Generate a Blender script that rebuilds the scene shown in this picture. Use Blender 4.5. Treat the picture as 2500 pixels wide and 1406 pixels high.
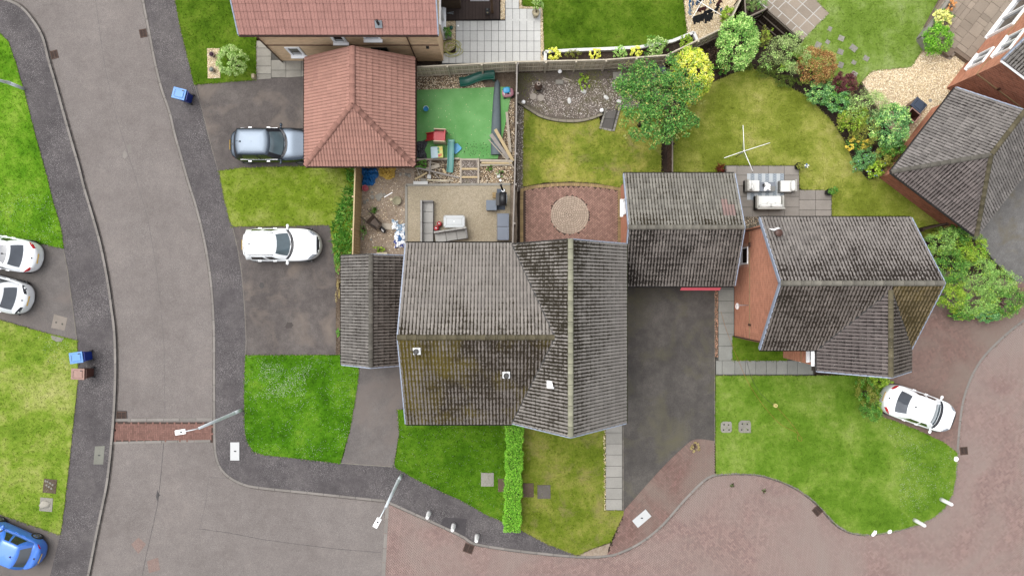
import bpy, bmesh, math, random
import numpy as np
from mathutils import Vector, Matrix
from mathutils.geometry import tessellate_polygon
random.seed(7); RNG = np.random.default_rng(11)
R = math.radians
for o in list(bpy.data.objects): bpy.data.objects.remove(o)
SC = bpy.context.scene; COL = SC.collection
# ------------------------------------------------------------------ camera, sky, sun, exposure
CAMH, FPX = 38.0, 1672.0
cd = bpy.data.cameras.new('camera'); cam = bpy.data.objects.new('camera', cd); COL.objects.link(cam)
cam.location = (0, 0, CAMH); cam.rotation_euler = (0, 0, 0)
cd.sensor_width = 36; cd.lens = 36 * FPX / 2500; cd.clip_end = 2000; cd.clip_start = .5
SC.camera = cam
SUN_EL, SUN_AZ = 66, -58          # azimuth clockwise from the top of the picture
w = bpy.data.worlds.new('World'); SC.world = w; w.use_nodes = True
wn = w.node_tree; bg = wn.nodes['Background']
sky = wn.nodes.new('ShaderNodeTexSky'); sky.sky_type = 'NISHITA'; sky.sun_disc = False
sky.sun_elevation = R(SUN_EL); sky.sun_rotation = R(SUN_AZ % 360); sky.dust_density = 4; sky.air_density = 1.2
hs = wn.nodes.new('ShaderNodeHueSaturation'); hs.inputs['Saturation'].default_value = .22     # cloud cover: pale, nearly neutral sky
wn.links.new(sky.outputs[0], hs.inputs['Color']); wn.links.new(hs.outputs[0], bg.inputs[0]); bg.inputs[1].default_value = .15
sd = bpy.data.lights.new('sun', 'SUN'); sun = bpy.data.objects.new('sun', sd); COL.objects.link(sun)
sd.energy = .9; sd.angle = R(70); sd.color = (1, .965, .92)
_d = Vector((math.sin(R(SUN_AZ)) * math.cos(R(SUN_EL)), math.cos(R(SUN_AZ)) * math.cos(R(SUN_EL)), math.sin(R(SUN_EL))))
sun.rotation_euler = _d.to_track_quat('Z', 'Y').to_euler(); sun.location = _d * 60
SC.view_settings.view_transform = 'Standard'; SC.view_settings.look = 'None'
SC.view_settings.gamma = 1; SC.view_settings.use_curve_mapping = False
SC.view_settings.exposure = 1.0
GAIN = 2.2                        # what a level white sheet shows under this light and exposure
# ------------------------------------------------------------------ helpers
def P(px, py, z=0.0):
    k = (CAMH - z) / FPX
    return Vector(((px - 1250) * k, -(py - 703) * k, z))
def s2l(c): c /= 255.; return c / 12.92 if c <= .04045 else ((c + .055) / 1.055) ** 2.4
def A(r, g, b, k=1.0): return tuple(min(.85, s2l(v) / GAIN * k) for v in (r, g, b)) + (1,)
def tag(o, label=None, cat=None, group=None, kind=None):
    if label: o['label'] = label
    if cat: o['category'] = cat
    if group: o['group'] = group
    if kind: o['kind'] = kind
    return o
def thing(name, label, cat, loc, rz=0, group=None):
    o = bpy.data.objects.new(name, None); COL.objects.link(o); o.empty_display_size = .3
    o.location = loc; o.rotation_euler = (0, 0, rz)
    return tag(o, label, cat, group)
def mesh_arr(name, V, F, mats, parent=None, smooth=False, mi=None, world=True, attr=None):
    """V (n,3); F (m,k) all the same k. world: V is in world space even when parented"""
    V = np.asarray(V, dtype=np.float32).reshape(-1, 3); F = np.asarray(F, dtype=np.int32)
    me = bpy.data.meshes.new(name); k = F.shape[1]
    if parent is not None and world:
        M = np.array(pmat(parent).inverted()); V = V @ M[:3, :3].T.astype(np.float32) + M[:3, 3].astype(np.float32)
    me.vertices.add(len(V)); me.vertices.foreach_set('co', V.ravel())
    me.loops.add(F.size); me.loops.foreach_set('vertex_index', F.ravel())
    me.polygons.add(len(F)); me.polygons.foreach_set('loop_start', np.arange(0, F.size, k, dtype=np.int32))
    try: me.polygons.foreach_set('loop_total', np.full(len(F), k, dtype=np.int32))
    except Exception: pass
    if mi is not None: me.polygons.foreach_set('material_index', np.asarray(mi, dtype=np.int32))
    me.polygons.foreach_set('use_smooth', np.full(len(F), smooth, dtype=bool))
    if attr is not None:
        a = me.attributes.new('pan', 'FLOAT', 'POINT'); a.data.foreach_set('value', np.asarray(attr, dtype=np.float32))
    me.update(calc_edges=True); me.validate()
    for m in (mats if isinstance(mats, (list, tuple)) else [mats]): me.materials.append(m)
    return link(name, me, parent)
def pmat(o):
    M = Matrix.LocRotScale(o.location, o.rotation_euler, o.scale) if o.rotation_mode != 'QUATERNION' else o.matrix_basis
    return (pmat(o.parent) @ M) if o.parent else M
def link(name, me, parent=None):
    o = bpy.data.objects.new(name, me); COL.objects.link(o)
    if parent is not None: o.parent = parent
    return o
class MB:
    """collects polygons, built as one mesh"""
    def __init__(s): s.v = []; s.f = []; s.m = []; s.cm = 0
    def add(s, vs, fs):
        b = len(s.v); s.v += [tuple(p) for p in vs]
        for f in fs: s.f.append([b + i for i in f]); s.m.append(s.cm)
        return s
    def box(s, c, d, rz=0, rx=0, ry=0, taper=1.0):
        M = Matrix.Translation(c) @ Matrix.Rotation(rz, 4, 'Z') @ Matrix.Rotation(ry, 4, 'Y') @ Matrix.Rotation(rx, 4, 'X')
        x, y, z = d[0] / 2, d[1] / 2, d[2] / 2; t = taper
        vs = [(-x, -y, -z), (x, -y, -z), (x, y, -z), (-x, y, -z), (-x * t, -y * t, z), (x * t, -y * t, z), (x * t, y * t, z), (-x * t, y * t, z)]
        return s.add([M @ Vector(p) for p in vs], [(3, 2, 1, 0), (4, 5, 6, 7), (0, 1, 5, 4), (1, 2, 6, 5), (2, 3, 7, 6), (3, 0, 4, 7)])
    def bar(s, a, b, wd, ht, up=(0, 0, 1)):
        a = Vector(a); b = Vector(b); d = b - a; L = d.length; d.normalize(); up = Vector(up)
        if abs(d.dot(up)) > .99: up = Vector((1, 0, 0))
        sx = d.cross(up).normalized() * wd / 2; sz = sx.cross(d).normalized() * ht / 2
        vs = [p + q for p in (a, b) for q in (-sx - sz, sx - sz, sx + sz, -sx + sz)]
        return s.add(vs, [(0, 1, 2, 3), (7, 6, 5, 4), (1, 0, 4, 5), (2, 1, 5, 6), (3, 2, 6, 7), (0, 3, 7, 4)])
    def tube(s, pts, r, n=8, cap=True, closed=False):
        pts = [Vector(p) for p in pts]; N = len(pts); rs = r if isinstance(r, (list, tuple)) else [r] * N
        rings = []; pu = None
        for i, p in enumerate(pts):
            d = (pts[min(i + 1, N - 1)] - pts[max(i - 1, 0)])
            if closed: d = pts[(i + 1) % N] - pts[i - 1]
            d = d.normalized() if d.length > 1e-9 else Vector((0, 0, 1))
            u = d.orthogonal() if pu is None else (pu - d * pu.dot(d))
            u = u.normalized() if u.length > 1e-6 else d.orthogonal().normalized(); pu = u; v = d.cross(u)
            rings.append([p + (u * math.cos(6.28319 * k / n) + v * math.sin(6.28319 * k / n)) * rs[i] for k in range(n)])
        vs = [q for g in rings for q in g]
        fs = [(i * n + k, i * n + (k + 1) % n, (i + 1) * n + (k + 1) % n, (i + 1) * n + k) for i in range(N - 1) for k in range(n)]
        if closed: fs += [((N - 1) * n + k, (N - 1) * n + (k + 1) % n, (k + 1) % n, k) for k in range(n)]
        elif cap: fs += [tuple(range(n))[::-1], tuple((N - 1) * n + k for k in range(n))]
        return s.add(vs, fs)
    def lathe(s, prof, c=(0, 0, 0), n=16, M=None):
        """prof: (r, z) pairs, closed with fans when r is 0"""
        vs = []; fs = []; c = Vector(c)
        for r, z in prof:
            for k in range(n):
                p = Vector((r * math.cos(6.28319 * k / n), r * math.sin(6.28319 * k / n), z))
                vs.append((M @ p if M else p) + c)
        for i in range(len(prof) - 1):
            for k in range(n): fs.append((i * n + k, i * n + (k + 1) % n, (i + 1) * n + (k + 1) % n, (i + 1) * n + k))
        return s.add(vs, fs)
    def prism(s, pts, z0, z1):
        """closed outline (x,y) list, any winding -> solid"""
        p2 = [(p[0], p[1]) for p in pts]
        if sum(p2[i - 1][0] * p2[i][1] - p2[i][0] * p2[i - 1][1] for i in range(len(p2))) < 0: p2 = p2[::-1]
        n = len(p2); tr = tessellate_polygon([[Vector((x, y, 0)) for x, y in p2]])
        def up(t):
            a, b, c = [p2[i] for i in t]
            return t if (b[0] - a[0]) * (c[1] - a[1]) - (b[1] - a[1]) * (c[0] - a[0]) > 0 else t[::-1]
        tr = [up(tuple(t)) for t in tr]
        vs = [(x, y, z1) for x, y in p2] + [(x, y, z0) for x, y in p2]
        fs = tr + [tuple(n + i for i in t[::-1]) for t in tr] + [(i, n + i, n + (i + 1) % n, (i + 1) % n) for i in range(n)]
        return s.add(vs, fs)
    def grid(s, G, flip=False):
        """G: rows of points"""
        nr, nc = len(G), len(G[0])
        fs = [(i * nc + j, i * nc + j + 1, (i + 1) * nc + j + 1, (i + 1) * nc + j) for i in range(nr - 1) for j in range(nc - 1)]
        if flip: fs = [f[::-1] for f in fs]
        return s.add([p for r in G for p in r], fs)
    def ell(s, c, r, n=12, m=8, M=None, p=1.0):
        prof = []
        G = []
        for i in range(m + 1):
            th = math.pi * i / m; row = []
            for k in range(n + 1):
                ph = 6.28319 * k / n
                f = lambda a: math.copysign(abs(a) ** p, a)
                q = Vector((r[0] * f(math.sin(th)) * f(math.cos(ph)), r[1] * f(math.sin(th)) * f(math.sin(ph)), r[2] * f(math.cos(th))))
                row.append((M @ q if M else q) + Vector(c))
            G.append(row)
        return s.grid(G, True)
    def build(s, name, mats, parent=None, smooth=False, world=True, bevel=0, weld=False):
        me = bpy.data.meshes.new(name); vs = s.v
        if parent is not None and world:
            M = pmat(parent).inverted(); vs = [M @ Vector(v) for v in vs]
        me.from_pydata([tuple(v) for v in vs], [], s.f)
        for m in (mats if isinstance(mats, (list, tuple)) else [mats]): me.materials.append(m)
        me.polygons.foreach_set('material_index', s.m)
        if weld or bevel:
            bm = bmesh.new(); bm.from_mesh(me); bmesh.ops.remove_doubles(bm, verts=bm.verts, dist=1e-4); bm.to_mesh(me); bm.free()
        me.polygons.foreach_set('use_smooth', [smooth] * len(me.polygons)); me.update()
        o = link(name, me, parent)
        if bevel:
            b = o.modifiers.new('bevel', 'BEVEL'); b.width = bevel; b.segments = 2; b.limit_method = 'ANGLE'; b.angle_limit = R(35)
        return o
def pip(poly, X, Y):
    X = np.asarray(X); Y = np.asarray(Y); ins = np.zeros(X.shape, bool); n = len(poly)
    for i in range(n):
        x0, y0 = poly[i - 1][0], poly[i - 1][1]; x1, y1 = poly[i][0], poly[i][1]
        c = ((y0 > Y) != (y1 > Y)); 
        with np.errstate(divide='ignore', invalid='ignore'):
            ins ^= c & (X < (x1 - x0) * (Y - y0) / (y1 - y0 + 1e-12) + x0)
    return ins
def pxs(pts, z=0): return [tuple(P(a, b, z)) for a, b in pts]
def smooth_path(pts, n=4, closed=False):
    """Catmull-Rom through pts (2-D or 3-D tuples)"""
    pts = [Vector(p) for p in pts]; out = []; N = len(pts)
    for i in range(N if closed else N - 1):
        g = (lambda k: pts[k % N]) if closed else (lambda k: pts[max(0, min(N - 1, k))])
        p0, p1, p2, p3 = g(i - 1), g(i), g(i + 1), g(i + 2)
        for j in range(n):
            t = j / n
            out.append(.5 * ((2 * p1) + (p2 - p0) * t + (2 * p0 - 5 * p1 + 4 * p2 - p3) * t * t + (3 * p1 - p0 - 3 * p2 + p3) * t ** 3))
    if not closed: out.append(pts[-1])
    return out
def resample(pts, step):
    pts = [Vector(p) for p in pts]; d = [0]
    for a, b in zip(pts, pts[1:]): d.append(d[-1] + (b - a).length)
    n = max(1, round(d[-1] / step)); out = []; j = 0
    for i in range(n + 1):
        t = d[-1] * i / n
        while j < len(pts) - 2 and d[j + 1] < t: j += 1
        s = d[j + 1] - d[j]; out.append(pts[j].lerp(pts[j + 1], 0 if s < 1e-9 else min(1, (t - d[j]) / s)))
    return out
def rough_edge(pts, step=.25, amp=.025, seed=0):
    r = random.Random(seed); q = resample(list(pts) + [pts[0]], step)[:-1]
    return [(p[0] + r.uniform(-amp, amp), p[1] + r.uniform(-amp, amp)) for p in q]
def slab(name, pts, z0, z1, m, label=None, kind='structure', rough=0, cat=None, parent=None):
    if rough: pts = rough_edge([(p[0], p[1]) for p in pts], .22, rough, len(bpy.data.objects) % 97)
    o = MB().prism(pts, z0, z1).build(name, m, parent)
    return tag(o, label, cat, None, kind)
def copy_tree(o, parent=None, loc=None, rz=None):
    c = o.copy(); COL.objects.link(c)
    if parent is not None: c.parent = parent
    if loc is not None: c.location = loc
    if rz is not None: c.rotation_euler = (0, 0, rz)
    for ch in list(o.children): copy_tree(ch, c)
    return c
# ------------------------------------------------------------------ materials
class NG:
    def __init__(s, name, rough=.8, spec=.3):
        s.m = bpy.data.materials.new(name); s.m.use_nodes = True; s.t = s.m.node_tree; s.b = s.t.nodes['Principled BSDF']
        s.b.inputs['Roughness'].default_value = rough; s.b.inputs['Specular IOR Level'].default_value = spec; s._p = None
    def n(s, ty, **kw):
        nd = s.t.nodes.new(ty)
        for k, v in kw.items():
            k2 = k.replace('_', ' ')
            if k in ('op',): nd.operation = v
            elif hasattr(nd, k) and k not in ('inputs',): setattr(nd, k, v)
        return nd
    def put(s, sock, v):
        if v is None: return
        if hasattr(v, 'links') or hasattr(v, 'is_linked'): s.t.links.new(v, sock)
        else: sock.default_value = v
    def pos(s):
        if s._p is None: s._p = s.n('ShaderNodeNewGeometry').outputs['Position']
        return s._p
    def obj(s): return s.n('ShaderNodeTexCoord').outputs['Object']
    def rnd(s): return s.n('ShaderNodeObjectInfo').outputs['Random']
    def isl(s): return s.n('ShaderNodeNewGeometry').outputs['Random Per Island']
    def noise(s, sc, det=4, ro=.55, vec=None, dist=0):
        nd = s.n('ShaderNodeTexNoise'); nd.inputs['Scale'].default_value = sc; nd.inputs['Detail'].default_value = det
        nd.inputs['Roughness'].default_value = ro; nd.inputs['Distortion'].default_value = dist
        s.put(nd.inputs['Vector'], vec if vec is not None else s.pos()); return nd.outputs['Fac']
    def vor(s, sc, out='Distance', vec=None, feat='F1', rand=1):
        nd = s.n('ShaderNodeTexVoronoi'); nd.feature = feat; nd.inputs['Scale'].default_value = sc; nd.inputs['Randomness'].default_value = rand
        s.put(nd.inputs['Vector'], vec if vec is not None else s.pos()); return nd.outputs[out]
    def wave(s, sc, vec=None, dist=0, dirn='X'):
        nd = s.n('ShaderNodeTexWave'); nd.inputs['Scale'].default_value = sc; nd.inputs['Distortion'].default_value = dist; nd.bands_direction = dirn
        s.put(nd.inputs['Vector'], vec if vec is not None else s.pos()); return nd.outputs['Fac']
    def scale(s, vec, v):
        nd = s.n('ShaderNodeVectorMath'); nd.operation = 'MULTIPLY'; s.put(nd.inputs[0], vec); nd.inputs[1].default_value = v; return nd.outputs[0]
    def ramp(s, f, st, interp='LINEAR'):
        nd = s.n('ShaderNodeValToRGB'); cr = nd.color_ramp; cr.interpolation = interp
        while len(cr.elements) < len(st): cr.elements.new(.5)
        for e, (p, c) in zip(cr.elements, st):
            e.position = p; e.color = c if isinstance(c, (tuple, list)) else (c, c, c, 1)
        s.put(nd.inputs[0], f); return nd.outputs[0]
    def step(s, f, a, b):
        nd = s.n('ShaderNodeMapRange'); nd.inputs[1].default_value = a; nd.inputs[2].default_value = b; s.put(nd.inputs[0], f); return nd.outputs[0]
    def mix(s, f, a, b, mode='MIX'):
        nd = s.n('ShaderNodeMix'); nd.data_type = 'RGBA'; nd.blend_type = mode; nd.clamp_factor = True
        s.put(nd.inputs[0], f); s.put(nd.inputs[6], a); s.put(nd.inputs[7], b); return nd.outputs[2]
    def ma(s, op, a, b=None):
        nd = s.n('ShaderNodeMath'); nd.operation = op; s.put(nd.inputs[0], a)
        if b is not None: s.put(nd.inputs[1], b)
        return nd.outputs[0]
    def attr(s, name): nd = s.n('ShaderNodeAttribute'); nd.attribute_name = name; return nd.outputs['Fac']
    def col(s, c): s.put(s.b.inputs['Base Color'], c); return s
    def val(s, c, f, lo=.85, hi=1.15):
        """multiply a colour by lo..hi following f"""
        return s.mix(1, c, s.ramp(f, [(0, lo), (1, hi)]), 'MULTIPLY')
    def bump(s, h, st=.5, d=.01):
        nd = s.n('ShaderNodeBump'); nd.inputs['Strength'].default_value = st; nd.inputs['Distance'].default_value = d
        s.put(nd.inputs['Height'], h); s.t.links.new(nd.outputs[0], s.b.inputs['Normal']); return s
    def set(s, **kw):
        for k, v in kw.items(): s.put(s.b.inputs[k.replace('_', ' ')], v)
        return s
_MC = {}
def plain(name, c, rough=.6, var=.12, sc=6, spec=.4, metal=0, bump=.15, fine=60):
    """painted, plastic or plain material with some uneven wear"""
    if name in _MC: return _MC[name]
    g = NG(name, rough, spec); c4 = c if len(c) == 4 else tuple(c) + (1,)
    f = g.noise(sc, 5, .6); k = g.val(c4, f, 1 - var * 1.6, 1 + var * 1.4)
    k = g.val(k, g.noise(fine, 3, .6), 1 - var * .7, 1 + var * .7)
    g.col(k).set(Metallic=metal).bump(g.noise(fine, 4), bump, .004)
    g.set(Roughness=g.ramp(f, [(0, min(1, rough + .1)), (1, max(.05, rough - .1))]))
    _MC[name] = g.m; return g.m
def slabmat(name, c, var=.3, dirt_shade=.25, joint=None):
    """paving: every slab its own shade, grime and lichen flecks"""
    g = NG(name, .9, .15); k = g.val(c, g.rnd(), 1 - var, 1 + var)
    k = g.val(k, g.noise(1.7, 5, .6), 1 - dirt_shade, 1 + dirt_shade); k = g.val(k, g.noise(14, 6, .7), .8, 1.2)
    k = g.val(k, g.noise(70, 3, .7), .75, 1.25)
    k = g.mix(g.step(g.vor(9), .12, .05), k, A(200, 198, 190)) if dirt_shade > .2 else k
    g.col(k).bump(g.noise(60, 5), .3, .006); return g.m
def ground(name, c0, c1, c2, big=.5, speck=None, specksc=40, patch=None, bumpd=.01, fine=55, patchsc=.7, streak=None):
    """tarmac-like sheet: broad tone drift, mid mottling, aggregate and optional pale chippings in patches"""
    g = NG(name, .93, .2)
    f = g.ma('ADD', g.ma('MULTIPLY', g.noise(big, 5, .6), .6), g.ma('MULTIPLY', g.noise(big * 6, 5, .65), .4))
    k = g.ramp(f, [(.33, c0), (.5, c1), (.67, c2)])
    k = g.val(k, g.noise(fine * .55, 5, .8), .62, 1.38); k = g.val(k, g.vor(fine, 'Color'), .7, 1.3); k = g.val(k, g.noise(5, 5, .7), .88, 1.12)
    if patch: k = g.mix(g.step(g.noise(patchsc, 5, .65, dist=.6), .5, .72), k, patch)
    if streak: k = g.val(k, g.noise(1.1, 5, .6, vec=g.scale(g.pos(), (1, .16, 1)), dist=.3), 1 - streak, 1 + streak)
    if speck:
        d = g.step(g.vor(specksc), .34, .2); pm = g.step(g.noise(.5, 5, .7), .36, .62)
        k = g.mix(g.ma('MULTIPLY', d, g.ma('MULTIPLY', pm, g.ramp(g.noise(17, 4, .7), [(.36, 0), (.56, 1)]))), k, speck)
    g.col(k).bump(g.noise(fine * 1.6, 4, .7), .5, bumpd); return g.m
GT = {}
def grassmat(name, cols, big=.45, mid=2.3, brown=None, k3=(1, 1, 1)):
    m = grassmat1(name, cols, big, mid, brown, k3, False); GT[name] = grassmat1(name + '_blades', cols, big, mid, brown, k3, True); return m
def grassmat1(name, cols, big, mid, brown, k3, blades):
    """cols: four tones dark -> pale"""
    g = NG(name, .95, .1); cols = [tuple(min(.5, x * 1.34 * q) for x, q in zip(c[:3], k3)) + (1,) for c in cols]
    f = g.ma('ADD', g.ma('MULTIPLY', g.noise(big, 6, .62, dist=.4), .62), g.ma('MULTIPLY', g.noise(mid, 6, .7), .38))
    k = g.ramp(f, [(.33, cols[0]), (.46, cols[1]), (.55, cols[2]), (.68, cols[3])])
    k = g.val(k, g.noise(16, 5, .78), .42, 1.58); k = g.val(k, g.noise(60, 3, .8), .6, 1.4)
    k = g.val(k, g.noise(1.6, 4, .6, vec=g.scale(g.pos(), (.12, 2.2, 1)), dist=.2), .88, 1.12)
    if blades: k = g.val(k, g.isl(), .78, 1.22)
    if brown: k = g.mix(g.step(g.noise(big * 1.7, 6, .68, dist=.5), .53, .74), k, brown)
    g.col(k).bump(g.noise(45, 4, .8), .6, .03)
    return g.m
def leafmat(name, stops, rough=.55, gloss=.25, kk=1.0):
    g = NG(name, rough, gloss); stops = [(p, tuple(min(.8, x * q * kk) for x, q in zip(c[:3], (1.6, 1.72, 1.25))) + (1,)) for p, c in stops]; k = g.ramp(g.isl(), stops)
    k = g.val(k, g.noise(3.2, 5, .7), .6, 1.4); g.col(k)
    return g.m
def tilemat(name, c, moss, mossc, lich=.5, wpan=.3, spread=.75, drift=.14, moss2=None, grad=None, m2at=None, dirt_shade=.72):
    """roof tile: each tile its own tone, lichen flecks, moss that starts in the channels; grad: (axis, from, to, amount) where it grows thicker"""
    g = NG(name, .92, .2); v_ = .2 if dirt_shade > .5 else .07; k = g.val(c, g.rnd(), 1 - v_, 1 + v_ * .85); k = g.val(k, g.isl(), 1 - v_ * .5, 1 + v_ * .5)
    k = g.val(k, g.noise(1.1, 5, .6), 1 - drift, 1 + drift); k = g.val(k, g.noise(21, 5, .8), .5, 1.5); k = g.val(k, g.noise(90, 2, .7), .75, 1.25)
    pan = g.attr('pan'); k = g.mix(g.ma('MULTIPLY', g.step(g.ma('ADD', pan, g.ma('MULTIPLY', g.noise(13, 5, .75), .9)), 1.1, 1.55), dirt_shade), k, A(58, 52, 46) if dirt_shade > .5 else tuple(q * .45 for q in c[:3]) + (1,)); f = lambda ax: (lambda nd: (g.put(nd.inputs[0], g.pos()), setattr(nd, 'operation', 'DOT_PRODUCT'), setattr(nd.inputs[1], 'default_value', ax), nd.outputs['Value'])[-1])(g.n('ShaderNodeVectorMath'))  # channel grime, plus groove and course-overlap shade painted into the tile colour
    b = g.ma('ADD', g.ma('MULTIPLY', g.noise(.8, 5, .7), .45), g.ma('MULTIPLY', g.noise(9, 6, .8), spread))
    b = g.ma('ADD', b, g.ma('MULTIPLY', pan, wpan)); b = g.ma('ADD', b, moss + .275 - (spread - .5) * .5)
    for ax, a0, a1, am in (grad or ()): b = g.ma('ADD', b, g.ma('MULTIPLY', g.step(f(ax), a0, a1), am))
    mc = mossc
    if moss2:
        n2 = g.noise(.55, 5, .6)
        if m2at: n2 = g.ma('ADD', n2, g.ma('MULTIPLY', g.step(f(m2at[0]), m2at[1], m2at[2]), m2at[3]))
        mc = g.mix(g.step(n2, .5, .68), mossc, moss2)
    mc = g.val(mc, g.noise(35, 4, .75), .4, 1.6)
    k = g.mix(g.step(b, 1.0, 1.06), k, mc)
    sp = g.ma('MULTIPLY', g.step(g.vor(6.5), .16, .08), lich); k = g.mix(sp, k, A(214, 212, 204))
    k = g.mix(g.ma('MULTIPLY', g.step(g.vor(15), .24, .12), lich * .5), k, A(196, 194, 184))
    g.col(k).bump(g.ma('ADD', g.noise(70, 4, .7), g.step(b, 1.0, 1.1)), .7, .012); return g.m
def brickmat(name, c1, c2, mort, axis):
    """brickwork for a wall that runs along 'axis' (unit xy vector)"""
    g = NG(name, .93, .15); sx = g.n('ShaderNodeVectorMath'); sx.operation = 'DOT_PRODUCT'; g.put(sx.inputs[0], g.pos()); sx.inputs[1].default_value = (axis[0], axis[1], 0)
    sp = g.n('ShaderNodeSeparateXYZ'); g.put(sp.inputs[0], g.pos()); cb = g.n('ShaderNodeCombineXYZ')
    g.put(cb.inputs[0], sx.outputs['Value']); g.put(cb.inputs[1], sp.outputs[2])
    br = g.n('ShaderNodeTexBrick'); g.put(br.inputs['Vector'], cb.outputs[0]); br.inputs['Scale'].default_value = 1
    br.inputs['Brick Width'].default_value = .225; br.inputs['Row Height'].default_value = .075; br.inputs['Mortar Size'].default_value = .006
    br.inputs['Color1'].default_value = c1; br.inputs['Color2'].default_value = c2; br.inputs['Mortar'].default_value = mort
    k = g.val(br.outputs[0], g.noise(1.2, 5, .6), .8, 1.2); k = g.val(k, g.noise(30, 4, .7), .75, 1.25)
    g.col(k).bump(br.outputs[1], -.5, .01); return g.m
def glassmat(name, c=(.012, .016, .02, 1), rough=.06):
    g = NG(name, rough, .6); g.col(g.val(c, g.noise(1.5, 3), .6, 1.5)).set(Coat_Weight=.6, Coat_Roughness=.04); return g.m
def carpaint(name, c, metal=0, flake=.1, coat=.9, rough=.32):
    g = NG(name, rough, .5); g.col(g.val(c, g.noise(1.3, 4), 1 - flake, 1 + flake)).set(Metallic=metal, Coat_Weight=coat, Coat_Roughness=.06); return g.m
# ------------------------------------------------------------------ shared materials
M_road = ground('road_asphalt', A(133, 125, 121), A(146, 138, 134), A(158, 149, 144), .28, A(205, 200, 196), 44, fine=60, streak=.07)
M_pave = ground('pavement_asphalt', A(88, 84, 85), A(104, 99, 100), A(121, 116, 115), .45, A(220, 214, 212), 24, fine=52)
M_drive = ground('drive_asphalt', A(96, 90, 88), A(113, 106, 103), A(134, 127, 122), .4, patch=A(148, 136, 126), patchsc=.5, streak=.12)
M_drive2 = ground('drive_asphalt_dark', A(86, 83, 80), A(102, 98, 94), A(122, 117, 111), .35, patch=A(116, 112, 92), patchsc=.45, streak=.17)
M_drive3 = ground('drive_asphalt_grey', A(114, 109, 106), A(128, 122, 119), A(142, 136, 132), .35, patch=A(140, 130, 124), patchsc=.4)
M_kerb = slabmat('kerb_concrete', A(160, 154, 148), .12, .25)
M_edge = slabmat('edging_concrete', A(150, 144, 134), .12, .25)
M_seam = plain('bitumen_seam', A(92, 89, 89), .85)
M_seam2 = plain('faint_seam', A(122, 117, 115), .9)
M_slab = slabmat('grey_slab', A(244, 244, 240), .05, .08)
M_slabold = slabmat('old_slab', A(174, 170, 160), .12, .3)
M_sand = slabmat('sandstone_slab', A(182, 168, 152), .14, .18)
M_slabgreen = slabmat('green_grey_slab', A(166, 167, 160), .08, .22)
M_mortar = plain('pale_mortar', A(226, 222, 214), .9)
M_joint = plain('slab_joint', A(92, 90, 84), .95)
M_soil = ground('soil', A(84, 70, 58), A(112, 97, 82), A(138, 122, 104), .6, A(190, 180, 165), 14, bumpd=.03, fine=30)
M_soilpale = ground('dry_soil', A(150, 134, 116), A(178, 160, 141), A(200, 184, 165), .8, A(200, 190, 175), 16, bumpd=.03, fine=30)
M_bed = ground('bed_soil', A(50, 40, 34), A(70, 57, 48), A(90, 76, 64), .8, A(150, 135, 120), 22, bumpd=.03, fine=30)
def pebble(name, stops): g = NG(name, .85, .25); stops = [(p, tuple(min(.8, x * 2.1) for x in c[:3]) + (1,)) for p, c in stops]; g.col(g.val(g.ramp(g.isl(), stops), g.noise(60), .8, 1.2)); return g.m
M_gold = pebble('golden_pebble', [(0, A(128, 108, 84)), (.3, A(180, 160, 128)), (.7, A(208, 190, 156)), (1, A(232, 222, 200))])
M_greypeb = pebble('grey_pebble', [(0, A(82, 72, 66)), (.4, A(122, 112, 104)), (.75, A(158, 148, 140)), (1, A(212, 206, 200))])
M_mixpeb = pebble('mixed_pebble', [(0, A(84, 68, 52)), (.4, A(138, 118, 94)), (.75, A(178, 160, 132)), (1, A(224, 214, 196))])
M_goldbase = ground('gravel_base_gold', A(206, 184, 150), A(232, 212, 178), A(250, 234, 204), 1.2, A(230, 220, 200), 26, bumpd=.03, fine=28)
M_greybase = ground('gravel_base_grey', A(104, 94, 86), A(122, 112, 102), A(138, 126, 116), .9, A(180, 172, 165), 24, patch=A(110, 108, 64), bumpd=.03, fine=28)
def pavermat(name, c, var=.2, wear=None):
    g = NG(name, .92, .15); k = g.val(c, g.isl(), 1 - var, 1 + var); k = g.val(k, g.noise(.45, 5, .65), .82, 1.18); k = g.val(k, g.noise(3, 5, .7), .88, 1.12); k = g.val(k, g.noise(60, 4, .7), .78, 1.22)
    if wear: k = g.mix(g.step(g.noise(.23, 5, .62, dist=.7), .42, .66), k, wear)
    k = g.mix(g.ma('MULTIPLY', g.step(g.vor(5), .08, .04), .6), k, A(196, 190, 180))
    g.col(k).bump(g.noise(80, 4), .4, .006); return g.m
M_roadpav = pavermat('road_paver', A(174, 148, 141), .15, A(178, 160, 152))
M_redpav = pavermat('red_paver', A(180, 143, 129), .2)
M_drvpav = pavermat('drive_paver', A(150, 120, 112), .18, A(158, 140, 130))
M_yelpav = pavermat('buff_paver', A(186, 160, 116), .2)
M_sett = pavermat('pale_sett', A(212, 192, 172), .12)
M_redj = plain('red_joint', A(86, 68, 60), .95); M_roadj = plain('road_joint', A(112, 94, 88), .95); M_bandpav = pavermat('band_paver', A(152, 116, 106), .16)
G_bright = [A(62, 104, 14), A(88, 138, 22), A(112, 158, 42), A(152, 180, 72)]
G_mid = [A(84, 112, 22), A(108, 136, 34), A(132, 154, 56), A(164, 174, 88)]
G_olive = [A(96, 110, 28), A(118, 132, 44), A(142, 150, 64), A(170, 168, 96)]
G_dull = [A(84, 104, 28), A(108, 124, 42), A(134, 140, 62), A(162, 158, 92)]
G_lime = [A(110, 140, 36), A(134, 162, 54), A(156, 178, 78), A(184, 196, 112)]
MG1 = grassmat('grass_verge', [A(66, 112, 16), A(94, 146, 26), A(118, 164, 44), A(158, 188, 80)], k3=(.84, .84, .72))
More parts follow.
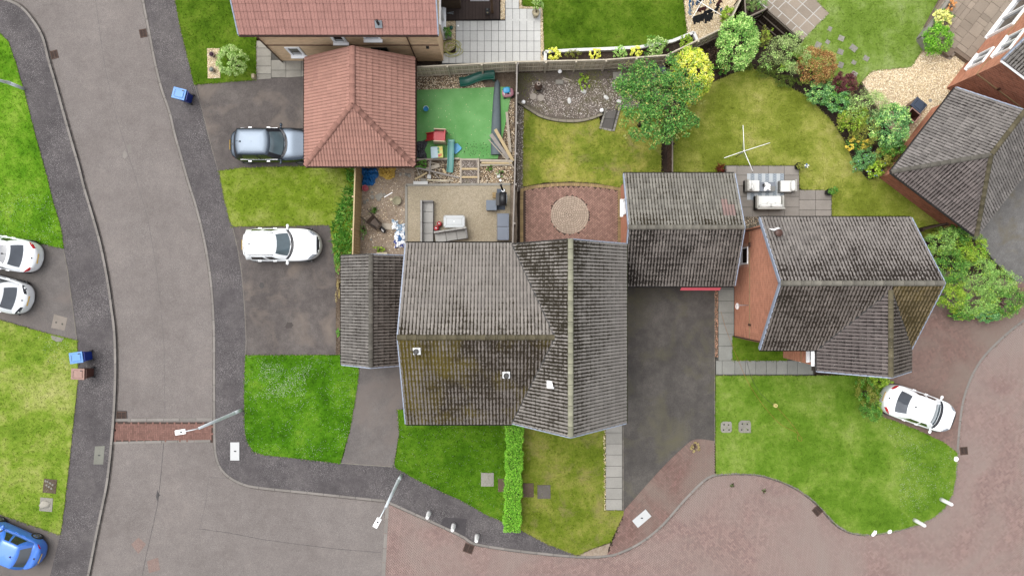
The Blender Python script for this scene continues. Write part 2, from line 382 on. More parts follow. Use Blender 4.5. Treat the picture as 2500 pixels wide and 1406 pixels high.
MG2 = grassmat('grass_pale_lawn', [A(100, 140, 30), A(134, 166, 52), A(164, 182, 84), A(190, 196, 116)], k3=(.84, .8, .88))
MG3 = grassmat('grass_front', G_bright, k3=(.64, .74, .5)); MG4 = grassmat('grass_mown', [A(92, 118, 22), A(116, 142, 34), A(138, 156, 58), A(166, 176, 92)], k3=(1.0, .95, 1.2))
MG5 = grassmat('grass_back_patchy', G_dull, .5, 2.6, A(176, 162, 108), k3=(1.4, 1.28, 1.35)); MG6 = grassmat('grass_back_olive', G_olive, .35, 2, k3=(1.16, 1.1, 1.28))
MG7 = grassmat('grass_deep', [A(66, 96, 16), A(90, 122, 28), A(112, 140, 46), A(140, 152, 74)], k3=(.74, .78, .54)); MG8 = grassmat('grass_pale_top', G_lime, k3=(.74, .77, 1.1))
MG9 = grassmat('grass_front_right', [A(86, 122, 24), A(108, 144, 38), A(132, 160, 58), A(164, 180, 92)], k3=(.84, .86, .95))
MG10 = grassmat('grass_front_worn', [A(92, 112, 26), A(114, 130, 42), A(138, 144, 66), A(160, 152, 92)], .5, 2.4, A(158, 146, 98), k3=(.92, .93, .82))
MG11 = grassmat('grass_front_mid', [A(58, 98, 12), A(80, 124, 20), A(100, 142, 36), A(132, 160, 64)], k3=(.74, .78, .55))
M_white = plain('white_paint', (.78, .78, .78, 1), .45, .05); M_upvc = plain('white_upvc', (.8, .8, .81, 1), .35, .04)
M_verge = plain('verge_white', A(186, 197, 218), .5, .15); M_lead = plain('valley_lead', A(62, 60, 58), .6)
M_gutter = plain('dark_gutter', A(70, 66, 64), .5); M_black = plain('black_plastic', A(44, 45, 48), .45)
M_metal = plain('galvanised', A(176, 184, 190), .4, .1, metal=.3); M_iron = plain('rusty_iron', A(98, 74, 62), .8, .25)
M_hole = plain('dark_hole', A(34, 30, 30), .95); M_glass = glassmat('window_glass'); M_dflt = plain('dark_board', A(58, 48, 42), .8)
M_straw = plain('dry_grass', A(196, 186, 120), .9, .2); M_daisy = plain('daisy_white', A(238, 240, 226), .7, .05)
# ------------------------------------------------------------------ ground pieces
def strip(pts, w0, w1):
    """outline of a ribbon along pts from offset w0 to w1 (left positive)"""
    pts = [Vector((p[0], p[1])) for p in pts]; L = []; Rr = []
    for i, p in enumerate(pts):
        d = (pts[min(i + 1, len(pts) - 1)] - pts[max(i - 1, 0)]).normalized(); nn = Vector((-d.y, d.x))
        L.append(p + nn * w0); Rr.append(p + nn * w1)
    return L, Rr
def kerb(name, path, wd=.125, zt=.12, z0=-.05, step=.9, part='kerb_stone', m=None, label='line of grey concrete kerb stones beside the road', side=1, gap=.022):
    m = m or M_kerb; path = resample(smooth_path(path, 5), step / 6); a, b = strip(path, 0, wd * side)
    base = MB()
    for i in range(len(path) - 1): base.prism([a[i], a[i + 1], b[i + 1], b[i]], z0, zt - .05)
    root = tag(base.build(name, M_joint), label, None, None, 'structure')
    for i in range(0, len(path) - 1, 6):
        j = min(i + 6, len(path) - 1)
        if j - i < 2: continue
        d = (Vector(a[j]) - Vector(a[i])).normalized() * gap / 2; A_ = [Vector(p) for p in a[i:j + 1:2]]; B_ = [Vector(p) for p in b[i:j + 1:2]]
        if (j - i) % 2: A_.append(Vector(a[j])); B_.append(Vector(b[j]))
        A_[0] = A_[0] + d; B_[0] = B_[0] + d; A_[-1] = A_[-1] - d; B_[-1] = B_[-1] - d
        h = zt + random.uniform(-.004, .004)
        MB().prism(A_ + B_[::-1], z0, h).build(part, m, root)
    return root
def seam(parent, path, wd, m, z, amp=.015, name='tarmac_seam'):
    path = resample(path, .12); L, Rr = strip(path, wd / 2, -wd / 2); b = MB(); r = random.Random(len(path))
    q = []
    for i in range(len(path)):
        o = Vector((r.uniform(-amp, amp), r.uniform(-amp, amp))); t = r.uniform(.4, 1.1); c = (Vector(L[i]) + Vector(Rr[i])) / 2 + o
        q.append((c + (Vector(L[i]) - c) * t, c + (Vector(Rr[i]) - c) * t))
    b.grid([[(u.x, u.y, z), (v.x, v.y, z)] for u, v in q]); return b.build(name, m, parent)
def boxes_mesh(name, C, U, V_, hz, m, parent, mi=None, jit=.003, bottom=False, cham=0):
    """many flat blocks: centres C (n,3) at the top, half vectors U,V_ (n,3), depth hz"""
    n = len(C); C = np.array(C); U = np.array(U); V_ = np.array(V_)
    C[:, 2] += RNG.uniform(-jit, jit, n)
    t = [C - U - V_, C + U - V_, C + U + V_, C - U + V_]; dn = np.array([0, 0, -hz]); q = t + [p + dn for p in t]
    VV = np.stack(q, 1).reshape(-1, 3); b = (np.arange(n) * 8)[:, None]
    F = np.concatenate([b + np.array(f) for f in ([0, 1, 2, 3], [0, 4, 5, 1], [1, 5, 6, 2], [2, 6, 7, 3], [3, 7, 4, 0])], 0)
    return mesh_arr(name, VV, F, m, parent)
def pavers(parent, poly, org, ang, zt, m, L=.2, gap=.007, name='block_paver', hole=None, jit=.0025):
    W = L / 2; xs = [p[0] for p in poly]; ys = [p[1] for p in poly]; ca, sa = math.cos(ang), math.sin(ang)
    rad = max(math.hypot(x - org[0], y - org[1]) for x, y in zip(xs, ys)); n = int(rad / W) + 3
    C = []; H = []
    for j in range(-n, n):
        k0 = -(n + j) // 4 - 1
        for i in range(k0 - 1, k0 + n // 2 + 3):
            x = j + 4 * i
            if -n <= x <= n: C.append((x + 1, j + .5)); H.append(0)
            if -n <= x + 3 <= n: C.append((x + 3.5, j + 1)); H.append(1)
    C = np.array(C) * W; H = np.array(H); X = org[0] + C[:, 0] * ca - C[:, 1] * sa; Y = org[1] + C[:, 0] * sa + C[:, 1] * ca
    k = pip(poly, X, Y)
    if hole is not None: k &= ((X - hole[0]) ** 2 + (Y - hole[1]) ** 2 > hole[2] ** 2)
    X, Y, H = X[k], Y[k], H[k]; l, s = L / 2 - gap / 2, W / 2 - gap / 2; u = np.array([ca, sa, 0]); v = np.array([-sa, ca, 0])
    U = np.where(H[:, None] == 0, u * l, u * s); V_ = np.where(H[:, None] == 0, v * s, v * l)
    return tag(boxes_mesh(name, np.stack([X, Y, np.full(len(X), zt)], 1), U, V_, .03, m, parent, jit=jit), kind='stuff')
def scatter(poly, dens, hole=None):
    xs = [p[0] for p in poly]; ys = [p[1] for p in poly]; x0, x1, y0, y1 = max(min(xs), -30), min(max(xs), 30), max(min(ys), -17.5), min(max(ys), 17.5)
    n = int((x1 - x0) * (y1 - y0) * dens); X = RNG.uniform(x0, x1, n); Y = RNG.uniform(y0, y1, n); k = pip(poly, X, Y)
    if hole: k &= ~pip(hole, X, Y)
    return X[k], Y[k]
def pebbles(parent, poly, dens, m, z, r=(.012, .028), name='pebbles', hole=None):
    X, Y = scatter(poly, dens, hole); n = len(X); rr = RNG.uniform(r[0], r[1], n); a = RNG.uniform(0, 6.28, n)
    c, s = np.cos(a), np.sin(a); Z = np.zeros(n)
    ux = np.stack([c, s, RNG.uniform(-.3, .3, n)], 1) * (rr * RNG.uniform(.9, 1.5, n))[:, None]; uy = np.stack([-s, c, RNG.uniform(-.3, .3, n)], 1) * rr[:, None]
    uz = np.stack([Z, Z, rr * RNG.uniform(.5, .9, n)], 1); C = np.stack([X, Y, z + rr * .25], 1)
    V = np.stack([C + ux, C + uy, C - ux, C - uy, C + uz + ux * .3 + uy * .2, C + uz - ux * .3 - uy * .2], 1).reshape(-1, 3); b = (np.arange(n) * 6)[:, None]
    F = np.concatenate([b + np.array(f) for f in ((0, 1, 4), (1, 5, 4), (1, 2, 5), (2, 3, 5), (3, 4, 5), (3, 0, 4))], 0)
    return tag(mesh_arr(name, V, F, m, parent, True), kind='stuff')
def tufts(parent, poly, dens, m, z, h=(.04, .075), name='grass', hole=None, edge=14, wide=.016):
    X, Y = scatter(poly, dens, hole)
    if edge:
        e = resample([Vector((p[0], p[1])) for p in poly] + [Vector((poly[0][0], poly[0][1]))], 1 / edge)
        ex = np.array([p.x for p in e]) + RNG.normal(0, .02, len(e)); ey = np.array([p.y for p in e]) + RNG.normal(0, .02, len(e))
        kk = (abs(ex) < 30) & (abs(ey) < 17.5); X = np.concatenate([X, ex[kk]]); Y = np.concatenate([Y, ey[kk]])
    X = np.repeat(X, 2) + RNG.normal(0, .02, 2 * len(X)); Y = np.repeat(Y, 2) + RNG.normal(0, .02, len(X)); n = len(X); a = RNG.uniform(0, 6.28, n); hh = RNG.uniform(h[0], h[1], n)
    c, s = np.cos(a), np.sin(a); le = RNG.uniform(.3, 1.1, n) * hh; wv = RNG.uniform(.6, 1.3, n) * wide; Zz = np.zeros(n)
    B = np.stack([X, Y, np.full(n, z - .01)], 1); sd_ = np.stack([-s, c, Zz], 1) * wv[:, None]; ln = np.stack([c * le, s * le, hh], 1)
    V = np.stack([B - sd_, B + sd_, B + ln * .6 + sd_ * .9, B + ln * np.array([1.3, 1.3, .9])], 1).reshape(-1, 3); b = (np.arange(n) * 4)[:, None]
    F = b + np.array([0, 1, 2, 3])
    return tag(mesh_arr(name, V, F, GT.get(m.name, m), parent), kind='stuff')
def daisies(parent, poly, n_per, z, clump=1.0, name='daisies', size=(.006, .012)):
    X, Y = scatter(poly, n_per * 3)
    f = np.array([0.5 + .5 * math.sin(x * 2.1 + 1.3 * math.sin(y * 1.7)) * math.sin(y * 2.6 + math.cos(x * 1.9)) for x, y in zip(X, Y)]); k = RNG.uniform(0, 1, len(X)) < f * .66 * clump
    X, Y = X[k], Y[k]; n = len(X); r = RNG.uniform(size[0], size[1], n); Z = np.full(n, z) + RNG.uniform(.04, .07, n); a = RNG.uniform(0, 1.57, n)
    V = np.stack([np.stack([X + r * np.cos(a + i * 1.0472), Y + r * np.sin(a + i * 1.0472), Z], 1) for i in range(6)], 1).reshape(-1, 3)
    F = (np.arange(n) * 6)[:, None] + np.arange(6)
    return tag(mesh_arr(name, V, F, M_daisy, parent), kind='stuff')
def lawn(label, pts, m, dens=95, z=.125, h=(.035, .07), hole=None):
    w_ = pxs(pts, z); o = slab('lawn', w_, -.05, z, m, label, rough=.018)
    tufts(o, w_, dens, m, z, h, hole=hole); tufts(o, w_, .0, M_straw, z, (.03, .06), 'dry_edge', edge=5); return o, w_
def slab_rows(parent, x, y, m, z, name='paving_slab', gap=.022, drop=(), hz=.05, poly=None):
    """slabs between the pixel lines x[i] and y[j]"""
    for i in range(len(x) - 1):
        for j in range(len(y) - 1):
            if (i, j) in drop: continue
            a = P(x[i], y[j], z); b = P(x[i + 1], y[j + 1], z); c = (a + b) / 2; dx = abs(a.x - b.x) - gap; dy = abs(a.y - b.y) - gap
            MB().box((c.x, c.y, z - hz / 2 + random.uniform(-.004, .004)), (dx, dy, hz), random.uniform(-.004, .004), random.uniform(-.004, .004), random.uniform(-.004, .004)).build(name, m, parent)
# base: one earth sheet to the horizon
ge = MB(); ge.prism([(-400, -400), (400, -400), (400, 400), (-400, 400)], -.6, -.06)
tag(ge.build('ground', M_bed), 'dark earth under and around the gardens', None, None, 'structure')
for i_, q_ in enumerate((((-400, 19), (400, 19), (400, 400), (-400, 400)), ((-400, -400), (400, -400), (400, -19), (-400, -19)), ((-400, -19), (-31, -19), (-31, 19), (-400, 19)), ((31, -19), (400, -19), (400, 19), (31, 19)))): slab('grass_field', q_, -.3, -.05, MG7, 'plain grass outside the picture')
WK = [(-60, -20), (10, -4), (51, 14), (82, 48), (106, 89), (121, 147), (137, 201), (154, 263), (174, 334), (195, 406), (207, 455), (225, 515), (246, 590), (263, 672), (273, 740), (282, 815), (284, 918), (280, 1011), (273, 1097), (263, 1182), (249, 1250), (235, 1318), (218, 1404), (203, 1470)]
EK = [(342, -30), (346, 0), (362, 82), (375, 150), (392, 218), (411, 273), (423, 324), (440, 386), (458, 448), (478, 512), (498, 597), (510, 672), (517, 747), (520, 832), (520, 926), (521, 1062), (524, 1110), (536, 1144), (560, 1168), (594, 1185), (635, 1193), (739, 1204), (872, 1218), (940, 1225)]
SK = [(940, 1225), (954, 1231), (1012, 1257), (1080, 1288), (1135, 1315), (1160, 1330), (1277, 1348), (1413, 1361), (1481, 1359), (1515, 1351), (1567, 1325), (1618, 1284), (1672, 1223), (1720, 1175), (1748, 1161), (1796, 1157), (1854, 1160), (1905, 1175), (1946, 1194), (1983, 1220), (2007, 1243), (2041, 1281), (2075, 1300), (2110, 1306), (2151, 1303), (2195, 1295), (2246, 1279), (2280, 1262), (2308, 1237), (2325, 1206), (2333, 1170), (2340, 1103), (2345, 1041), (2353, 983), (2369, 932), (2392, 888), (2420, 854), (2457, 819), (2500, 785), (2560, 745)]
Z0 = lambda q: [(p[0], p[1]) for p in q]
wkp, ekp, skp = [pxs(q, .1) for q in (WK, EK, SK)]
sw, se_, ss = [Z0(smooth_path(q, 4)) for q in (wkp, ekp, skp)]
t0 = Z0(pxs([(940, 1228), (931, 1420), (926, 1560)]))
road = slab('road', sw[::-1] + se_ + t0[:1] + t0[1:] + Z0(pxs([(100, 1600)])), -.3, 0, M_road, 'grey asphalt road with pale kerbs')
broad = slab('block_paved_road', ss + Z0(pxs([(2700, 1600), (926, 1600)])), -.3, -.034, M_roadj, 'pink block paved turning road')
roadpoly = [q for q in (ss + Z0(pxs([(2620, 700), (2620, 1470), (930, 1470), (935, 1340)])))]
pavers(broad, roadpoly, P(1500, 1300)[:2], R(38), -.002, M_roadpav, gap=.011, jit=.0015)
kerb('kerb', wkp, side=-1, label='kerb along the left side of the asphalt road'); kerb('kerb', ekp, side=1, label='kerb along the right side of the asphalt road'); kerb('kerb', skp, side=1, label='curving kerb round the pink block paved road')
kerb('road_edging', pxs([(941, 1230), (936, 1320), (931, 1420)]), .2, .006, -.2, .8, 'edging_block', label='flush concrete edging between asphalt and block paving')
M_grit = plain('gutter_grit', A(112, 104, 98), .95, .3)
for q, s_, off in ((wkp, 1, .05), (ekp, -1, .05), (skp[:34], -1, .05)):
    a_, b_ = strip([Vector((p.x, p.y)) for p in resample(smooth_path(q, 5), .3)], s_ * off, s_ * off); seam(road if q is not skp else broad, [Vector((p.x, p.y, 0)) for p in a_], .07, M_grit, .004 if off else 0, .02, 'gutter_grit')
# red block band across the road
bp = Z0(pxs([(279, 1030), (519, 1030), (520, 1080), (276, 1080)])); band = slab('block_paved_band', bp, -.02, .004, M_redj, 'red block band across the asphalt road'); pavers(band, Z0(pxs([(281, 1034), (517, 1034), (518, 1076), (278, 1076)])), bp[0], 0, .02, M_bandpav, gap=.008)
kerb('road_edging', pxs([(279, 1028), (400, 1027), (519, 1026)]), .14, .024, -.1, .9, 'edging_block', label='upper concrete edging of the red block band'); kerb('road_edging', pxs([(275, 1084), (400, 1081), (521, 1079)]), .14, .024, -.1, .9, 'edging_block', label='lower concrete edging of the red block band')
for q, wd in (([(232, -10), (255, 160), (285, 290), (330, 430), (360, 530), (380, 640), (392, 740), (401, 850), (403, 1025)], .02), ([(400, 1080), (392, 1170), (385, 1230), (372, 1290), (358, 1350), (346, 1410)], .025), ([(487, 1290), (560, 1300), (640, 1316), (730, 1328), (830, 1340), (930, 1348)], .022), ([(510, 1165), (560, 1167)], .02), ([(510, 1166), (502, 1230), (487, 1290)], .018)):
    seam(road, pxs(q), wd * 1.3, M_seam2 if wd < .021 else M_seam, .004)
for q in ([(300, 375), (304, 368), (309, 372), (311, 380), (305, 388), (300, 384)], [(309, 356), (316, 353), (321, 360), (318, 366), (322, 372), (314, 374), (313, 366)]):
    b = MB(); b.prism(pxs(q), 0, .004); b.build('paint_splash', M_kerb, road)
b = MB(); b.prism(pxs([(384, 1195), (388, 1205), (392, 1208), (386, 1213), (384, 1224), (381, 1212)]), 0, .004); b.build('tar_patch', M_seam, road)
M_pink = ground('pink_patch', A(150, 128, 120), A(158, 136, 128), A(166, 146, 138), .8)
for q in ([(320, 1328), (338, 1311), (357, 1327), (338, 1351)], [(359, 1369), (386, 1360), (391, 1390), (364, 1398)]):
    b = MB(); b.prism(pxs(q), 0, .005); b.build('tarmac_patch', M_pink, road)
# pavements
wl1 = [(0, 82), (20, 102), (38, 154), (61, 232), (85, 328), (113, 427), (125, 478), (137, 518), (150, 563), (155, 607)]
wl2 = [(188, 831), (190, 880), (190, 926), (188, 943), (177, 1045), (167, 1148), (157, 1233), (147, 1306)]
wd_ = [(155, 607), (165, 660), (176, 740), (188, 831)]
el1 = [(427, 0), (440, 68), (457, 137), (474, 205), (491, 259), (508, 328), (532, 416), (546, 478), (560, 536), (567, 553), (580, 604), (590, 665), (597, 747), (601, 833), (599, 867), (597, 918), (596, 960), (597, 1045), (602, 1076), (618, 1102), (647, 1110), (739, 1120), (831, 1131), (957, 1139), (981, 1150), (1012, 1168), (1063, 1192), (1135, 1226), (1184, 1254), (1229, 1274), (1266, 1291), (1331, 1325), (1410, 1358)]
f1 = sw[:1] + sw[1:] 
pw = slab('pavement', f1 + Z0(pxs([(-60, 1470), (-60, 60)], .1)), -.2, .1, M_pave, 'dark grey pavement left of the road')
pe = slab('pavement', se_ + ss[:ss.index(min(ss, key=lambda p: (p[0] - pxs([(1413, 1361)], .1)[0][0]) ** 2 + (p[1] - pxs([(1413, 1361)], .1)[0][1]) ** 2)) + 1] + Z0(pxs([(1405, 1352), (1266, 1286), (1135, 1220), (1000, 1145), (960, 1130), (647, 1100), (620, 1040), (620, 800), (600, 600), (560, 400), (450, 0), (446, -30)], .1)), -.2, .1, M_pave, 'dark grey pavement right of the road with pale chippings')
for q in (el1[3:7], el1[9:15]): seam(pe, pxs(q, .1), .05, M_edge, .108, .008, 'edging_strip')
seam(pe, pxs([(831, 1130), (957, 1139)], .1), .05, M_edge, .112, .006, 'edging_strip'); seam(pw, pxs(wd_, .1), .06, M_edge, .112, .006, 'edging_strip')
seam(pe, pxs([(596, 1067), (553, 1069), (552, 1132), (594, 1131), (596, 1088), (602, 1086)], .1), .035, M_seam, .104)
seam(pw, pxs([(124, 470), (160, 462), (205, 452)], .1), .02, M_seam, .104)
slab('tarmac_patch', Z0(pxs([(1085, 1262), (1140, 1266), (1135, 1312), (1073, 1285)], .1)), .05, .1035, ground('patch_asphalt', A(84, 80, 82), A(92, 88, 90), A(104, 100, 101), .6), 'darker square of newer tarmac round a white marker post')
# drives
d1 = slab('driveway', Z0(pxs([(-60, 545), (0, 573), (155, 607), (165, 660), (176, 740), (188, 831), (125, 815), (0, 778), (-60, 760)], .1)), 0, .106, M_drive3, 'grey tarmac driveway under the two white cars')
d2 = slab('driveway', Z0(pxs([(-60, 1230), (0, 1255), (147, 1306), (122, 1406), (110, 1450), (-60, 1450)], .1)), 0, .106, M_drive3, 'grey tarmac driveway under the blue car')
slab('driveway', Z0(pxs([(480, 207), (625, 195), (770, 185), (770, 420), (535, 418), (508, 328)], .1)), 0, .106, M_drive, 'tarmac driveway in front of the red roofed garage')
de2 = slab('driveway', Z0(pxs([(569, 554), (580, 552), (808, 548), (814, 600), (820, 680), (820, 866), (601, 868), (600, 833), (597, 747), (590, 665), (580, 604)], .1)), 0, .106, M_drive, 'tarmac driveway with oil stains beside the grey roofed garage')
slab('driveway', Z0(pxs([(878, 880), (874, 926), (868, 970), (855, 1045), (834, 1130), (957, 1139), (961, 1137), (974, 1059), (990, 950), (990, 880)], .1)), 0, .106, M_drive3, 'narrow grey tarmac driveway below the small grey garage')
dc = slab('driveway', Z0(pxs([(1500, 660), (1760, 660), (1745, 700), (1745, 1082), (1700, 1082), (1672, 1093), (1611, 1155), (1522, 1255), (1520, 1040), (1500, 1000)], .1)), 0, .106, M_drive2, 'long dark tarmac driveway leading to the garage with a red door')
slab('driveway', Z0(pxs([(2330, 560), (2390, 540), (2500, 420), (2620, 380), (2620, 800), (2500, 705), (2430, 640), (2390, 590)], .1)), 0, .106, ground('drive_asphalt_stained', A(118, 116, 114), A(134, 132, 130), A(150, 148, 146), .5, patch=A(132, 124, 104)), 'stained grey tarmac drive at the right edge')
seam(dc, pxs([(1745, 1082), (1745, 700)], .1), .04, M_edge, .11, .004, 'edging_strip'); seam(dc, pxs([(1521, 1040), (1521, 1252)], .1), .06, M_edge, .115, .004, 'edging_strip')
M_oil = plain('oil_stain', A(66, 60, 58), .6); M_oil2 = plain('damp_stain', A(84, 76, 72), .8)
for c, r, m in (((639, 697), 7, M_oil), ((707, 794), 8, M_oil2)):
    pts = [(c[0] + r * random.uniform(.6, 1.15) * math.cos(t / 12 * 6.283) * (1.5 if r == 8 else 1), c[1] + r * random.uniform(.6, 1.15) * math.sin(t / 12 * 6.283)) for t in range(12)]
    MB().prism(pxs(pts, .1), .1, .110).build('oil_stain', m, de2)
bpz = Z0(pxs([(1522, 1255), (1611, 1155), (1672, 1095), (1700, 1076), (1744, 1080), (1746, 1162), (1720, 1176), (1672, 1224), (1618, 1285), (1567, 1326), (1515, 1352), (1481, 1358)], .1))
ap = slab('block_paved_apron', bpz, 0, .086, M_redj, 'red block apron at the foot of the dark driveway'); pavers(ap, bpz, bpz[0], R(45), .112, M_drvpav)
bd = Z0(pxs([(2150, 880), (2147, 1014), (2201, 1034), (2252, 1055), (2304, 1079), (2337, 1108), (2340, 1103), (2345, 1041), (2353, 983), (2369, 932), (2392, 888), (2420, 854), (2457, 819), (2500, 785), (2560, 745), (2560, 700), (2180, 640)], .1))
bdr = slab('block_paved_drive', bd, 0, .086, M_redj, 'red herringbone block drive round the white saloon'); pavers(bdr, bd, bd[0], R(22), .112, M_drvpav)
# lawns
o, q = lawn('bright lawn at the top left corner by the pavement', wl1 + [(0, 573), (-60, 545), (-60, 40)], MG1); daisies(o, Z0(pxs([(0, 470), (125, 478), (155, 607), (0, 573)], .12)), 40, .12)
o, q = lawn('pale lawn at the lower left beside the wheelie bins', wl2 + [(0, 1255), (-60, 1230), (-60, 760), (0, 781), (100, 810)], MG2); daisies(o, Z0(pxs([(90, 815), (190, 831), (190, 905), (110, 880)], .12)), 60, .12)
lawn('lawn with the round shrub left of the buff brick house', [(427, 0), (440, 68), (457, 137), (474, 207), (625, 196), (625, 100), (640, -30), (420, -30)], MG7)
lawn('mown lawn between the two left driveways', [(535, 418), (590, 410), (868, 403), (862, 625), (835, 645), (821, 662), (812, 600), (806, 549), (700, 552), (567, 553), (560, 536), (546, 478)], MG4)
o, q = lawn('bright clover lawn beside the lamp post on the corner', [(599, 867), (836, 867), (836, 893), (877, 897), (874, 926), (868, 970), (855, 1045), (831, 1131), (739, 1120), (647, 1110), (618, 1102), (602, 1076), (597, 1045), (596, 960)], MG3, 110); daisies(o, q, 34, .12); daisies(o, Z0(pxs([(640, 885), (760, 890), (745, 965), (620, 975)], .12)), 150, .12)
o, q = lawn('bright lawn left of the hedge below the main roof', [(970, 1000), (975, 1059), (962, 1139), (981, 1150), (1012, 1168), (1063, 1192), (1135, 1226), (1184, 1254), (1236, 1278), (1250, 1000)], MG11); daisies(o, q, 16, .12)
lawn('worn lawn right of the hedge below the main roof', [(1252, 1000), (1262, 1288), (1331, 1325), (1410, 1356), (1440, 1340), (1490, 1323), (1522, 1255), (1521, 1246), (1477, 1246), (1477, 1000)], MG10)
slab('bare_earth', Z0(pxs([(1410, 1357), (1440, 1342), (1491, 1324), (1481, 1358)], .1)), 0, .112, M_soilpale, 'bare earth corner by the kerb', rough=.02)
o, q = lawn('large front lawn with the yellow cord reel', [(1747, 917), (1985, 917), (2170, 917), (2147, 1014), (2201, 1034), (2252, 1055), (2304, 1079), (2338, 1106), (2333, 1170), (2325, 1206), (2308, 1237), (2280, 1262), (2246, 1279), (2195, 1293), (2151, 1301), (2110, 1304), (2075, 1298), (2041, 1278), (2007, 1240), (1983, 1217), (1946, 1191), (1905, 1172), (1854, 1157), (1796, 1154), (1748, 1157)], MG9, 85)
daisies(o, Z0(pxs([(2150, 1020), (2330, 1105), (2325, 1200), (2200, 1280), (2190, 1100)], .12)), 60, .12)
lawn('small shaded lawn under the gable of the brick house', [(1788, 820), (1925, 820), (1925, 880), (1788, 880)], MG7)
lawn('lawn at the top centre inside the white planter edge', [(1275, -30), (1275, 15), (1325, 18), (1329, 133), (1400, 126), (1480, 123), (1560, 120), (1640, 104), (1678, 88), (1668, 0), (1665, -30)], MG7)
lawn('patchy back lawn behind the round patio', [(1278, 300), (1279, 262), (1304, 278), (1324, 289), (1355, 297), (1386, 299), (1416, 298), (1447, 291), (1464, 285), (1464, 314), (1496, 323), (1512, 270), (1560, 262), (1625, 262), (1614, 330), (1614, 440), (1514, 458), (1450, 446), (1390, 443), (1330, 446), (1276, 456)], MG5)
lawn('olive back lawn with the rotary dryer', [(1838, 167), (1842, 171), (1883, 188), (1968, 235), (2026, 290), (2060, 341), (2081, 392), (2118, 440), (2150, 432), (2300, 545), (2300, 580), (2031, 575), (2031, 464), (1953, 463), (1951, 404), (1768, 403), (1750, 440), (1640, 440), (1644, 334), (1660, 290), (1685, 246), (1732, 205), (1790, 180)], MG6, 85)
lawn('pale lawn with stepping stones at the top right', [(1930, 130), (1958, 100), (2025, 33), (1962, -30), (2330, -30), (2314, 0), (2242, 92), (2257, 113), (2225, 164), (2130, 173), (2104, 199), (2080, 230), (2000, 190)], MG8, 85)
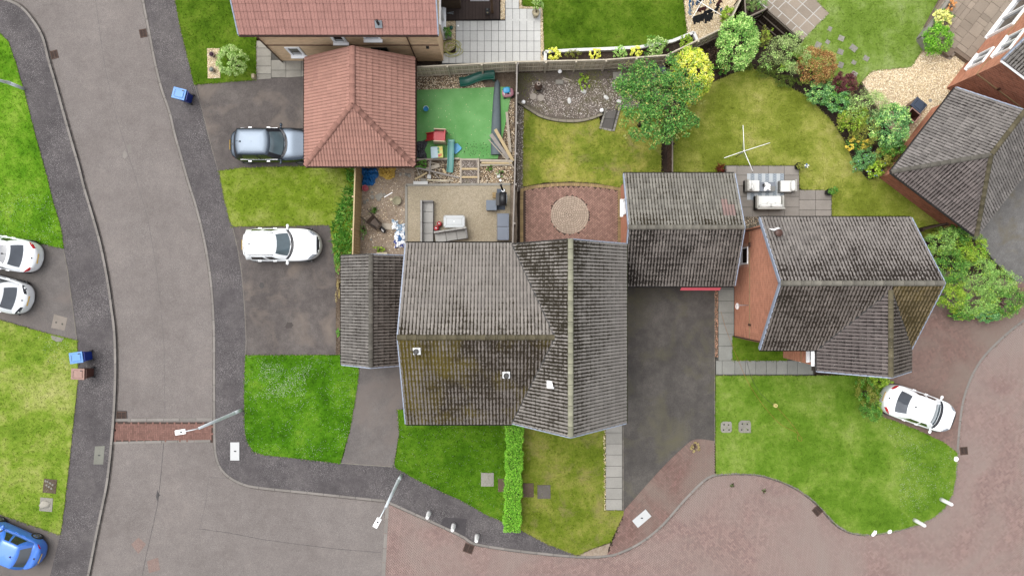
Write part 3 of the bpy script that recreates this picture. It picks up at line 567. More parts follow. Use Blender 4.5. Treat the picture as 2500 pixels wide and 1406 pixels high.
# ------------------------------------------------------------------ roofs and houses
def tile_profile(kind):
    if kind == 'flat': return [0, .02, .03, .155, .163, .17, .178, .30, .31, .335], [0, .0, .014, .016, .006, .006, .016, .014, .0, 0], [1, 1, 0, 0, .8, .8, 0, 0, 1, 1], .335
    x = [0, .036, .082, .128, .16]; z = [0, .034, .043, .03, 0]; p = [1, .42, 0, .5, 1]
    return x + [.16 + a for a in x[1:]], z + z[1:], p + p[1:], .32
class Roof:
    """the tiled slopes of one house: whole tiles become roof_tile objects (the 300 nearest the sky), the rest one joined part"""
    def __init__(s, house, mt, kind='pan', course=.32):
        s.nose = .042 if kind == 'pan' else .022; s.h = house; s.mt = mt; s.kind = kind; s.course = course; s.cand = []; s.V = {}; s.px, s.pz, s.pp, s.tw = tile_profile(kind); s.n = 0; s.roots = []
    def tilegeo(s, tw, L, mt):
        """whole tile in its own frame: nose at v=0, raised .028"""
        k = tw / s.tw; n = len(s.px); xs = [a * k for a in s.px]; LL = L + .05; nz = s.nose
        V = [(x, 0, z + nz + .004) for x, z in zip(xs, s.pz)] + [(x, LL, z + .002) for x, z in zip(xs, s.pz)] + [(x, 0.001, max(z - .0, 0) + .006) for x, z in zip(xs, s.pz)]
        F = [(i, i + 1, n + i + 1, n + i) for i in range(n - 1)] + [(2 * n + i, 2 * n + i + 1, i + 1, i) for i in range(n - 1)]
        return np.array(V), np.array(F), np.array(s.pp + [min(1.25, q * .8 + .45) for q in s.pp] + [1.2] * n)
    def slope(s, poly, a, b, mt=None, deck=M_dflt, rows_from=None):
        """poly: convex outline, 3-D, anticlockwise from above; a->b eave direction and origin"""
        mt = mt or s.mt; a = Vector(a); b = Vector(b); poly = [Vector(p) for p in poly]; u = (b - a).normalized()
        n = (poly[1] - poly[0]).cross(poly[2] - poly[1]).normalized()
        if n.z < 0: n = -n
        v = n.cross(u); W = (b - a).length; q = [((p - a).dot(u), (p - a).dot(v)) for p in poly]
        if sum(q[i - 1][0] * q[i][1] - q[i][0] * q[i - 1][1] for i in range(len(q))) < 0: q = q[::-1]; poly = poly[::-1]
        Lv = max(p[1] for p in q); nc = max(1, round(W / s.tw)); tw = W / nc; nr = max(1, round(Lv / s.course)); L = Lv / nr
        d = MB(); m_ = len(poly); d.add([p - n * .004 for p in poly] + [p - n * .14 for p in poly], [tuple(range(m_)), tuple(range(2 * m_ - 1, m_ - 1, -1))] + [(i, m_ + i, m_ + (i + 1) % m_, (i + 1) % m_) for i in range(m_)])
        roof = d.build('roof', deck, s.h); s.roots.append(roof)
        TV, TF, TP = s.tilegeo(tw, L, mt); M3 = np.array([[u.x, v.x, n.x], [u.y, v.y, n.y], [u.z, v.z, n.z]]); o = np.array(a)
        umin, umax = min(p[0] for p in q), max(p[0] for p in q); key = id(mt); bag = s.V.setdefault((roof, mt), [[], [], [], 0])
        mesh = None
        def inside(x, y): return all((q[i][0] - q[i - 1][0]) * (y - q[i - 1][1]) - (q[i][1] - q[i - 1][1]) * (x - q[i - 1][0]) >= -1e-3 for i in range(len(q)))
        def vr(x):
            lo, hi = -1e9, 1e9
            for i in range(len(q)):
                (x0, y0), (x1, y1) = q[i - 1], q[i]; A_, B_, C_ = -(y1 - y0), (x1 - x0), (y1 - y0) * x0 - (x1 - x0) * y0   # A x + B y + C >= 0
                if abs(B_) < 1e-9:
                    if A_ * x + C_ < -1e-6: return 1, -1
                elif B_ > 0: lo = max(lo, -(A_ * x + C_) / B_)
                else: hi = min(hi, -(A_ * x + C_) / B_)
            return lo, hi
        for i in range(math.floor(umin / tw + 1e-6), math.ceil(umax / tw - 1e-6)):
            for j in range(nr):
                x0, y0 = i * tw, j * L
                if all(inside(x, y) for x, y in ((x0, y0), (x0 + tw, y0), (x0, y0 + L), (x0 + tw, y0 + L))):
                    s.cand.append((a + u * (x0 + tw / 2) + v * (y0 + L / 2), a + u * x0 + v * y0, u, v, n, (TV, TF, TP), roof, mt, (tw, L)))
                else:
                    bag2 = bag; nn = len(s.px); lim = [vr(x0 + t[0]) for t in TV[:nn]]; vs = []; ok = []
                    for t in range(nn):
                        lo, hi = lim[t]; lo = max(lo, y0); hi = min(hi, y0 + L); ok.append(hi - lo > -1e-4)
                        hi = max(hi, lo); f = (lo - y0) / L
                        zt = s.pz[t] + s.nose + .004 - s.nose * f; z1 = s.pz[t] + s.nose + .004 - s.nose * (hi - y0) / L
                        vs.append(((x0 + TV[t][0], lo, zt), (x0 + TV[t][0], hi, z1), (x0 + TV[t][0], lo + .001, .006)))
                    for t in range(nn - 1):
                        if not (ok[t] and ok[t + 1]) or (vs[t][0][1] >= vs[t][1][1] - 1e-4 and vs[t + 1][0][1] >= vs[t + 1][1][1] - 1e-4): continue
                        bb = bag[3]; pts = [vs[t][2], vs[t][0], vs[t][1], vs[t + 1][1], vs[t + 1][0], vs[t + 1][2]]
                        bag[0].append(np.array(pts) @ M3.T + o); bag[1] += [(bb + 1, bb + 4, bb + 3, bb + 2), (bb, bb + 5, bb + 4, bb + 1)]
                        e, g = s.pp[t], s.pp[t + 1]; bag[2] += [e, e, e, g, g, g]; bag[3] += 6
        return roof
    def finish(s, limit=300):
        s.cand.sort(key=lambda c: (c[0] - Vector((0, 0, CAMH))).length)
        def vis(c): p = c[0]; k = FPX / (CAMH - p.z); return -5 < 1250 + p.x * k < 2505 and -5 < 703 - p.y * k < 1411
        top = [c for c in s.cand if vis(c)][:limit]; ids = {id(c) for c in top}; meshes = {}
        for c in s.cand:
            mid, org, u, v, n, (TV, TF, TP), roof, mt, dim = c; tw, L = dim
            if id(c) in ids:
                key = (mt.name, round(tw, 4), round(L, 4))
                if key not in meshes:
                    me = bpy.data.meshes.new('roof_tile'); me.from_pydata([tuple(x) for x in TV], [], [tuple(int(k) for k in f) for f in TF]); me.materials.append(mt)
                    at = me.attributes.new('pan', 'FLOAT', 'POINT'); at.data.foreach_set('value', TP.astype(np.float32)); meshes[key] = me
                o = link('roof_tile', meshes[key], roof); jn = random.uniform(-.002, .003); ja = random.uniform(-.013, .013)
                u2 = (u + v * ja).normalized(); v2 = n.cross(u2); p = org + n * (jn + .006)
                Mw = Matrix(((u2.x, v2.x, n.x, p.x), (u2.y, v2.y, n.y, p.y), (u2.z, v2.z, n.z, p.z), (0, 0, 0, 1))); o.matrix_basis = pmat(roof).inverted() @ Mw
            else:
                bag = s.V[(roof, mt)]; M3 = np.array([[u.x, v.x, n.x], [u.y, v.y, n.y], [u.z, v.z, n.z]]); jn = random.uniform(0, .006)
                bag[0].append((TV + [0, 0, jn]) @ M3.T + np.array(org)); bag[1] += [tuple(int(k) + bag[3] for k in f) for f in TF]; bag[2] += list(TP); bag[3] += len(TV)
        for (roof, mt), (V, F, Pn, k) in s.V.items():
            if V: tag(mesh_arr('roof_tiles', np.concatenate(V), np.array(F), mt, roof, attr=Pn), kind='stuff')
    def ridge(s, a, b, m, r=.122, step=.45, name='ridge_tile', lift=.02):
        a = Vector(a); b = Vector(b); d = b - a; n = max(1, round(d.length / step)); d.normalize(); L = (b - a).length / n; up = Vector((0, 0, 1)); sd_ = d.cross(up).normalized(); up = sd_.cross(d)
        for i in range(n):
            q = a + d * (i * L); mb = MB(); j = random.uniform(-.006, .006); rr = r * random.uniform(.97, 1.03)
            ring = lambda t, rad: [q + d * t + up * (lift + j) + (sd_ * math.cos(x) * rad - up * (-math.sin(x) * rad * .62)) for x in [math.pi * k / 8 for k in range(9)]]
            G = [ring(-.012, rr * 1.05), ring(.03, rr * 1.06), ring(.032, rr), ring(L - .03, rr), ]
            mb.grid(G); mb.add(ring(-.012, rr * 1.05) + ring(-.012, rr * .4), [(k, k + 1, 9 + k + 1, 9 + k) for k in range(8)])
            mb.add(ring(L - .03, rr) + ring(L - .03, rr * .3), [(k + 1, k, 9 + k, 9 + k + 1) for k in range(8)])
            o = mb.build(name, m, s.roots[0], smooth=True)
    def verge(s, a, b, step=.33, m=None, out=0.0):
        """stepped white verge caps from the eave a up to the ridge b"""
        m = m or M_verge; a = Vector(a); b = Vector(b); d = b - a; n = max(1, round(d.length / step)); L = d.length / n; d.normalize(); mb = MB()
        up = Vector((0, 0, 1)); 
        for i in range(n):
            p = a + d * (L * i); q = p + d * L * 1.03; mb.bar(p + up * .035, q + up * .012, .062, .07)
        mb.bar(a - up * .09, b - up * .09, .045, .18)
        mb.build('verge_trim', m, s.h)
    def gutter(s, a, b, m=None, r=.06):
        mb = MB(); a = Vector(a); b = Vector(b); d = (b - a).normalized(); sd_ = d.cross(Vector((0, 0, 1)))
        ring = lambda p, rr: [p + sd_ * math.cos(t) * rr - Vector((0, 0, 1)) * math.sin(t) * rr for t in [math.pi * k / 6 for k in range(7)]]
        mb.grid([ring(a, r), ring(b, r)]); mb.grid([ring(a, r - .008), ring(b, r - .008)], True); mb.build('gutter', m or M_gutter, s.h, smooth=True)
    def valley(s, a, b, wd=.12, m=None):
        mb = MB(); mb.bar(Vector(a) + Vector((0, 0, .085)), Vector(b) + Vector((0, 0, .085)), wd * .8, .02); mb.build('valley_lead', m or M_lead, s.roots[0])
def bricks(parent, p0, d, n, ln, z0, z1, m, hole=()):
    """courses of single bricks standing 6 mm proud of a wall; z1 may be a function of the distance along it"""
    C = []; Hl = []; d = np.array([d[0], d[1], 0.]); n = np.array([n[0], n[1], 0.]); j = 0; z = z0
    while z < (z1 if not callable(z1) else 20):
        x = -.1125 * (j % 2); any_ = False
        while x < ln:
            a, b = max(x, 0), min(x + .225, ln); c = (a + b) / 2
            top = z1(c) if callable(z1) else z1
            if b - a > .05 and z + .075 <= top and not any(h[0] - .05 < c < h[1] + .05 and h[2] - .05 < z + .04 < h[3] + .05 for h in hole):
                C.append(np.array(p0) + d * c + np.array([0, 0, z + .0375])); Hl.append((b - a) / 2 - .005)
            if z + .075 <= top: any_ = True
            x += .225
        z += .075; j += 1
        if callable(z1) and not any_ and z > z0 + 3: break
    C = np.array(C); Hl = np.array(Hl)[:, None]; U = d * Hl; V_ = np.tile([0, 0, .0325], (len(C), 1)); nb = len(C)
    o = n * RNG.uniform(.005, .009, (nb, 1)); f = [C - U - V_ + o, C + U - V_ + o, C + U + V_ + o, C - U + V_ + o]; k = [C - U - V_, C + U - V_, C + U + V_, C - U + V_]
    VV = np.stack(f + k, 1).reshape(-1, 3); b = (np.arange(nb) * 8)[:, None]
    F = np.concatenate([b + np.array(q) for q in ([0, 1, 2, 3], [0, 4, 5, 1], [1, 5, 6, 2], [2, 6, 7, 3], [3, 7, 4, 0])], 0)
    return tag(mesh_arr('bricks', VV, F, m, parent), kind='stuff')
def window(parent, p, d, n, w, h, frame=M_upvc, glass=M_glass, mull=1, sill=True, label=None, t=.07, name='window', depth=.05):
    """p: lower corner on the wall face, d along it, n outwards"""
    p = Vector(p); d = Vector((d[0], d[1], 0)); n = Vector((n[0], n[1], 0)); z = Vector((0, 0, 1)); mb = MB(); c = n * depth / 2
    for a, b in ((p + z * t / 2, p + d * w + z * t / 2), (p + z * (h - t / 2), p + d * w + z * (h - t / 2))): mb.bar(a + c, b + c, depth, t)
    xs = [t / 2] + [w * (i + 1) / (mull + 1) for i in range(mull)] + [w - t / 2]
    for x in xs: mb.bar(p + d * x + c + z * t, p + d * x + c + z * (h - t), t, depth, up=n)
    o = mb.build(name, frame, parent)
    if label: o['label'] = label
    g = MB(); g.bar(p + n * .012 + z * h / 2, p + n * .012 + d * w + z * h / 2, .012, h - t); g.build('pane', glass, o)
    if sill: s_ = MB(); s_.bar(p - z * .03 + n * .08 - d * .05, p - z * .03 + n * .08 + d * (w + .05), .18, .05); s_.build('sill', frame, o)
    return o
def wallbox(house, pts, z0, z1, m, name='wall'): return MB().prism(pts, z0, z1).build(name, m, house)
def gable(house, a, b, apex, th, m):
    """triangular gable wall from eave point a to b; th: thickness vector inwards"""
    v = [Vector(a), Vector(b), Vector(apex)]; w2 = [p + Vector(th) for p in v]
    MB().add(v + w2, [(0, 1, 2), (5, 4, 3), (0, 3, 4, 1), (1, 4, 5, 2), (2, 5, 3, 0)]).build('gable', m, house)
def vent(house, p, kind=0, rx=R(28.6), ry=0):
    p = Vector(p); fl = MB(); fl.box((p.x, p.y, p.z + .04), (.34, .34, .05), 0, rx, ry); f = fl.build('vent_flashing', M_white if kind < 3 else M_metal, house)
    mb = MB()
    if kind == 3: mb.tube([p, p + Vector((0, 0, .5))], .06, 12); mb.build('vent_pipe', M_black, f, smooth=True); return
    mb.lathe([(.08, 0), (.08, .3), (.13, .32), (.13, .38), (.09, .4), (.09, .36), (0, .36)], p, 14); mb.build('vent_cowl', M_white if kind == 2 else plain('grey_cowl', A(84, 82, 80), .5), f, smooth=False)
    if kind == 2: q = MB(); q.tube([p + Vector((0, 0, .4)), p + Vector((.0, -.05, .47)), p + Vector((.16, -.1, .44))], .06, 8); q.build('vent_spout', M_white, f, smooth=True)
DM = A(50, 43, 35); DM2 = A(62, 54, 38)
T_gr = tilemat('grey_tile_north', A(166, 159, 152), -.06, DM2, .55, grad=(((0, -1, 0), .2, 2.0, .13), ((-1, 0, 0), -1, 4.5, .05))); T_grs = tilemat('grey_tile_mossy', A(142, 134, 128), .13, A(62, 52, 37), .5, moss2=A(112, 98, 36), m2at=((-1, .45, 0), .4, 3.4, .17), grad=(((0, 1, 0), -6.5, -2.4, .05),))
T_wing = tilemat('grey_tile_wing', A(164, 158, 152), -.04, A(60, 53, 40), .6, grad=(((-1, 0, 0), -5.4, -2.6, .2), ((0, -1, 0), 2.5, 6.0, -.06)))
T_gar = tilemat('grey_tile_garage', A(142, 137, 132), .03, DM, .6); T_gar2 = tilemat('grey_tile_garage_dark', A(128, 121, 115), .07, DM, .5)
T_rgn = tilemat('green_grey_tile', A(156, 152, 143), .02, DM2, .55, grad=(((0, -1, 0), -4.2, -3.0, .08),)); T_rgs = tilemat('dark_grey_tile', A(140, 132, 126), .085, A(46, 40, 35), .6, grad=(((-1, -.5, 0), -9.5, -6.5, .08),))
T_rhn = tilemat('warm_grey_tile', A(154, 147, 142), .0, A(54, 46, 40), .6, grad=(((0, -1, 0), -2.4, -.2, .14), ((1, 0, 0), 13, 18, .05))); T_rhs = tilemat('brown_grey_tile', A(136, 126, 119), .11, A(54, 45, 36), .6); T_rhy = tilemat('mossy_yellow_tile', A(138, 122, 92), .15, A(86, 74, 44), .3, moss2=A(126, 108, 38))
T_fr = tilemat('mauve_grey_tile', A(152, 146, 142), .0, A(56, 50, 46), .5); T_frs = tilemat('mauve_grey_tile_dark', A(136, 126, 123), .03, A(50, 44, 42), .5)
T_red = tilemat('red_tile', A(204, 155, 140), -.3, A(120, 90, 80), .12, drift=.08, dirt_shade=.42); T_redf = tilemat('red_flat_tile', A(206, 154, 143), -.3, A(110, 80, 74), .15, drift=.06, dirt_shade=.3)
M_ridge = slabmat('grey_ridge_tile', A(146, 141, 130), .14, .32); M_ridgeg = slabmat('lichen_ridge_tile', A(180, 178, 154), .12, .26); M_ridged = slabmat('dark_ridge_tile', A(118, 114, 106), .12, .35); M_ridger = slabmat('red_ridge_tile', A(190, 142, 128), .06, .1)
M_ridgem = slabmat('mossy_ridge_tile', A(118, 110, 88), .18, .42)
B_red = lambda ax: brickmat('red_brick_%d' % round(100 * ax[0]), A(164, 104, 80), A(182, 122, 98), A(190, 170, 156), ax)
M_brick = pavermat('red_brick', (.40, .185, .12, 1), .16); M_brickd = pavermat('brown_brick', (.27, .11, .07, 1), .2); M_buff = pavermat('buff_brick', (.58, .42, .27, 1), .1); M_mortred = plain('red_mortar', (.42, .3, .24, 1), .95); M_mortbuff = plain('buff_mortar', (.55, .42, .29, 1), .95)
M_brown = plain('brown_pipe', A(92, 60, 48), .5); M_string = plain('string_course', A(196, 166, 122), .8)
# --- grey house in the middle
H1 = thing('house', 'large house in the middle with mossy grey tiles and a crossing gabled wing', 'house', (0, -2.2, 0))
EW, EE, YN, YS, RZ, RY = -5.13, 0.0, 2.13, -6.52, 7.35, -2.21; WX, WZ, WE = 2.557, 8.1, 5.47
xj = WX * (RZ - 5) / (WZ - 5)
r = Roof(H1, T_gr)
r.slope([(EE, YN, 5), (EW, YN, 5), (EW, RY, RZ), (xj, RY, RZ)], (EE + 2.0, YN, 5), (EW, YN, 5), T_gr)
r.slope([(EW, YS, 5), (EE, YS, 5), (xj, RY, RZ), (EW, RY, RZ)], (EW, YS, 5), (EE + 2.0, YS, 5), T_grs)
r.slope([(EE, YN, 5), (xj, RY, RZ), (WX, RY, WZ), (WX, YN, WZ)], (EE, YN, 5), (EE, YS, 5), T_wing)
r.slope([(xj, RY, RZ), (EE, YS, 5), (WX, YS, WZ), (WX, RY, WZ)], (EE, YN, 5), (EE, YS, 5), T_wing)
r.slope([(WE, YS, 5), (WE, YN, 5), (WX, YN, WZ), (WX, YS, WZ)], (WE, YS, 5), (WE, YN, 5), T_wing)
r.finish(); r.ridge((EW, RY, RZ), (xj, RY, RZ), M_ridgem); r.ridge((WX, YN, WZ), (WX, YS, WZ), M_ridgeg)
r.valley((EE, YN, 5), (xj, RY, RZ)); r.valley((EE, YS, 5), (xj, RY, RZ))
r.verge((EW, YN, 5), (EW, RY, RZ)); r.verge((EW, YS, 5), (EW, RY, RZ)); r.verge((WE, YN, 5), (WX, YN, WZ)); r.verge((EE, YN, 5), (WX, YN, WZ), m=M_lead); r.verge((WE, YS, 5), (WX, YS, WZ)); r.verge((EE, YS, 5), (WX, YS, WZ))
r.gutter((EW, YN + .05, 4.95), (EE, YN + .05, 4.95)); r.gutter((EE, YS - .05, 4.95), (EW, YS - .05, 4.95)); r.gutter((WE + .05, YN, 4.95), (WE + .05, YS, 4.95), plain('mossy_gutter', A(84, 92, 44), .8))
bm1 = B_red((1, 0)); wallbox(H1, [(-4.9, 1.85), (5.15, 1.85), (5.15, -6.2), (-4.9, -6.2)], 0, 4.86, bm1)
gable(H1, (-4.9, 1.85, 4.86), (-4.9, -6.2, 4.86), (-4.9, RY, RZ - .2), (.2, 0, 0), B_red((0, 1))); gable(H1, (.3, 1.85, 4.86), (5.15, 1.85, 4.86), (WX, 1.85, WZ - .25), (0, -.2, 0), bm1); gable(H1, (.3, -6.2, 4.86), (5.15, -6.2, 4.86), (WX, -6.2, WZ - .25), (0, .2, 0), bm1)
for x in (-3.6, -1.6, 1.6, 3.2): window(H1, (x, -6.2, 1.0), (1, 0), (0, -1), 1.3, 1.2); window(H1, (x, -6.2, 3.4), (1, 0), (0, -1), 1.2, 1.1)
for x in (-3.2, 2.0): window(H1, (x, 1.85, 1.0), (1, 0), (0, 1), 1.6, 1.2)
window(H1, (4.2, -6.2, .1), (1, 0), (0, -1), .85, 2.0, M_white, M_brown, 0, False, name='door')
zs = lambda y: 5 + (RZ - 5) * (y - YS) / (RY - YS)
for px, py, k in ((1018, 857, 1), (1236, 915, 1)):
    q = P(px, py, 6.6); z = zs(q.y) + .08; q = P(px, py, z); vent(H1, (q.x, q.y, z), k)
q = P(1342, 938, 7.4); z = 5 + (WZ - 5) * q.x / WX + .08; q = P(1342, 938, z); vent(H1, (q.x, q.y, z), 2, 0, -R(50))
# --- small grey garage attached on its left
G1 = thing('garage', 'small grey tiled garage attached to the left of the middle house', 'garage', (-7, -1.2, 0))
r = Roof(G1, T_gar); x0, x1, xr, yn, ys, zr = -8.81, -5.24, -7.02, 1.68, -3.98, 3.9
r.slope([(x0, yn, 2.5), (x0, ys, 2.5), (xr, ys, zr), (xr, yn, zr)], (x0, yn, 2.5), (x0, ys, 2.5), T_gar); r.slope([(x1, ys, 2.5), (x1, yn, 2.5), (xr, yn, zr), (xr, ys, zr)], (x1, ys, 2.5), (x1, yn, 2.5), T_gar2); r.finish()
r.ridge((xr, yn, zr), (xr, ys, zr), M_ridged); r.verge((x0, yn, 2.5), (xr, yn, zr), m=M_lead); r.verge((x1, yn, 2.5), (xr, yn, zr)); r.verge((x0, ys, 2.5), (xr, ys, zr)); r.verge((x1, ys, 2.5), (xr, ys, zr)); r.gutter((x0 - .05, yn, 2.45), (x0 - .05, ys, 2.45))
wallbox(G1, [(-8.55, 1.5), (-4.95, 1.5), (-4.95, -3.75), (-8.55, -3.75)], 0, 2.4, bm1); gable(G1, (-8.5, 1.5, 2.4), (-5.2, 1.5, 2.4), (xr, 1.5, zr - .2), (0, -.2, 0), bm1); gable(G1, (-8.5, -3.75, 2.4), (-5.2, -3.75, 2.4), (xr, -3.75, zr - .2), (0, .2, 0), bm1)
mb = MB(); mb.bar((-8.0, -3.79, 1.05), (-5.5, -3.79, 1.05), .06, 2.1); mb.build('garage_door', M_white, G1)
# --- garage with the red door
G2 = thing('garage', 'grey tiled garage with a tilted red garage door over the dark driveway', 'garage', (8.7, 3, 0))
r = Roof(G2, T_rgn); x0, x1, ys, yn, ym, zr = 5.78, 11.55, .13, 5.9, 3.01, 4.0
r.slope([(x1, yn, 2.5), (x0, yn, 2.5), (x0, ym, zr), (x1, ym, zr)], (x1, yn, 2.5), (x0, yn, 2.5), T_rgn); r.slope([(x0, ys, 2.5), (x1, ys, 2.5), (x1, ym, zr), (x0, ym, zr)], (x0, ys, 2.5), (x1, ys, 2.5), T_rgs); r.finish()
r.ridge((x0, ym, zr), (x1, ym, zr), M_ridge); 
for x in (x0, x1): r.verge((x, yn, 2.5), (x, ym, zr)); r.verge((x, ys, 2.5), (x, ym, zr))
r.gutter((x0, yn + .05, 2.45), (x1, yn + .05, 2.45)); r.gutter((x1, ys - .05, 2.45), (x0, ys - .05, 2.45))
bw = B_red((0, 1)); wallbox(G2, [(6.02, .42), (11.35, .42), (11.35, 5.65), (6.02, 5.65)], 0, 2.4, bw)
for x, t in ((6.02, .2), (11.35, -.2)): gable(G2, (x, .42, 2.4), (x, 5.65, 2.4), (x, ym, zr - .2), (t, 0, 0), bw)
bricks(G2, (6.02, .42, 0), (0, 1), (-1, 0), 5.2, 0, 2.4, M_brick, [(3.45, 4.35, .9, 2.0)]); window(G2, (6.02, 3.9, .95), (0, 1), (-1, 0), .85, 1.0, M_upvc, glassmat('grey_glass', A(150, 156, 165)), 0)
gd = MB(); gd.bar((9.0, .1, 1.3), (11.12, .1, 1.3), .03, .06); dr = gd.build('garage_door', plain('red_door', (.78, .13, .17, 1), .5, .06), G2); dr['label'] = 'red boarded garage door tipped outwards at its foot'
for i in range(13):
    xx = 9.0 + 2.12 * (i + .5) / 13; lean = (i - 6) * .012; b = MB(); b.bar((xx + lean, .3, 2.16), (xx - lean, -.13, 1.35), .155, .03, up=(1, 0, 0)); 
    b = MB(); b.add([(xx - .079, .30, 2.16), (xx + .079, .30, 2.16), (xx + .079, -.13, 1.35), (xx - .079, -.13, 1.35), (xx - .079, .33, 2.15), (xx + .079, .33, 2.15), (xx + .079, -.10, 1.34), (xx - .079, -.10, 1.34)], [(3, 2, 1, 0), (4, 5, 6, 7), (0, 1, 5, 4), (1, 2, 6, 5), (2, 3, 7, 6), (3, 0, 4, 7)])
    b.build('door_board', _MC['red_door'], dr)
bpy.context.view_layer.update(); q = P(1789, 500, 3.5); odd = tilemat('odd_pink_tile', A(176, 148, 142), -.1, DM2, .3)
for o in sorted([o for rr_ in r.roots for o in rr_.children if o.name.startswith('roof_tile') and len(o.data.vertices) < 60], key=lambda o: (o.matrix_world.translation - q).length)[:5]:
    o.material_slots[0].link = 'OBJECT'; o.material_slots[0].material = odd; o['label'] = 'pinkish replacement tile'
# --- brick house on the right
H2 = thing('house', 'brick house on the right with a red brick gable wall and mossy grey tiles', 'house', (15.6, 0, 0))
r = Roof(H2, T_rhn); x0, x1, ys, yn, ym, zr = 11.94, 19.24, -2.94, 3.36, .21, 7.55; wx0, wx1, wxm, wys, wz = 14.72, 19.2, 16.97, -4.02, 7.3; ya = ym - (zr - wz) / (zr - 5) * (ym - ys)
r.slope([(x1, yn, 5), (x0, yn, 5), (x0, ym, zr), (x1, ym, zr)], (x1, yn, 5), (x0, yn, 5), T_rhn)
r.slope([(x0, ys, 5), (wx0, ys, 5), (wxm, ya, wz), (wxm, ym, zr), (x0, ym, zr)], (x0, ys, 5), (x1, ys, 5), T_rhs)
r.slope([(wxm, ya, wz), (x1, ys, 5), (x1, ym, zr), (wxm, ym, zr)], (x0, ys, 5), (x1, ys, 5), T_rhy)
r.slope([(wx0, ys, 5), (wx0, wys, 5), (wxm, wys, wz), (wxm, ya, wz)], (wx0, ya, 5), (wx0, wys, 5), T_frs); r.slope([(wx1, wys, 5), (wx1, ys, 5), (wxm, ya, wz), (wxm, wys, wz)], (wx1, wys, 5), (wx1, ya, 5), T_rhs); r.finish()
r.ridge((x0, ym, zr), (x1, ym, zr), M_ridge); r.ridge((wxm, ya, wz), (wxm, wys, wz), M_ridgem); r.valley((wx0, ys, 5), (wxm, ya, wz)); r.valley((wx1, ys, 5), (wxm, ya, wz))
for x in (x0, x1): r.verge((x, yn, 5), (x, ym, zr)); r.verge((x, ys, 5), (x, ym, zr))
r.verge((wx0, wys, 5), (wxm, wys, wz)); r.verge((wx1, wys, 5), (wxm, wys, wz)); r.gutter((x0, yn + .05, 4.95), (x1, yn + .05, 4.95)); r.gutter((wx0, ys - .05, 4.95), (x0, ys - .05, 4.95)); r.gutter((wx0 - .05, wys, 4.95), (wx0 - .05, ys, 4.95))
wx = 12.33; wallbox(H2, [(wx, -2.72), (15.0, -2.72), (15.0, -3.85), (18.95, -3.85), (18.95, 3.1), (wx, 3.1)], 0, 4.86, M_mortred); gable(H2, (wx, -2.72, 4.86), (wx, 3.1, 4.86), (wx, ym, zr - .2), (.2, 0, 0), M_mortred)
gh = lambda c: 4.86 + (zr - .25 - 4.86) * (1 - abs((c - 2.72) - ym) / 2.95)
bricks(H2, (wx, -2.72, 0), (0, 1), (-1, 0), 5.82, 0, gh, M_brick, [(3.95, 4.9, .95, 2.3)]); bricks(H2, (15.0, -2.72, 0), (0, -1), (-1, 0), 1.13, 0, 4.85, M_brick); bricks(H2, (wx, -2.72, 0), (1, 0), (0, -1), 2.67, 0, 4.8, M_brick)
mb = MB(); mb.bar((wx - .01, -2.72, 2.5), (wx - .01, 3.1, 2.5), .03, .075); mb.bar((14.99, -2.72, 2.5), (14.99, -3.85, 2.5), .03, .075); mb.build('string_course', M_string, H2)
window(H2, (wx, 1.25, 1.0), (0, 1), (-1, 0), .9, 1.25, M_upvc, glassmat('dark_glass', (.004, .004, .005, 1)), 0)
for y, z in ((-2.66, 4.8), (2.98, 4.8)): mb = MB(); mb.tube([(wx - .07, y, 0), (wx - .07, y, z)], .035, 8); mb.build('drainpipe', M_brown, H2, True)
mb = MB(); mb.bar((wx - .05, -1.9, 2.42), (wx - .05, -1.9, 2.75), .1, .05); mb.bar((wx - .04, 2.1, 2.6), (wx - .04, 2.35, 2.6), .1, .12); mb.build('wall_vent', M_brown, H2)
window(H2, (15.0, -3.7, 3.5), (0, 1), (-1, 0), .8, 1.0, M_upvc, M_glass, 0); mb = MB(); mb.box((14.7, -3.35, 4.83), (.42, .85, .06)); mb.build('soffit', M_upvc, H2)
mb = MB(); mb.box((14.86, -3.93, 4.6), (.3, .24, .5)); mb.build('corner_box', plain('brown_box', A(88, 78, 76), .6), H2)
for x in (15.6, 17.4): window(H2, (x, -3.85, 1.0), (1, 0), (0, -1), 1.2, 1.2); window(H2, (x, -3.85, 3.3), (1, 0), (0, -1), 1.2, 1.2)
for x in (13, 15.5, 17.3): window(H2, (x, 3.1, 3.2), (1, 0), (0, 1), 1.2, 1.2)
q = P(1897, 566, 5.9); z = 5 + (zr - 5) * (yn - q.y) / (yn - ym) + .05; mb = MB(); mb.lathe([(.12, 0), (.12, .3), (.17, .31), (.17, .4), (.06, .44), (0, .44)], (q.x + .05, q.y - .06, z), 12); mb.build('flue_terminal', M_brown, H2)
mb = MB(); mb.tube([(q.x - .28, q.y + .16, z + .06), (q.x - .1, q.y + .1, z + .14), (q.x + .1, q.y + .18, z + .14), (q.x + .22, q.y + .16, z + .08)], [.02, .05, .05, .02], 8); mb.build('flue_bracket', M_white, H2, True)
mb = MB(); mb.tube([(wx, -.9, 2.3), (wx - .55, -.9, 2.35)], .018, 6); da = mb.build('satellite_arm', M_metal, H2, True)
mb = MB(); mb.lathe([(0, -.05), (.1, -.035), (.17, 0), (.165, .012), (.1, -.02), (0, -.035)], (wx - .6, -.95, 2.35), 16, Matrix.Rotation(R(40), 4, 'Y')); mb.build('satellite_dish', M_white, da, True)
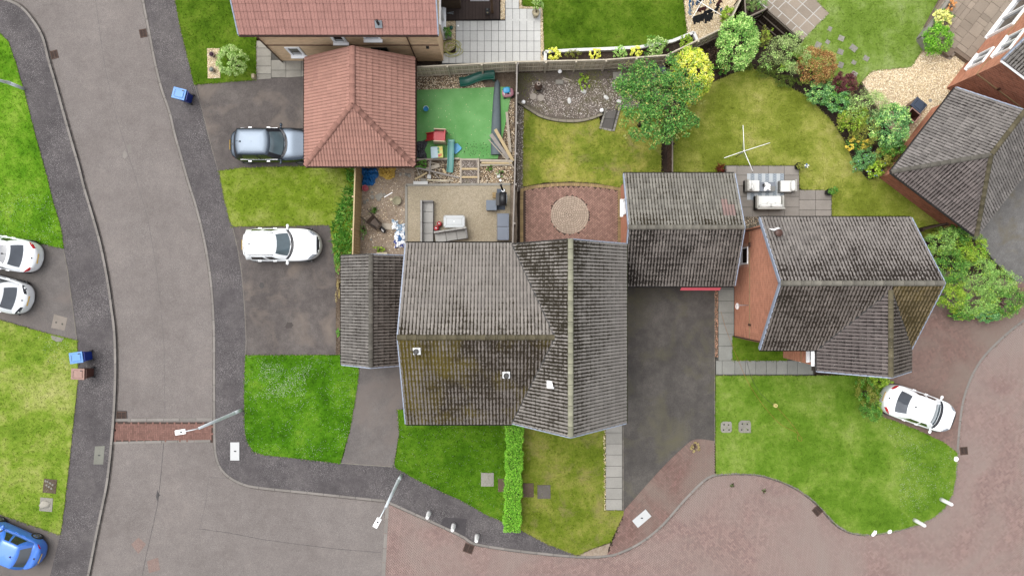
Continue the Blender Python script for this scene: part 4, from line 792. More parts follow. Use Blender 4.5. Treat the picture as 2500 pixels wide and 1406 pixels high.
# --- rotated garage far right
u, v = Vector((.612, .791, 0)), Vector((.799, -.602, 0)); Wc = Vector((19.78, 6.05, 0)); S_ = 5.56; up = lambda p, z: (p.x, p.y, z)
G3 = thing('garage', 'hip roofed brick garage turned at an angle at the right edge', 'garage', Wc + (u + v) * 2.78)
N_ = Wc + u * S_; So = Wc + v * S_; E_ = N_ + v * S_; ap_ = Wc + (u + v) * S_ / 2; re = N_ + v * S_ / 2; eh, rh = 2.25, 4.1
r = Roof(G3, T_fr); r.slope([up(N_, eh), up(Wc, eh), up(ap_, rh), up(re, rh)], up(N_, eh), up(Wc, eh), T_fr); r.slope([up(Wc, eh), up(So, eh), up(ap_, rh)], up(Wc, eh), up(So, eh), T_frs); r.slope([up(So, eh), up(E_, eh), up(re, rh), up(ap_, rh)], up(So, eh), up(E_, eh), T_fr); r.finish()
r.ridge(up(re, rh), up(ap_, rh), M_ridgem); r.ridge(up(ap_, rh), up(Wc, eh), M_ridged, name='hip_tile'); r.ridge(up(ap_, rh), up(So, eh), M_ridgem, name='hip_tile'); r.verge(up(N_, eh), up(re, rh)); r.verge(up(E_, eh), up(re, rh)); r.gutter(up(Wc - v * .04, eh - .05), up(N_ - v * .04, eh - .05)); r.gutter(up(So - u * .04, eh - .05), up(Wc - u * .04, eh - .05))
c = [Wc + (u + v) * .36, N_ + (v - u) * .36, E_ - (u + v) * .36, So + (u - v) * .36]; wallbox(G3, c, 0, eh - .1, M_mortred); gable(G3, up(c[1], eh - .1), up(c[2], eh - .1), up(re - u * .36, rh - .3), -u * .2, M_mortred)
bricks(G3, up(c[0], 0), v, -u, S_ - .72, 0, eh - .1, M_brickd); bricks(G3, up(c[0], 0), u, -v, S_ - .72, 0, eh - .1, M_brick)
# --- brick house at the right edge
Hc = Vector((24.05, 11.05, 0)); H3 = thing('house', 'brick house at the upper right corner with white patio door and windows', 'house', Hc + (u + v) * 3)
r = Roof(H3, T_fr); a = Hc - (u + v) * .3; LU, LV = 9.0, 8.0; ez, rz = 5.0, 7.6; sw_, nw_ = a, a + u * LU; r0 = a + u * LU / 2
r.slope([up(a, ez), up(a + v * LV, ez), up(r0 + v * LV, rz), up(r0, rz)], up(a, ez), up(a + v * LV, ez), T_gar); r.slope([up(nw_ + v * LV, ez), up(nw_, ez), up(r0, rz), up(r0 + v * LV, rz)], up(nw_ + v * LV, ez), up(nw_, ez), T_gar); r.finish()
r.verge(up(a, ez), up(r0, rz)); r.verge(up(nw_, ez), up(r0, rz)); r.ridge(up(r0, rz), up(r0 + v * LV, rz), M_ridge); r.gutter(up(a + v * LV - u * .05, ez - .05), up(a - u * .05, ez - .05), M_white)
b0 = Hc; fw = [b0, b0 + u * 8.4, b0 + u * 8.4 + v * 7.4, b0 + v * 7.4]; wallbox(H3, fw, 0, 4.86, M_mortred); gable(H3, up(b0, 4.86), up(b0 + u * 8.4, 4.86), up(b0 + u * 4.2, rz - .25), v * .2, M_mortred)
bricks(H3, up(b0, 0), u, -v, 8.4, 0, lambda c: 4.86 + 2.4 * (1 - abs(c - 4.2) / 4.2), M_brick, [(.9, 1.95, 1.0, 2.3), (3.3, 6.0, .3, 2.4), (.9, 2.2, 3.0, 4.2)]); bricks(H3, up(b0, 0), v, -u, 7.4, 0, 4.85, M_brickd)
mb = MB(); mb.bar(up(b0 - v * .01, 2.6), up(b0 + u * 8.4 - v * .01, 2.6), .03, .075); mb.bar(up(b0 - u * .01, 2.6), up(b0 + v * 7.4 - u * .01, 2.6), .03, .075); mb.build('string_course', M_string, H3)
window(H3, up(b0 + u * .9, 1.0), u, -v, 1.0, 1.25, depth=.1); window(H3, up(b0 + u * .9, 3.0), u, -v, 1.3, 1.2, depth=.1); window(H3, up(b0 + u * 3.3, .47), u, -v, 2.6, 1.95, name='patio_door', depth=.12, t=.1)
mb = MB(); mb.box(up(b0 + v * 1.3 - u * .05, 2.75), (.12, .1, .16), math.atan2(u.y, u.x)); mb.build('wall_vent', M_brown, H3)
# --- buff brick house at the top
H4 = thing('house', 'buff brick house at the top with a smooth red tiled roof', 'house', (-8.3, 16, 0))
r = Roof(H4, T_redf, 'flat', .36); x0, x1, ys, yn, ym, zr = -13.18, -3.55, 12.2, 20.4, 16.3, 7.9
r.slope([(x0, ys, 5), (x1, ys, 5), (x1, ym, zr), (x0, ym, zr)], (x0, ys, 5), (x1, ys, 5)); r.slope([(x1, yn, 5), (x0, yn, 5), (x0, ym, zr), (x1, ym, zr)], (x1, yn, 5), (x0, yn, 5)); r.finish(); r.ridge((x0, ym, zr), (x1, ym, zr), M_ridger)
for x in (x0, x1): r.verge((x, ys, 5), (x, ym, zr)); r.verge((x, yn, 5), (x, ym, zr))
r.gutter((x1, ys - .05, 4.95), (x0, ys - .05, 4.95), M_brown); wallbox(H4, [(-12.77, 12.57), (-3.8, 12.57), (-3.8, 20), (-12.77, 20)], 0, 4.86, M_mortbuff); gable(H4, (-3.8, 12.57, 4.86), (-3.8, 20, 4.86), (-3.8, ym, zr - .25), (-.2, 0, 0), M_mortbuff); gable(H4, (-12.77, 12.57, 4.86), (-12.77, 20, 4.86), (-12.77, ym, zr - .25), (.2, 0, 0), M_mortbuff)
bricks(H4, (-12.77, 12.57, 0), (1, 0), (0, -1), 8.97, 0, 4.85, M_buff, [(.85, 1.7, .95, 2.3), (3.65, 4.45, 2.95, 4.1), (5.3, 6.2, 3.35, 4.4), (5.35, 6.25, 1.0, 2.2)]); bricks(H4, (-3.8, 12.57, 0), (0, 1), (1, 0), 4.5, 0, 4.85, M_buff, [(1.1, 3.2, .3, 2.4)])
window(H4, (-11.9, 12.57, .98), (1, 0), (0, -1), .78, 1.28, mull=0, t=.13); window(H4, (-9.1, 12.57, 2.97), (1, 0), (0, -1), .7, 1.1, mull=0, t=.13); window(H4, (-7.45, 12.57, 3.38), (1, 0), (0, -1), .85, 1.0, frame=M_upvc, mull=0, t=.1, glass=glassmat('blind_glass', A(206, 208, 210), .2)); window(H4, (-7.4, 12.57, 1.05), (1, 0), (0, -1), .85, 1.1, M_black, mull=1)
window(H4, (-3.8, 13.7, .35), (0, 1), (1, 0), 1.9, 2.0, name='patio_door', depth=.1)
mb = MB(); mb.bar((-12.77, 12.555, 2.55), (-3.8, 12.555, 2.55), .04, .09); mb.build('string_course', plain('brown_band', A(140, 104, 82), .8), H4)
for x in (-12.72, -5.25): mb = MB(); mb.tube([(x, 12.5, 0), (x, 12.5, 4.85)], .035, 8); mb.build('drainpipe', M_brown, H4, True)
mb = MB(); mb.box((-4.4, 12.52, 2.3), (.14, .1, .16)); mb.build('wall_light', M_black, H4)
q = P(920, 52, 5.75); z = 5 + (zr - 5) * (q.y - ys) / (ym - ys) + .06; vent(H4, (q.x, q.y, z), 3, R(35))
# --- red garage
G4 = thing('garage', 'hip roofed garage with red pantiles between the dark car and the toy garden', 'garage', (-7.9, 9.2, 0))
x0, x1, ys, yn, zr = -10.72, -5.05, 6.33, 11.92, 4.15; xm = (x0 + x1) / 2; yh = ys + (x1 - x0) / 2 * .97
r = Roof(G4, T_red); r.slope([(x0, yn, 2.5), (x0, ys, 2.5), (xm, yh, zr), (xm, yn, zr)], (x0, yn, 2.5), (x0, ys, 2.5)); r.slope([(x0, ys, 2.5), (x1, ys, 2.5), (xm, yh, zr)], (x0, ys, 2.5), (x1, ys, 2.5)); r.slope([(x1, ys, 2.5), (x1, yn, 2.5), (xm, yn, zr), (xm, yh, zr)], (x1, ys, 2.5), (x1, yn, 2.5)); r.finish()
r.ridge((xm, yn, zr), (xm, yh, zr), M_ridger, .15); r.ridge((xm, yh, zr), (x0, ys, 2.5), M_ridger, .14, name='hip_tile'); r.ridge((xm, yh, zr), (x1, ys, 2.5), M_ridger, .14, name='hip_tile'); r.verge((x0, yn, 2.5), (xm, yn, zr), m=M_ridger); r.verge((x1, yn, 2.5), (xm, yn, zr), m=M_ridger)
r.gutter((x0 - .05, yn, 2.45), (x0 - .05, ys, 2.45), M_brown); r.gutter((x0, ys - .05, 2.45), (x1, ys - .05, 2.45), M_brown); r.gutter((x1 + .05, ys, 2.45), (x1 + .05, yn, 2.45), M_brown)
wallbox(G4, [(x0 + .3, ys + .3), (x1 - .3, ys + .3), (x1 - .3, yn - .2), (x0 + .3, yn - .2)], 0, 2.4, brickmat('buff_brick_wall', A(180, 148, 112), A(196, 164, 128), A(190, 170, 140), (1, 0))); gable(G4, (x0 + .3, yn - .2, 2.4), (x1 - .3, yn - .2, 2.4), (xm, yn - .2, zr - .2), (0, -.2, 0), M_mortbuff)
for y in (7.0, 9.3): mb = MB(); mb.bar((x0 + .27, y, 1.05), (x0 + .27, y + 2.1, 1.05), .06, 2.1); mb.build('garage_door', M_white, G4)
# ------------------------------------------------------------------ garden surfaces
W_ = lambda q, z=0.0: Z0(pxs(q, z))
# paving beside the buff house, patio slabs, deck
pt = slab('paved_path', W_([(624, 100), (745, 100), (745, 196), (624, 196)], .08), -.05, .07, M_joint, 'old slab path beside the buff house')
slab_rows(pt, [625, 662], [100, 118, 138, 162, 181, 196], M_slabold, .1); slab_rows(pt, [662, 698, 735, 750], [147, 172, 190], M_slabold, .1)
pt = slab('patio', W_([(1078, 160), (1326, 156), (1326, 19), (1275, 19), (1275, -30), (1232, -30), (1232, 49), (1112, 51), (1112, 140), (1078, 142)], .08), -.05, .06, plain('dark_slab_joint', A(104, 106, 108), .9), 'pale grey slab patio at the top')
xs = [1113 + 17.33 * k for k in range(13)]; xs[-1] = 1320
slab_rows(pt, xs, [51, 76, 101, 127, 155], M_slab, .1); slab_rows(pt, xs[7:], [22, 47.5, 51], M_slab, .1, drop=[(i, 1) for i in range(6)]); slab_rows(pt, [1234, 1250.5, 1267], [-30, -4, 22], M_slab, .1); slab_rows(pt, [1079, 1096, 1113], [130, 155], M_slab, .1); slab_rows(pt, xs[7:], [47, 51.5], M_slab, .099, gap=.0)
gp = [(1222, -30), (1233, -30), (1233, 48), (1222, 48)]; o = slab('gravel_strip', W_(gp, .08), -.05, .085, M_goldbase, 'golden gravel strip beside the dark deck'); pebbles(o, W_(gp, .08), 700, M_gold, .085)
gp = [(1078, 50), (1112, 50), (1112, 110), (1100, 125), (1078, 125)]; o = slab('gravel_strip', W_(gp, .08), -.05, .085, M_goldbase, 'golden gravel beside the buff house wall'); pebbles(o, W_(gp, .08), 700, M_gold, .085)
gp = [(1268, -30), (1275, -30), (1275, 16), (1325, 19), (1331, 130), (1328, 158), (1320, 158), (1320, 22), (1268, 22)]; o = slab('gravel_strip', W_(gp, .08), -.05, .09, M_goldbase, 'golden gravel strip between patio and lawn'); pebbles(o, W_(gp, .08), 700, M_gold, .09)
dk = slab('deck', W_([(1060, -60), (1220, -60), (1220, 48), (1060, 51)], .2), 0, .2, plain('dark_deck_base', A(40, 32, 30), .9), 'dark brown timber deck at the top')
M_deckb = slabmat('dark_deck_board', A(84, 72, 68), .1, .12)
for i in range(19):
    x = 1062 + i * 8.3; a, b = P(x, -60, .23), P(x + 7.6, 49.5 - .018 * (x - 1060), .23); MB().box(((a.x + b.x) / 2, (a.y + b.y) / 2, .222), (abs(b.x - a.x), abs(b.y - a.y), .03)).build('deck_board', M_deckb, dk)
# gravel drying green
gp = [(1668, -30), (1676, 86), (1697, 82), (1706, 104), (1776, 66), (1803, 40), (1812, -30)]; o = slab('gravel_yard', W_(gp, .08), -.05, .09, M_goldbase, 'golden gravel under the loaded washing line'); pebbles(o, W_(gp, .08), 620, M_gold, .09, (.014, .03))
gp = [(2104, 199), (2130, 173), (2225, 164), (2257, 115), (2300, 130), (2350, 140), (2380, 150), (2320, 222), (2230, 345), (2190, 345), (2140, 260)]; o = slab('gravel_yard', W_(gp, .08), -.05, .09, M_goldbase, 'golden gravel round the wheelie bins at the right'); pebbles(o, W_(gp, .08), 800, M_gold, .09, (.016, .034))
gp = [(1812, 528), (1862, 528), (1862, 575), (1812, 575)]; o = slab('gravel_patch', W_(gp, .08), -.05, .09, M_goldbase, 'gravel patch between the garage and the brick house'); pebbles(o, W_(gp, .08), 700, M_mixpeb, .09)
gp = [(506, 119), (536, 119), (538, 191), (508, 192)]; o = slab('gravel_bed', W_(gp, .12), -.05, .14, M_goldbase, 'small golden gravel bed beside the round shrub'); pebbles(o, W_(gp, .12), 800, M_gold, .14)
# sandstone patio turned at an angle
def P2(a, b): return Vector((P(1958, 100).x, P(1958, 100).y)) + Vector((-.7455, .6665)) * a + Vector((.7071, .7071)) * b
q = [P2(-.05, -.05), P2(5.2, -.05), P2(5.2, 2.2), P2(-.05, 2.2)]; sp = slab('sandstone_patio', [(p.x, p.y) for p in q], -.05, .105, M_mortar, 'sandstone patio with white joints at the top right')
rr = random.Random(5); b = 0
for hgt in (.36, .62, .5, .66):
    a = 0
    while a < 5:
        L = rr.choice((.45, .62, .8, .95)); a1 = min(a + L, 5.15)
        qs = [P2(a + .028, b + .028), P2(a1 - .028, b + .028), P2(a1 - .028, min(b + hgt, 2.16) - .028), P2(a + .028, min(b + hgt, 2.16) - .028)]
        MB().prism(qs, .05, .118 + rr.uniform(-.003, .003)).build('sandstone_slab', M_sand, sp); a = a1
    b += hgt
# raised sandstone terrace at the upper right
tq = [(2318, -40), (2262, 62), (2262, 118), (2294, 120), (2318, 138), (2332, 126), (2368, 152), (2400, 120), (2540, -40)]
tr = slab('terrace', W_(tq, .42), -.05, .40, plain('terrace_wall', A(150, 132, 116), .9), 'raised sandstone terrace by the white patio door')
rr = random.Random(9); tw_ = W_(tq, .42); ta = Vector((.612, .791)); tb = Vector((.799, -.602)); c0 = Vector((P(2262, 60).x, P(2262, 60).y)); b = -1.2
while b < 7:
    hgt = rr.choice((.3, .45, .6)); a = -3
    while a < 5:
        L = rr.choice((.3, .45, .6, .75)); cen = c0 + ta * (a + L / 2) + tb * (b + hgt / 2)
        qs = [c0 + ta * (a + .008) + tb * (b + .008), c0 + ta * (a + L - .008) + tb * (b + .008), c0 + ta * (a + L - .008) + tb * (b + hgt - .008), c0 + ta * (a + .008) + tb * (b + hgt - .008)]
        if all(pip(tw_, np.array([p.x]), np.array([p.y]))[0] for p in qs): MB().prism(qs, .36, .43 + rr.uniform(-.004, .004)).build('sandstone_slab', M_sand, tr)
        a += L
    b += hgt
mb = MB(); 
for i in range(2): mb.prism(W_([(2296 + 9 * i, 128 - 8 * i + 8), (2320 + 3 * i, 147 - 6 * i), (2326 + 3 * i, 139 - 6 * i), (2302 + 9 * i, 120 - 8 * i + 8)], .15), 0, .15 + .13 * i)
tag(mb.build('stone_steps', M_sand), 'two sandstone steps from the gravel up to the terrace', None, None, 'structure')
wl = MB(); wl.bar(P(2262, 120, .3), P(2244, 95, .3), .18, .6); wl.bar(P(2244, 95, .3), P(2318, -8, .3), .18, .6); o = tag(wl.build('stone_edging', M_slabold), 'low grey stone wall holding the flower bed of the terrace', 'wall')
# stepping stones
for i, (x, y, sx, sy) in enumerate([(2026, 71, 12, 14), (2054, 94, 18, 16), (2021, 103, 13, 12), (2084, 118, 22, 18), (2052, 127, 18, 16), (2115, 143, 17, 15), (2085, 153, 14, 12), (2053, 159, 16, 18), (1997, 112, 18, 22), (2084, 184, 18, 24)]):
    p = P(x, y, .14); rz = random.uniform(.3, .7); o = MB().box((p.x, p.y, .122), (sx / 54, sy / 54, .04), -rz).build('stepping_stone', M_slabold, bevel=.01)
    tag(o, ['smallest stepping stone nearest the corner of the sandstone patio', 'stepping stone second along from the sandstone patio corner', 'small stepping stone left of the second one, below the patio', 'largest stepping stone in the middle of the pale lawn', 'stepping stone just above the small one beside the copper shrub', 'stepping stone farthest right on the pale lawn', 'small stepping stone below the largest one', 'stepping stone beside the copper leaved shrub', 'stepping stone half under the grey green bush by the patio', 'stepping stone at the edge of the purple shrub'][i], 'stepping stone', 'stepping stones in the pale lawn')
# garden of toys: earth, turf, resin patio
slab('soil_bed', W_([(862, 395), (1262, 395), (1262, 600), (862, 640)], .03), -.05, .05, M_soilpale, 'bare earth and rubble of the unfinished garden', rough=.03)
o = slab('pebble_bed', W_([(1005, 180), (1262, 160), (1262, 235), (1005, 235)], .03), -.05, .06, M_soil, 'stony bed along the fence above the artificial turf'); pebbles(o, W_([(1012, 186), (1170, 182), (1190, 225), (1012, 222)], .03), 650, M_mixpeb, .06, (.015, .035))
o = slab('pebble_bed', W_([(1012, 385), (1262, 380), (1262, 452), (1012, 452)], .06), -.05, .065, M_soil, 'stony slope between turf and patio'); pebbles(o, W_([(1100, 392), (1254, 405), (1252, 450), (1100, 448)], .05), 600, M_mixpeb, .065, (.015, .036)); pebbles(o, W_([(1012, 400), (1120, 400), (1120, 448), (1012, 448)], .05), 200, M_mixpeb, .065, (.015, .03))
o = slab('pebble_strip', W_([(1236, 239), (1262, 235), (1262, 395), (1216, 392), (1229, 324)], .06), -.05, .075, M_soil, 'stony strip right of the artificial turf'); pebbles(o, W_([(1240, 245), (1256, 240), (1256, 395), (1225, 385)], .05), 500, M_mixpeb, .075)
pebbles(bpy.data.objects['soil_bed'], W_([(868, 410), (990, 410), (990, 620), (868, 620)], .05), 130, M_mixpeb, .05, (.01, .03), name='stones')
M_turf = NG('artificial_turf', .8, .2); k = M_turf.ramp(M_turf.noise(.6, 4), [(.35, A(112, 182, 100)), (.6, A(140, 204, 126))]); k = M_turf.val(k, M_turf.noise(60, 4, .7), .75, 1.25); k = M_turf.mix(M_turf.step(M_turf.noise(4, 6, .75), .66, .76), k, A(96, 104, 70)); M_turf.col(k).bump(M_turf.noise(90, 3), .6, .02); M_turf = M_turf.m
tfp = W_([(1000, 221), (1246, 212), (1246, 240), (1236, 293), (1229, 324), (1215, 388), (1000, 390)], .1); tf = slab('artificial_turf', tfp, .0, .1, M_turf, 'green artificial turf with scattered pebbles'); tufts(tf, tfp, 160, M_turf, .1, (.02, .03), 'turf_pile', edge=0); pebbles(tf, tfp, 5, M_gold, .1, (.01, .02), 'loose_pebbles')
M_resin = ground('resin_patio', A(182, 168, 142), A(190, 177, 152), A(200, 187, 163), .5, A(206, 196, 176), 30, fine=34)
rp = slab('resin_patio', W_([(992, 452), (1246, 450), (1246, 640), (992, 640)], .12), 0, .12, M_resin, 'beige resin patio with wicker furniture')
mb = MB(); 
for a, b in (((992, 452), (1246, 450)), ((992, 452), (992, 640))): mb.bar(P(*a, .1), P(*b, .1), .13, .12)
mb.build('patio_edging', M_slabold, rp); MB().box(P(1027, 447, .16), (.8, .18, .12)).build('edging_block', M_slab, rp, bevel=.01)
pebbles(tf, W_([(1130, 372), (1140, 350), (1165, 342), (1190, 352), (1196, 372), (1180, 386), (1150, 384)], .1), 70, pebble('dark_moss_speck', [(0, A(30, 46, 22)), (1, A(60, 78, 40))]), .1, (.012, .03), 'moss_specks'); wsb = MB(); rs = random.Random(21)
for i in range(70):
    x, y = rs.uniform(1016, 1120), rs.uniform(396, 448); p_ = P(x, y, .1); a_ = rs.uniform(0, 3.14); l_ = rs.uniform(.06, .34); wsb.bar((p_.x, p_.y, .09), (p_.x + l_ * math.cos(a_), p_.y + l_ * math.sin(a_), rs.uniform(.09, .16)), rs.uniform(.02, .07), .02)
tag(wsb.build('wood_scraps', plain('scrap_wood', A(196, 180, 156), .85, .3), bpy.data.objects['pebble_bed.001']), kind='stuff')
mb = MB(); mb.bar(P(1012, 391, .14), P(1122, 388, .14), .1, .22); o = mb.build('turf_sleeper', plain('weathered_timber', A(206, 194, 176), .85, .2), tf)
# timber steps
M_told = plain('weathered_timber', A(206, 194, 176), .85, .2); M_tnew = plain('new_timber', A(228, 204, 158), .8, .15); M_tgrey = plain('grey_timber', A(182, 174, 166), .85, .2)
st = thing('timber_steps', 'gravel filled timber garden steps between turf and patio', 'steps', P(1144, 420)); 
for i, (y0, y1, z) in enumerate(((388, 411, .24), (411, 431, .18), (431, 449, .14))):
    MB().prism(pxs([(1124, y0), (1168, y0), (1168, y1), (1124, y1)], z), 0, z - .02).build('step_fill', M_greybase, st); pebbles(st, W_([(1126, y0 + 4), (1166, y0 + 4), (1166, y1 - 1), (1126, y1 - 1)], z), 700, M_greypeb, z - .02, (.01, .02), 'step_gravel')
    a, b = P(1126, y0 + 2, z), P(1167 + (4 if i == 2 else 0), y0 + 2, z); MB().bar(a, b, .1, .12).build('step_riser', M_tnew if i else M_told, st)
for x, m in ((1125, M_told), (1168, M_told)): MB().bar(P(x, 387, .2), P(x, 449, .14), .1, .14).build('side_board', m, st)
# middle back garden
gp = [(1264, 180), (1640, 165), (1660, 270), (1560, 264), (1512, 268), (1479, 268), (1467, 277), (1447, 286), (1416, 293), (1386, 294), (1355, 292), (1324, 284), (1304, 273), (1278, 256), (1264, 248)]
o = slab('gravel_bed', W_(gp, .12), -.05, .17, M_greybase, 'weedy gravel bed above the curved wall'); pebbles(o, W_([(1300, 200), (1560, 190), (1560, 262), (1500, 270), (1416, 291), (1330, 280), (1285, 250)], .17), 380, M_greypeb, .17, (.012, .026))
tufts(o, W_([(1270, 190), (1330, 185), (1300, 240), (1275, 240)], .17), 30, MG5, .17, (.05, .12), 'weeds', edge=0); tufts(o, W_([(1380, 180), (1560, 172), (1540, 225), (1390, 200)], .17), 26, MG6, .17, (.05, .12), 'weeds', edge=0)
gp = [(1262, 255), (1279, 262), (1278, 460), (1262, 470)]; o = slab('gravel_strip', W_(gp, .1), -.05, .11, M_greybase, 'grey gravel strip beside the thin fence'); pebbles(o, W_(gp, .1), 500, M_greypeb, .11)
cw = kerb('curved_wall', pxs([(1264, 244), (1278, 254), (1304, 271), (1324, 282), (1355, 290), (1386, 293), (1416, 292), (1447, 285), (1470, 275)], .25), .13, .28, 0, .42, 'wall_block', slabmat('grey_buff_block', A(164, 156, 138), .1, .25), 'low curved block wall holding back the gravel bed', -1)
tag(cw, None, 'garden wall'); cw['kind'] = 'thing'
pp = slab('paved_path', W_([(1478, 262), (1510, 262), (1497, 320), (1464, 313)], .12), 0, .1, M_joint, 'short slab path through the curved wall'); 
for y0, y1 in ((263, 289), (290, 315)): MB().prism(pxs([(1482 - (y0 - 263) * .27, y0), (1506 - (y0 - 263) * .24, y0 + 2), (1506 - (y1 - 263) * .24, y1 + 2), (1482 - (y1 - 263) * .27, y1)], .13), .08, .135).build('paving_slab', slabmat('dark_slab', A(122, 118, 114), .1, .3) if y0 == 263 else bpy.data.materials['dark_slab'], pp)
for q in ([(1478, 263), (1463, 313)], [(1511, 264), (1496, 320)], [(1513, 264), (1562, 258)], [(1464, 314), (1496, 321)]): kerb('path_edging', pxs(q, .2), .1, .2 if q[1] != (1496, 321) else .14, 0, .22, 'edging_brick', M_slabold, 'buff brick edging of the short slab path, side %s' % ('left' if q[0][0] == 1478 else 'right' if q[0][0] == 1511 else 'far right' if q[0][0] == 1513 else 'foot'))
arc = [(1268, 600), (1268, 472), (1272, 458), (1300, 451), (1345, 446), (1392, 444), (1440, 446), (1480, 450), (1517, 457), (1517, 600)]
pat = slab('block_patio', W_(arc, .12), -.05, .1, M_redj, 'red herringbone patio with a pale circle and buff border')
inn = W_([(1281, 600), (1281, 466), (1320, 459), (1360, 456), (1392, 455), (1430, 456), (1470, 460), (1508, 466), (1508, 600)], .12); cc = P(1391, 525, .13)
pavers(pat, inn, (cc.x, cc.y), R(45), .13, M_redpav, gap=.012, hole=(cc.x, cc.y, 1.06))
def fanband(path, r0, r1, step, m, name, zt=.13):
    path = resample(path, step); a, b = strip(path, r0, r1); C = []; U = []; V_ = []
    for i in range(len(path) - 1):
        q = (a[i] + a[i + 1] + b[i] + b[i + 1]) / 4; d = (a[i + 1] - a[i] + b[i + 1] - b[i]) / 4; e = (b[i] - a[i] + b[i + 1] - a[i + 1]) / 4
        C.append((q.x, q.y, zt)); U.append((d.x - d.normalized().x * .005, d.y - d.normalized().y * .005, 0)); V_.append((e.x - e.normalized().x * .005, e.y - e.normalized().y * .005, 0))
        cr = d.x * e.y - d.y * e.x
        if cr < 0: V_[-1] = tuple(-k for k in V_[-1])
    return C, U, V_
def merge_bands(bands, m, name, parent):
    C, U, V_ = [sum([b[i] for b in bands], []) for i in range(3)]; return tag(boxes_mesh(name, np.array(C), np.array(U), np.array(V_), .03, m, parent, jit=.002), kind='stuff')
bpth = pxs([(1269, 600), (1269, 472), (1273, 460), (1300, 452.5), (1345, 447.5), (1392, 445.5), (1440, 447.5), (1480, 451.5), (1516, 458)], .13)
bp2 = [Vector((p.x, p.y, 0)) for p in smooth_path(bpth, 5)]; bp3 = [Vector(p) for p in pxs([(1517, 458), (1517, 600)], .13)]
merge_bands([fanband(bp2, -.02, -.2, .105, None, ''), fanband([Vector((p.x, p.y, 0)) for p in bp3], -.02, -.2, .105, None, '')], M_yelpav, 'buff_border', pat)
bands = []
for k in range(9):
    r0, r1 = .10 + k * .106, .10 + (k + 1) * .106; n = max(10, int(6.283 * (r0 + r1) / 2 / (.12 if k < 2 else .15))); rm = (r0 + r1) / 2
    C, U, V_ = [], [], []
    for i in range(n):
        t = 6.28319 * i / n; er = Vector((math.cos(t), math.sin(t), 0)); et = Vector((-er.y, er.x, 0)); C.append((cc.x + er.x * rm, cc.y + er.y * rm, .131)); U.append(tuple(er * (.053 - .007))); V_.append(tuple(et * (3.1416 * rm / n - .006)))
    bands.append((C, U, V_))
bands.append(([(cc.x, cc.y, .131)], [(.07, 0, 0)], [(0, .07, 0)])); merge_bands(bands, M_sett, 'paving_circle', pat)
for pth_, pa_ in (([(1522, 1255), (1611, 1155), (1672, 1095), (1700, 1077), (1744, 1081)], ap), ([(2147, 1014), (2201, 1034), (2252, 1055), (2304, 1079), (2336, 1105)], bdr)):
    for r0_, r1_ in ((.12, -.09), (-.095, -.2)): merge_bands([fanband([Vector((p.x, p.y, 0)) for p in smooth_path(pxs(pth_, .11), 4)], r0_, r1_, .1, None, '', .116)], M_drvpav, 'soldier_course', pa_) if r0_ > 0 or pa_ is ap else None
# right back garden patio
pr = slab('patio', W_([(1770, 404), (1951, 404), (1951, 463), (2031, 463), (2031, 560), (1812, 560), (1770, 440)], .1), -.05, .1, M_joint, 'grey slab patio with the striped rug')
slab_rows(pr, [1773, 1799, 1837, 1876, 1915, 1951], [405, 428, 454, 480, 506, 530], slabmat('patio_slab', A(172, 165, 157), .08, .22), .13); slab_rows(pr, [1951, 1991, 2030], [464, 488, 513, 531, 555], bpy.data.materials['patio_slab'], .13)
# paths of the brick house and of the middle house
p1 = slab('paved_path', W_([(1752, 690), (1793, 690), (1793, 852), (1800, 855), (1800, 878), (1988, 878), (1988, 917), (1747, 917), (1747, 878), (1752, 870)], .1), -.05, .09, M_joint, 'grey slab path round the brick house')
slab_rows(p1, [1754, 1792], [690, 706, 735, 763, 790, 816, 845, 880], M_slabgreen, .12); slab_rows(p1, [1748, 1763, 1794, 1820, 1845, 1871, 1896, 1922, 1947, 1985], [880, 914], M_slabgreen, .12)
p2 = slab('paved_path', W_([(1476, 1020), (1521, 1020), (1521, 1246), (1476, 1246)], .12), -.05, .1, M_joint, 'pale slab path beside the dark driveway'); slab_rows(p2, [1479, 1519], [1030, 1056, 1083, 1110, 1137, 1164, 1191, 1218, 1245], slabmat('path_slab', A(186, 183, 175), .06, .2), .135); pebbles(p2, W_([(1473, 1045), (1479, 1045), (1479, 1245), (1475, 1245)], .13), 500, M_gold, .12, name='edge_pebbles')
o = slab('gravel_strip', W_([(1745, 700), (1753, 700), (1753, 872), (1745, 872)], .1), -.05, .112, M_soil, 'narrow red brown gravel strip beside the dark driveway'); pebbles(o, W_([(1745, 700), (1753, 700), (1753, 872), (1745, 872)], .1), 500, pebble('red_pebble', [(0, A(110, 80, 62)), (.5, A(150, 112, 90)), (1, A(186, 150, 128))]), .112)
ws = slab('soil_strip', W_([(812, 600), (838, 630), (838, 880), (820, 868), (820, 680)], .1), -.05, .1, M_soil, 'weedy strip between driveway and small garage', rough=.02)
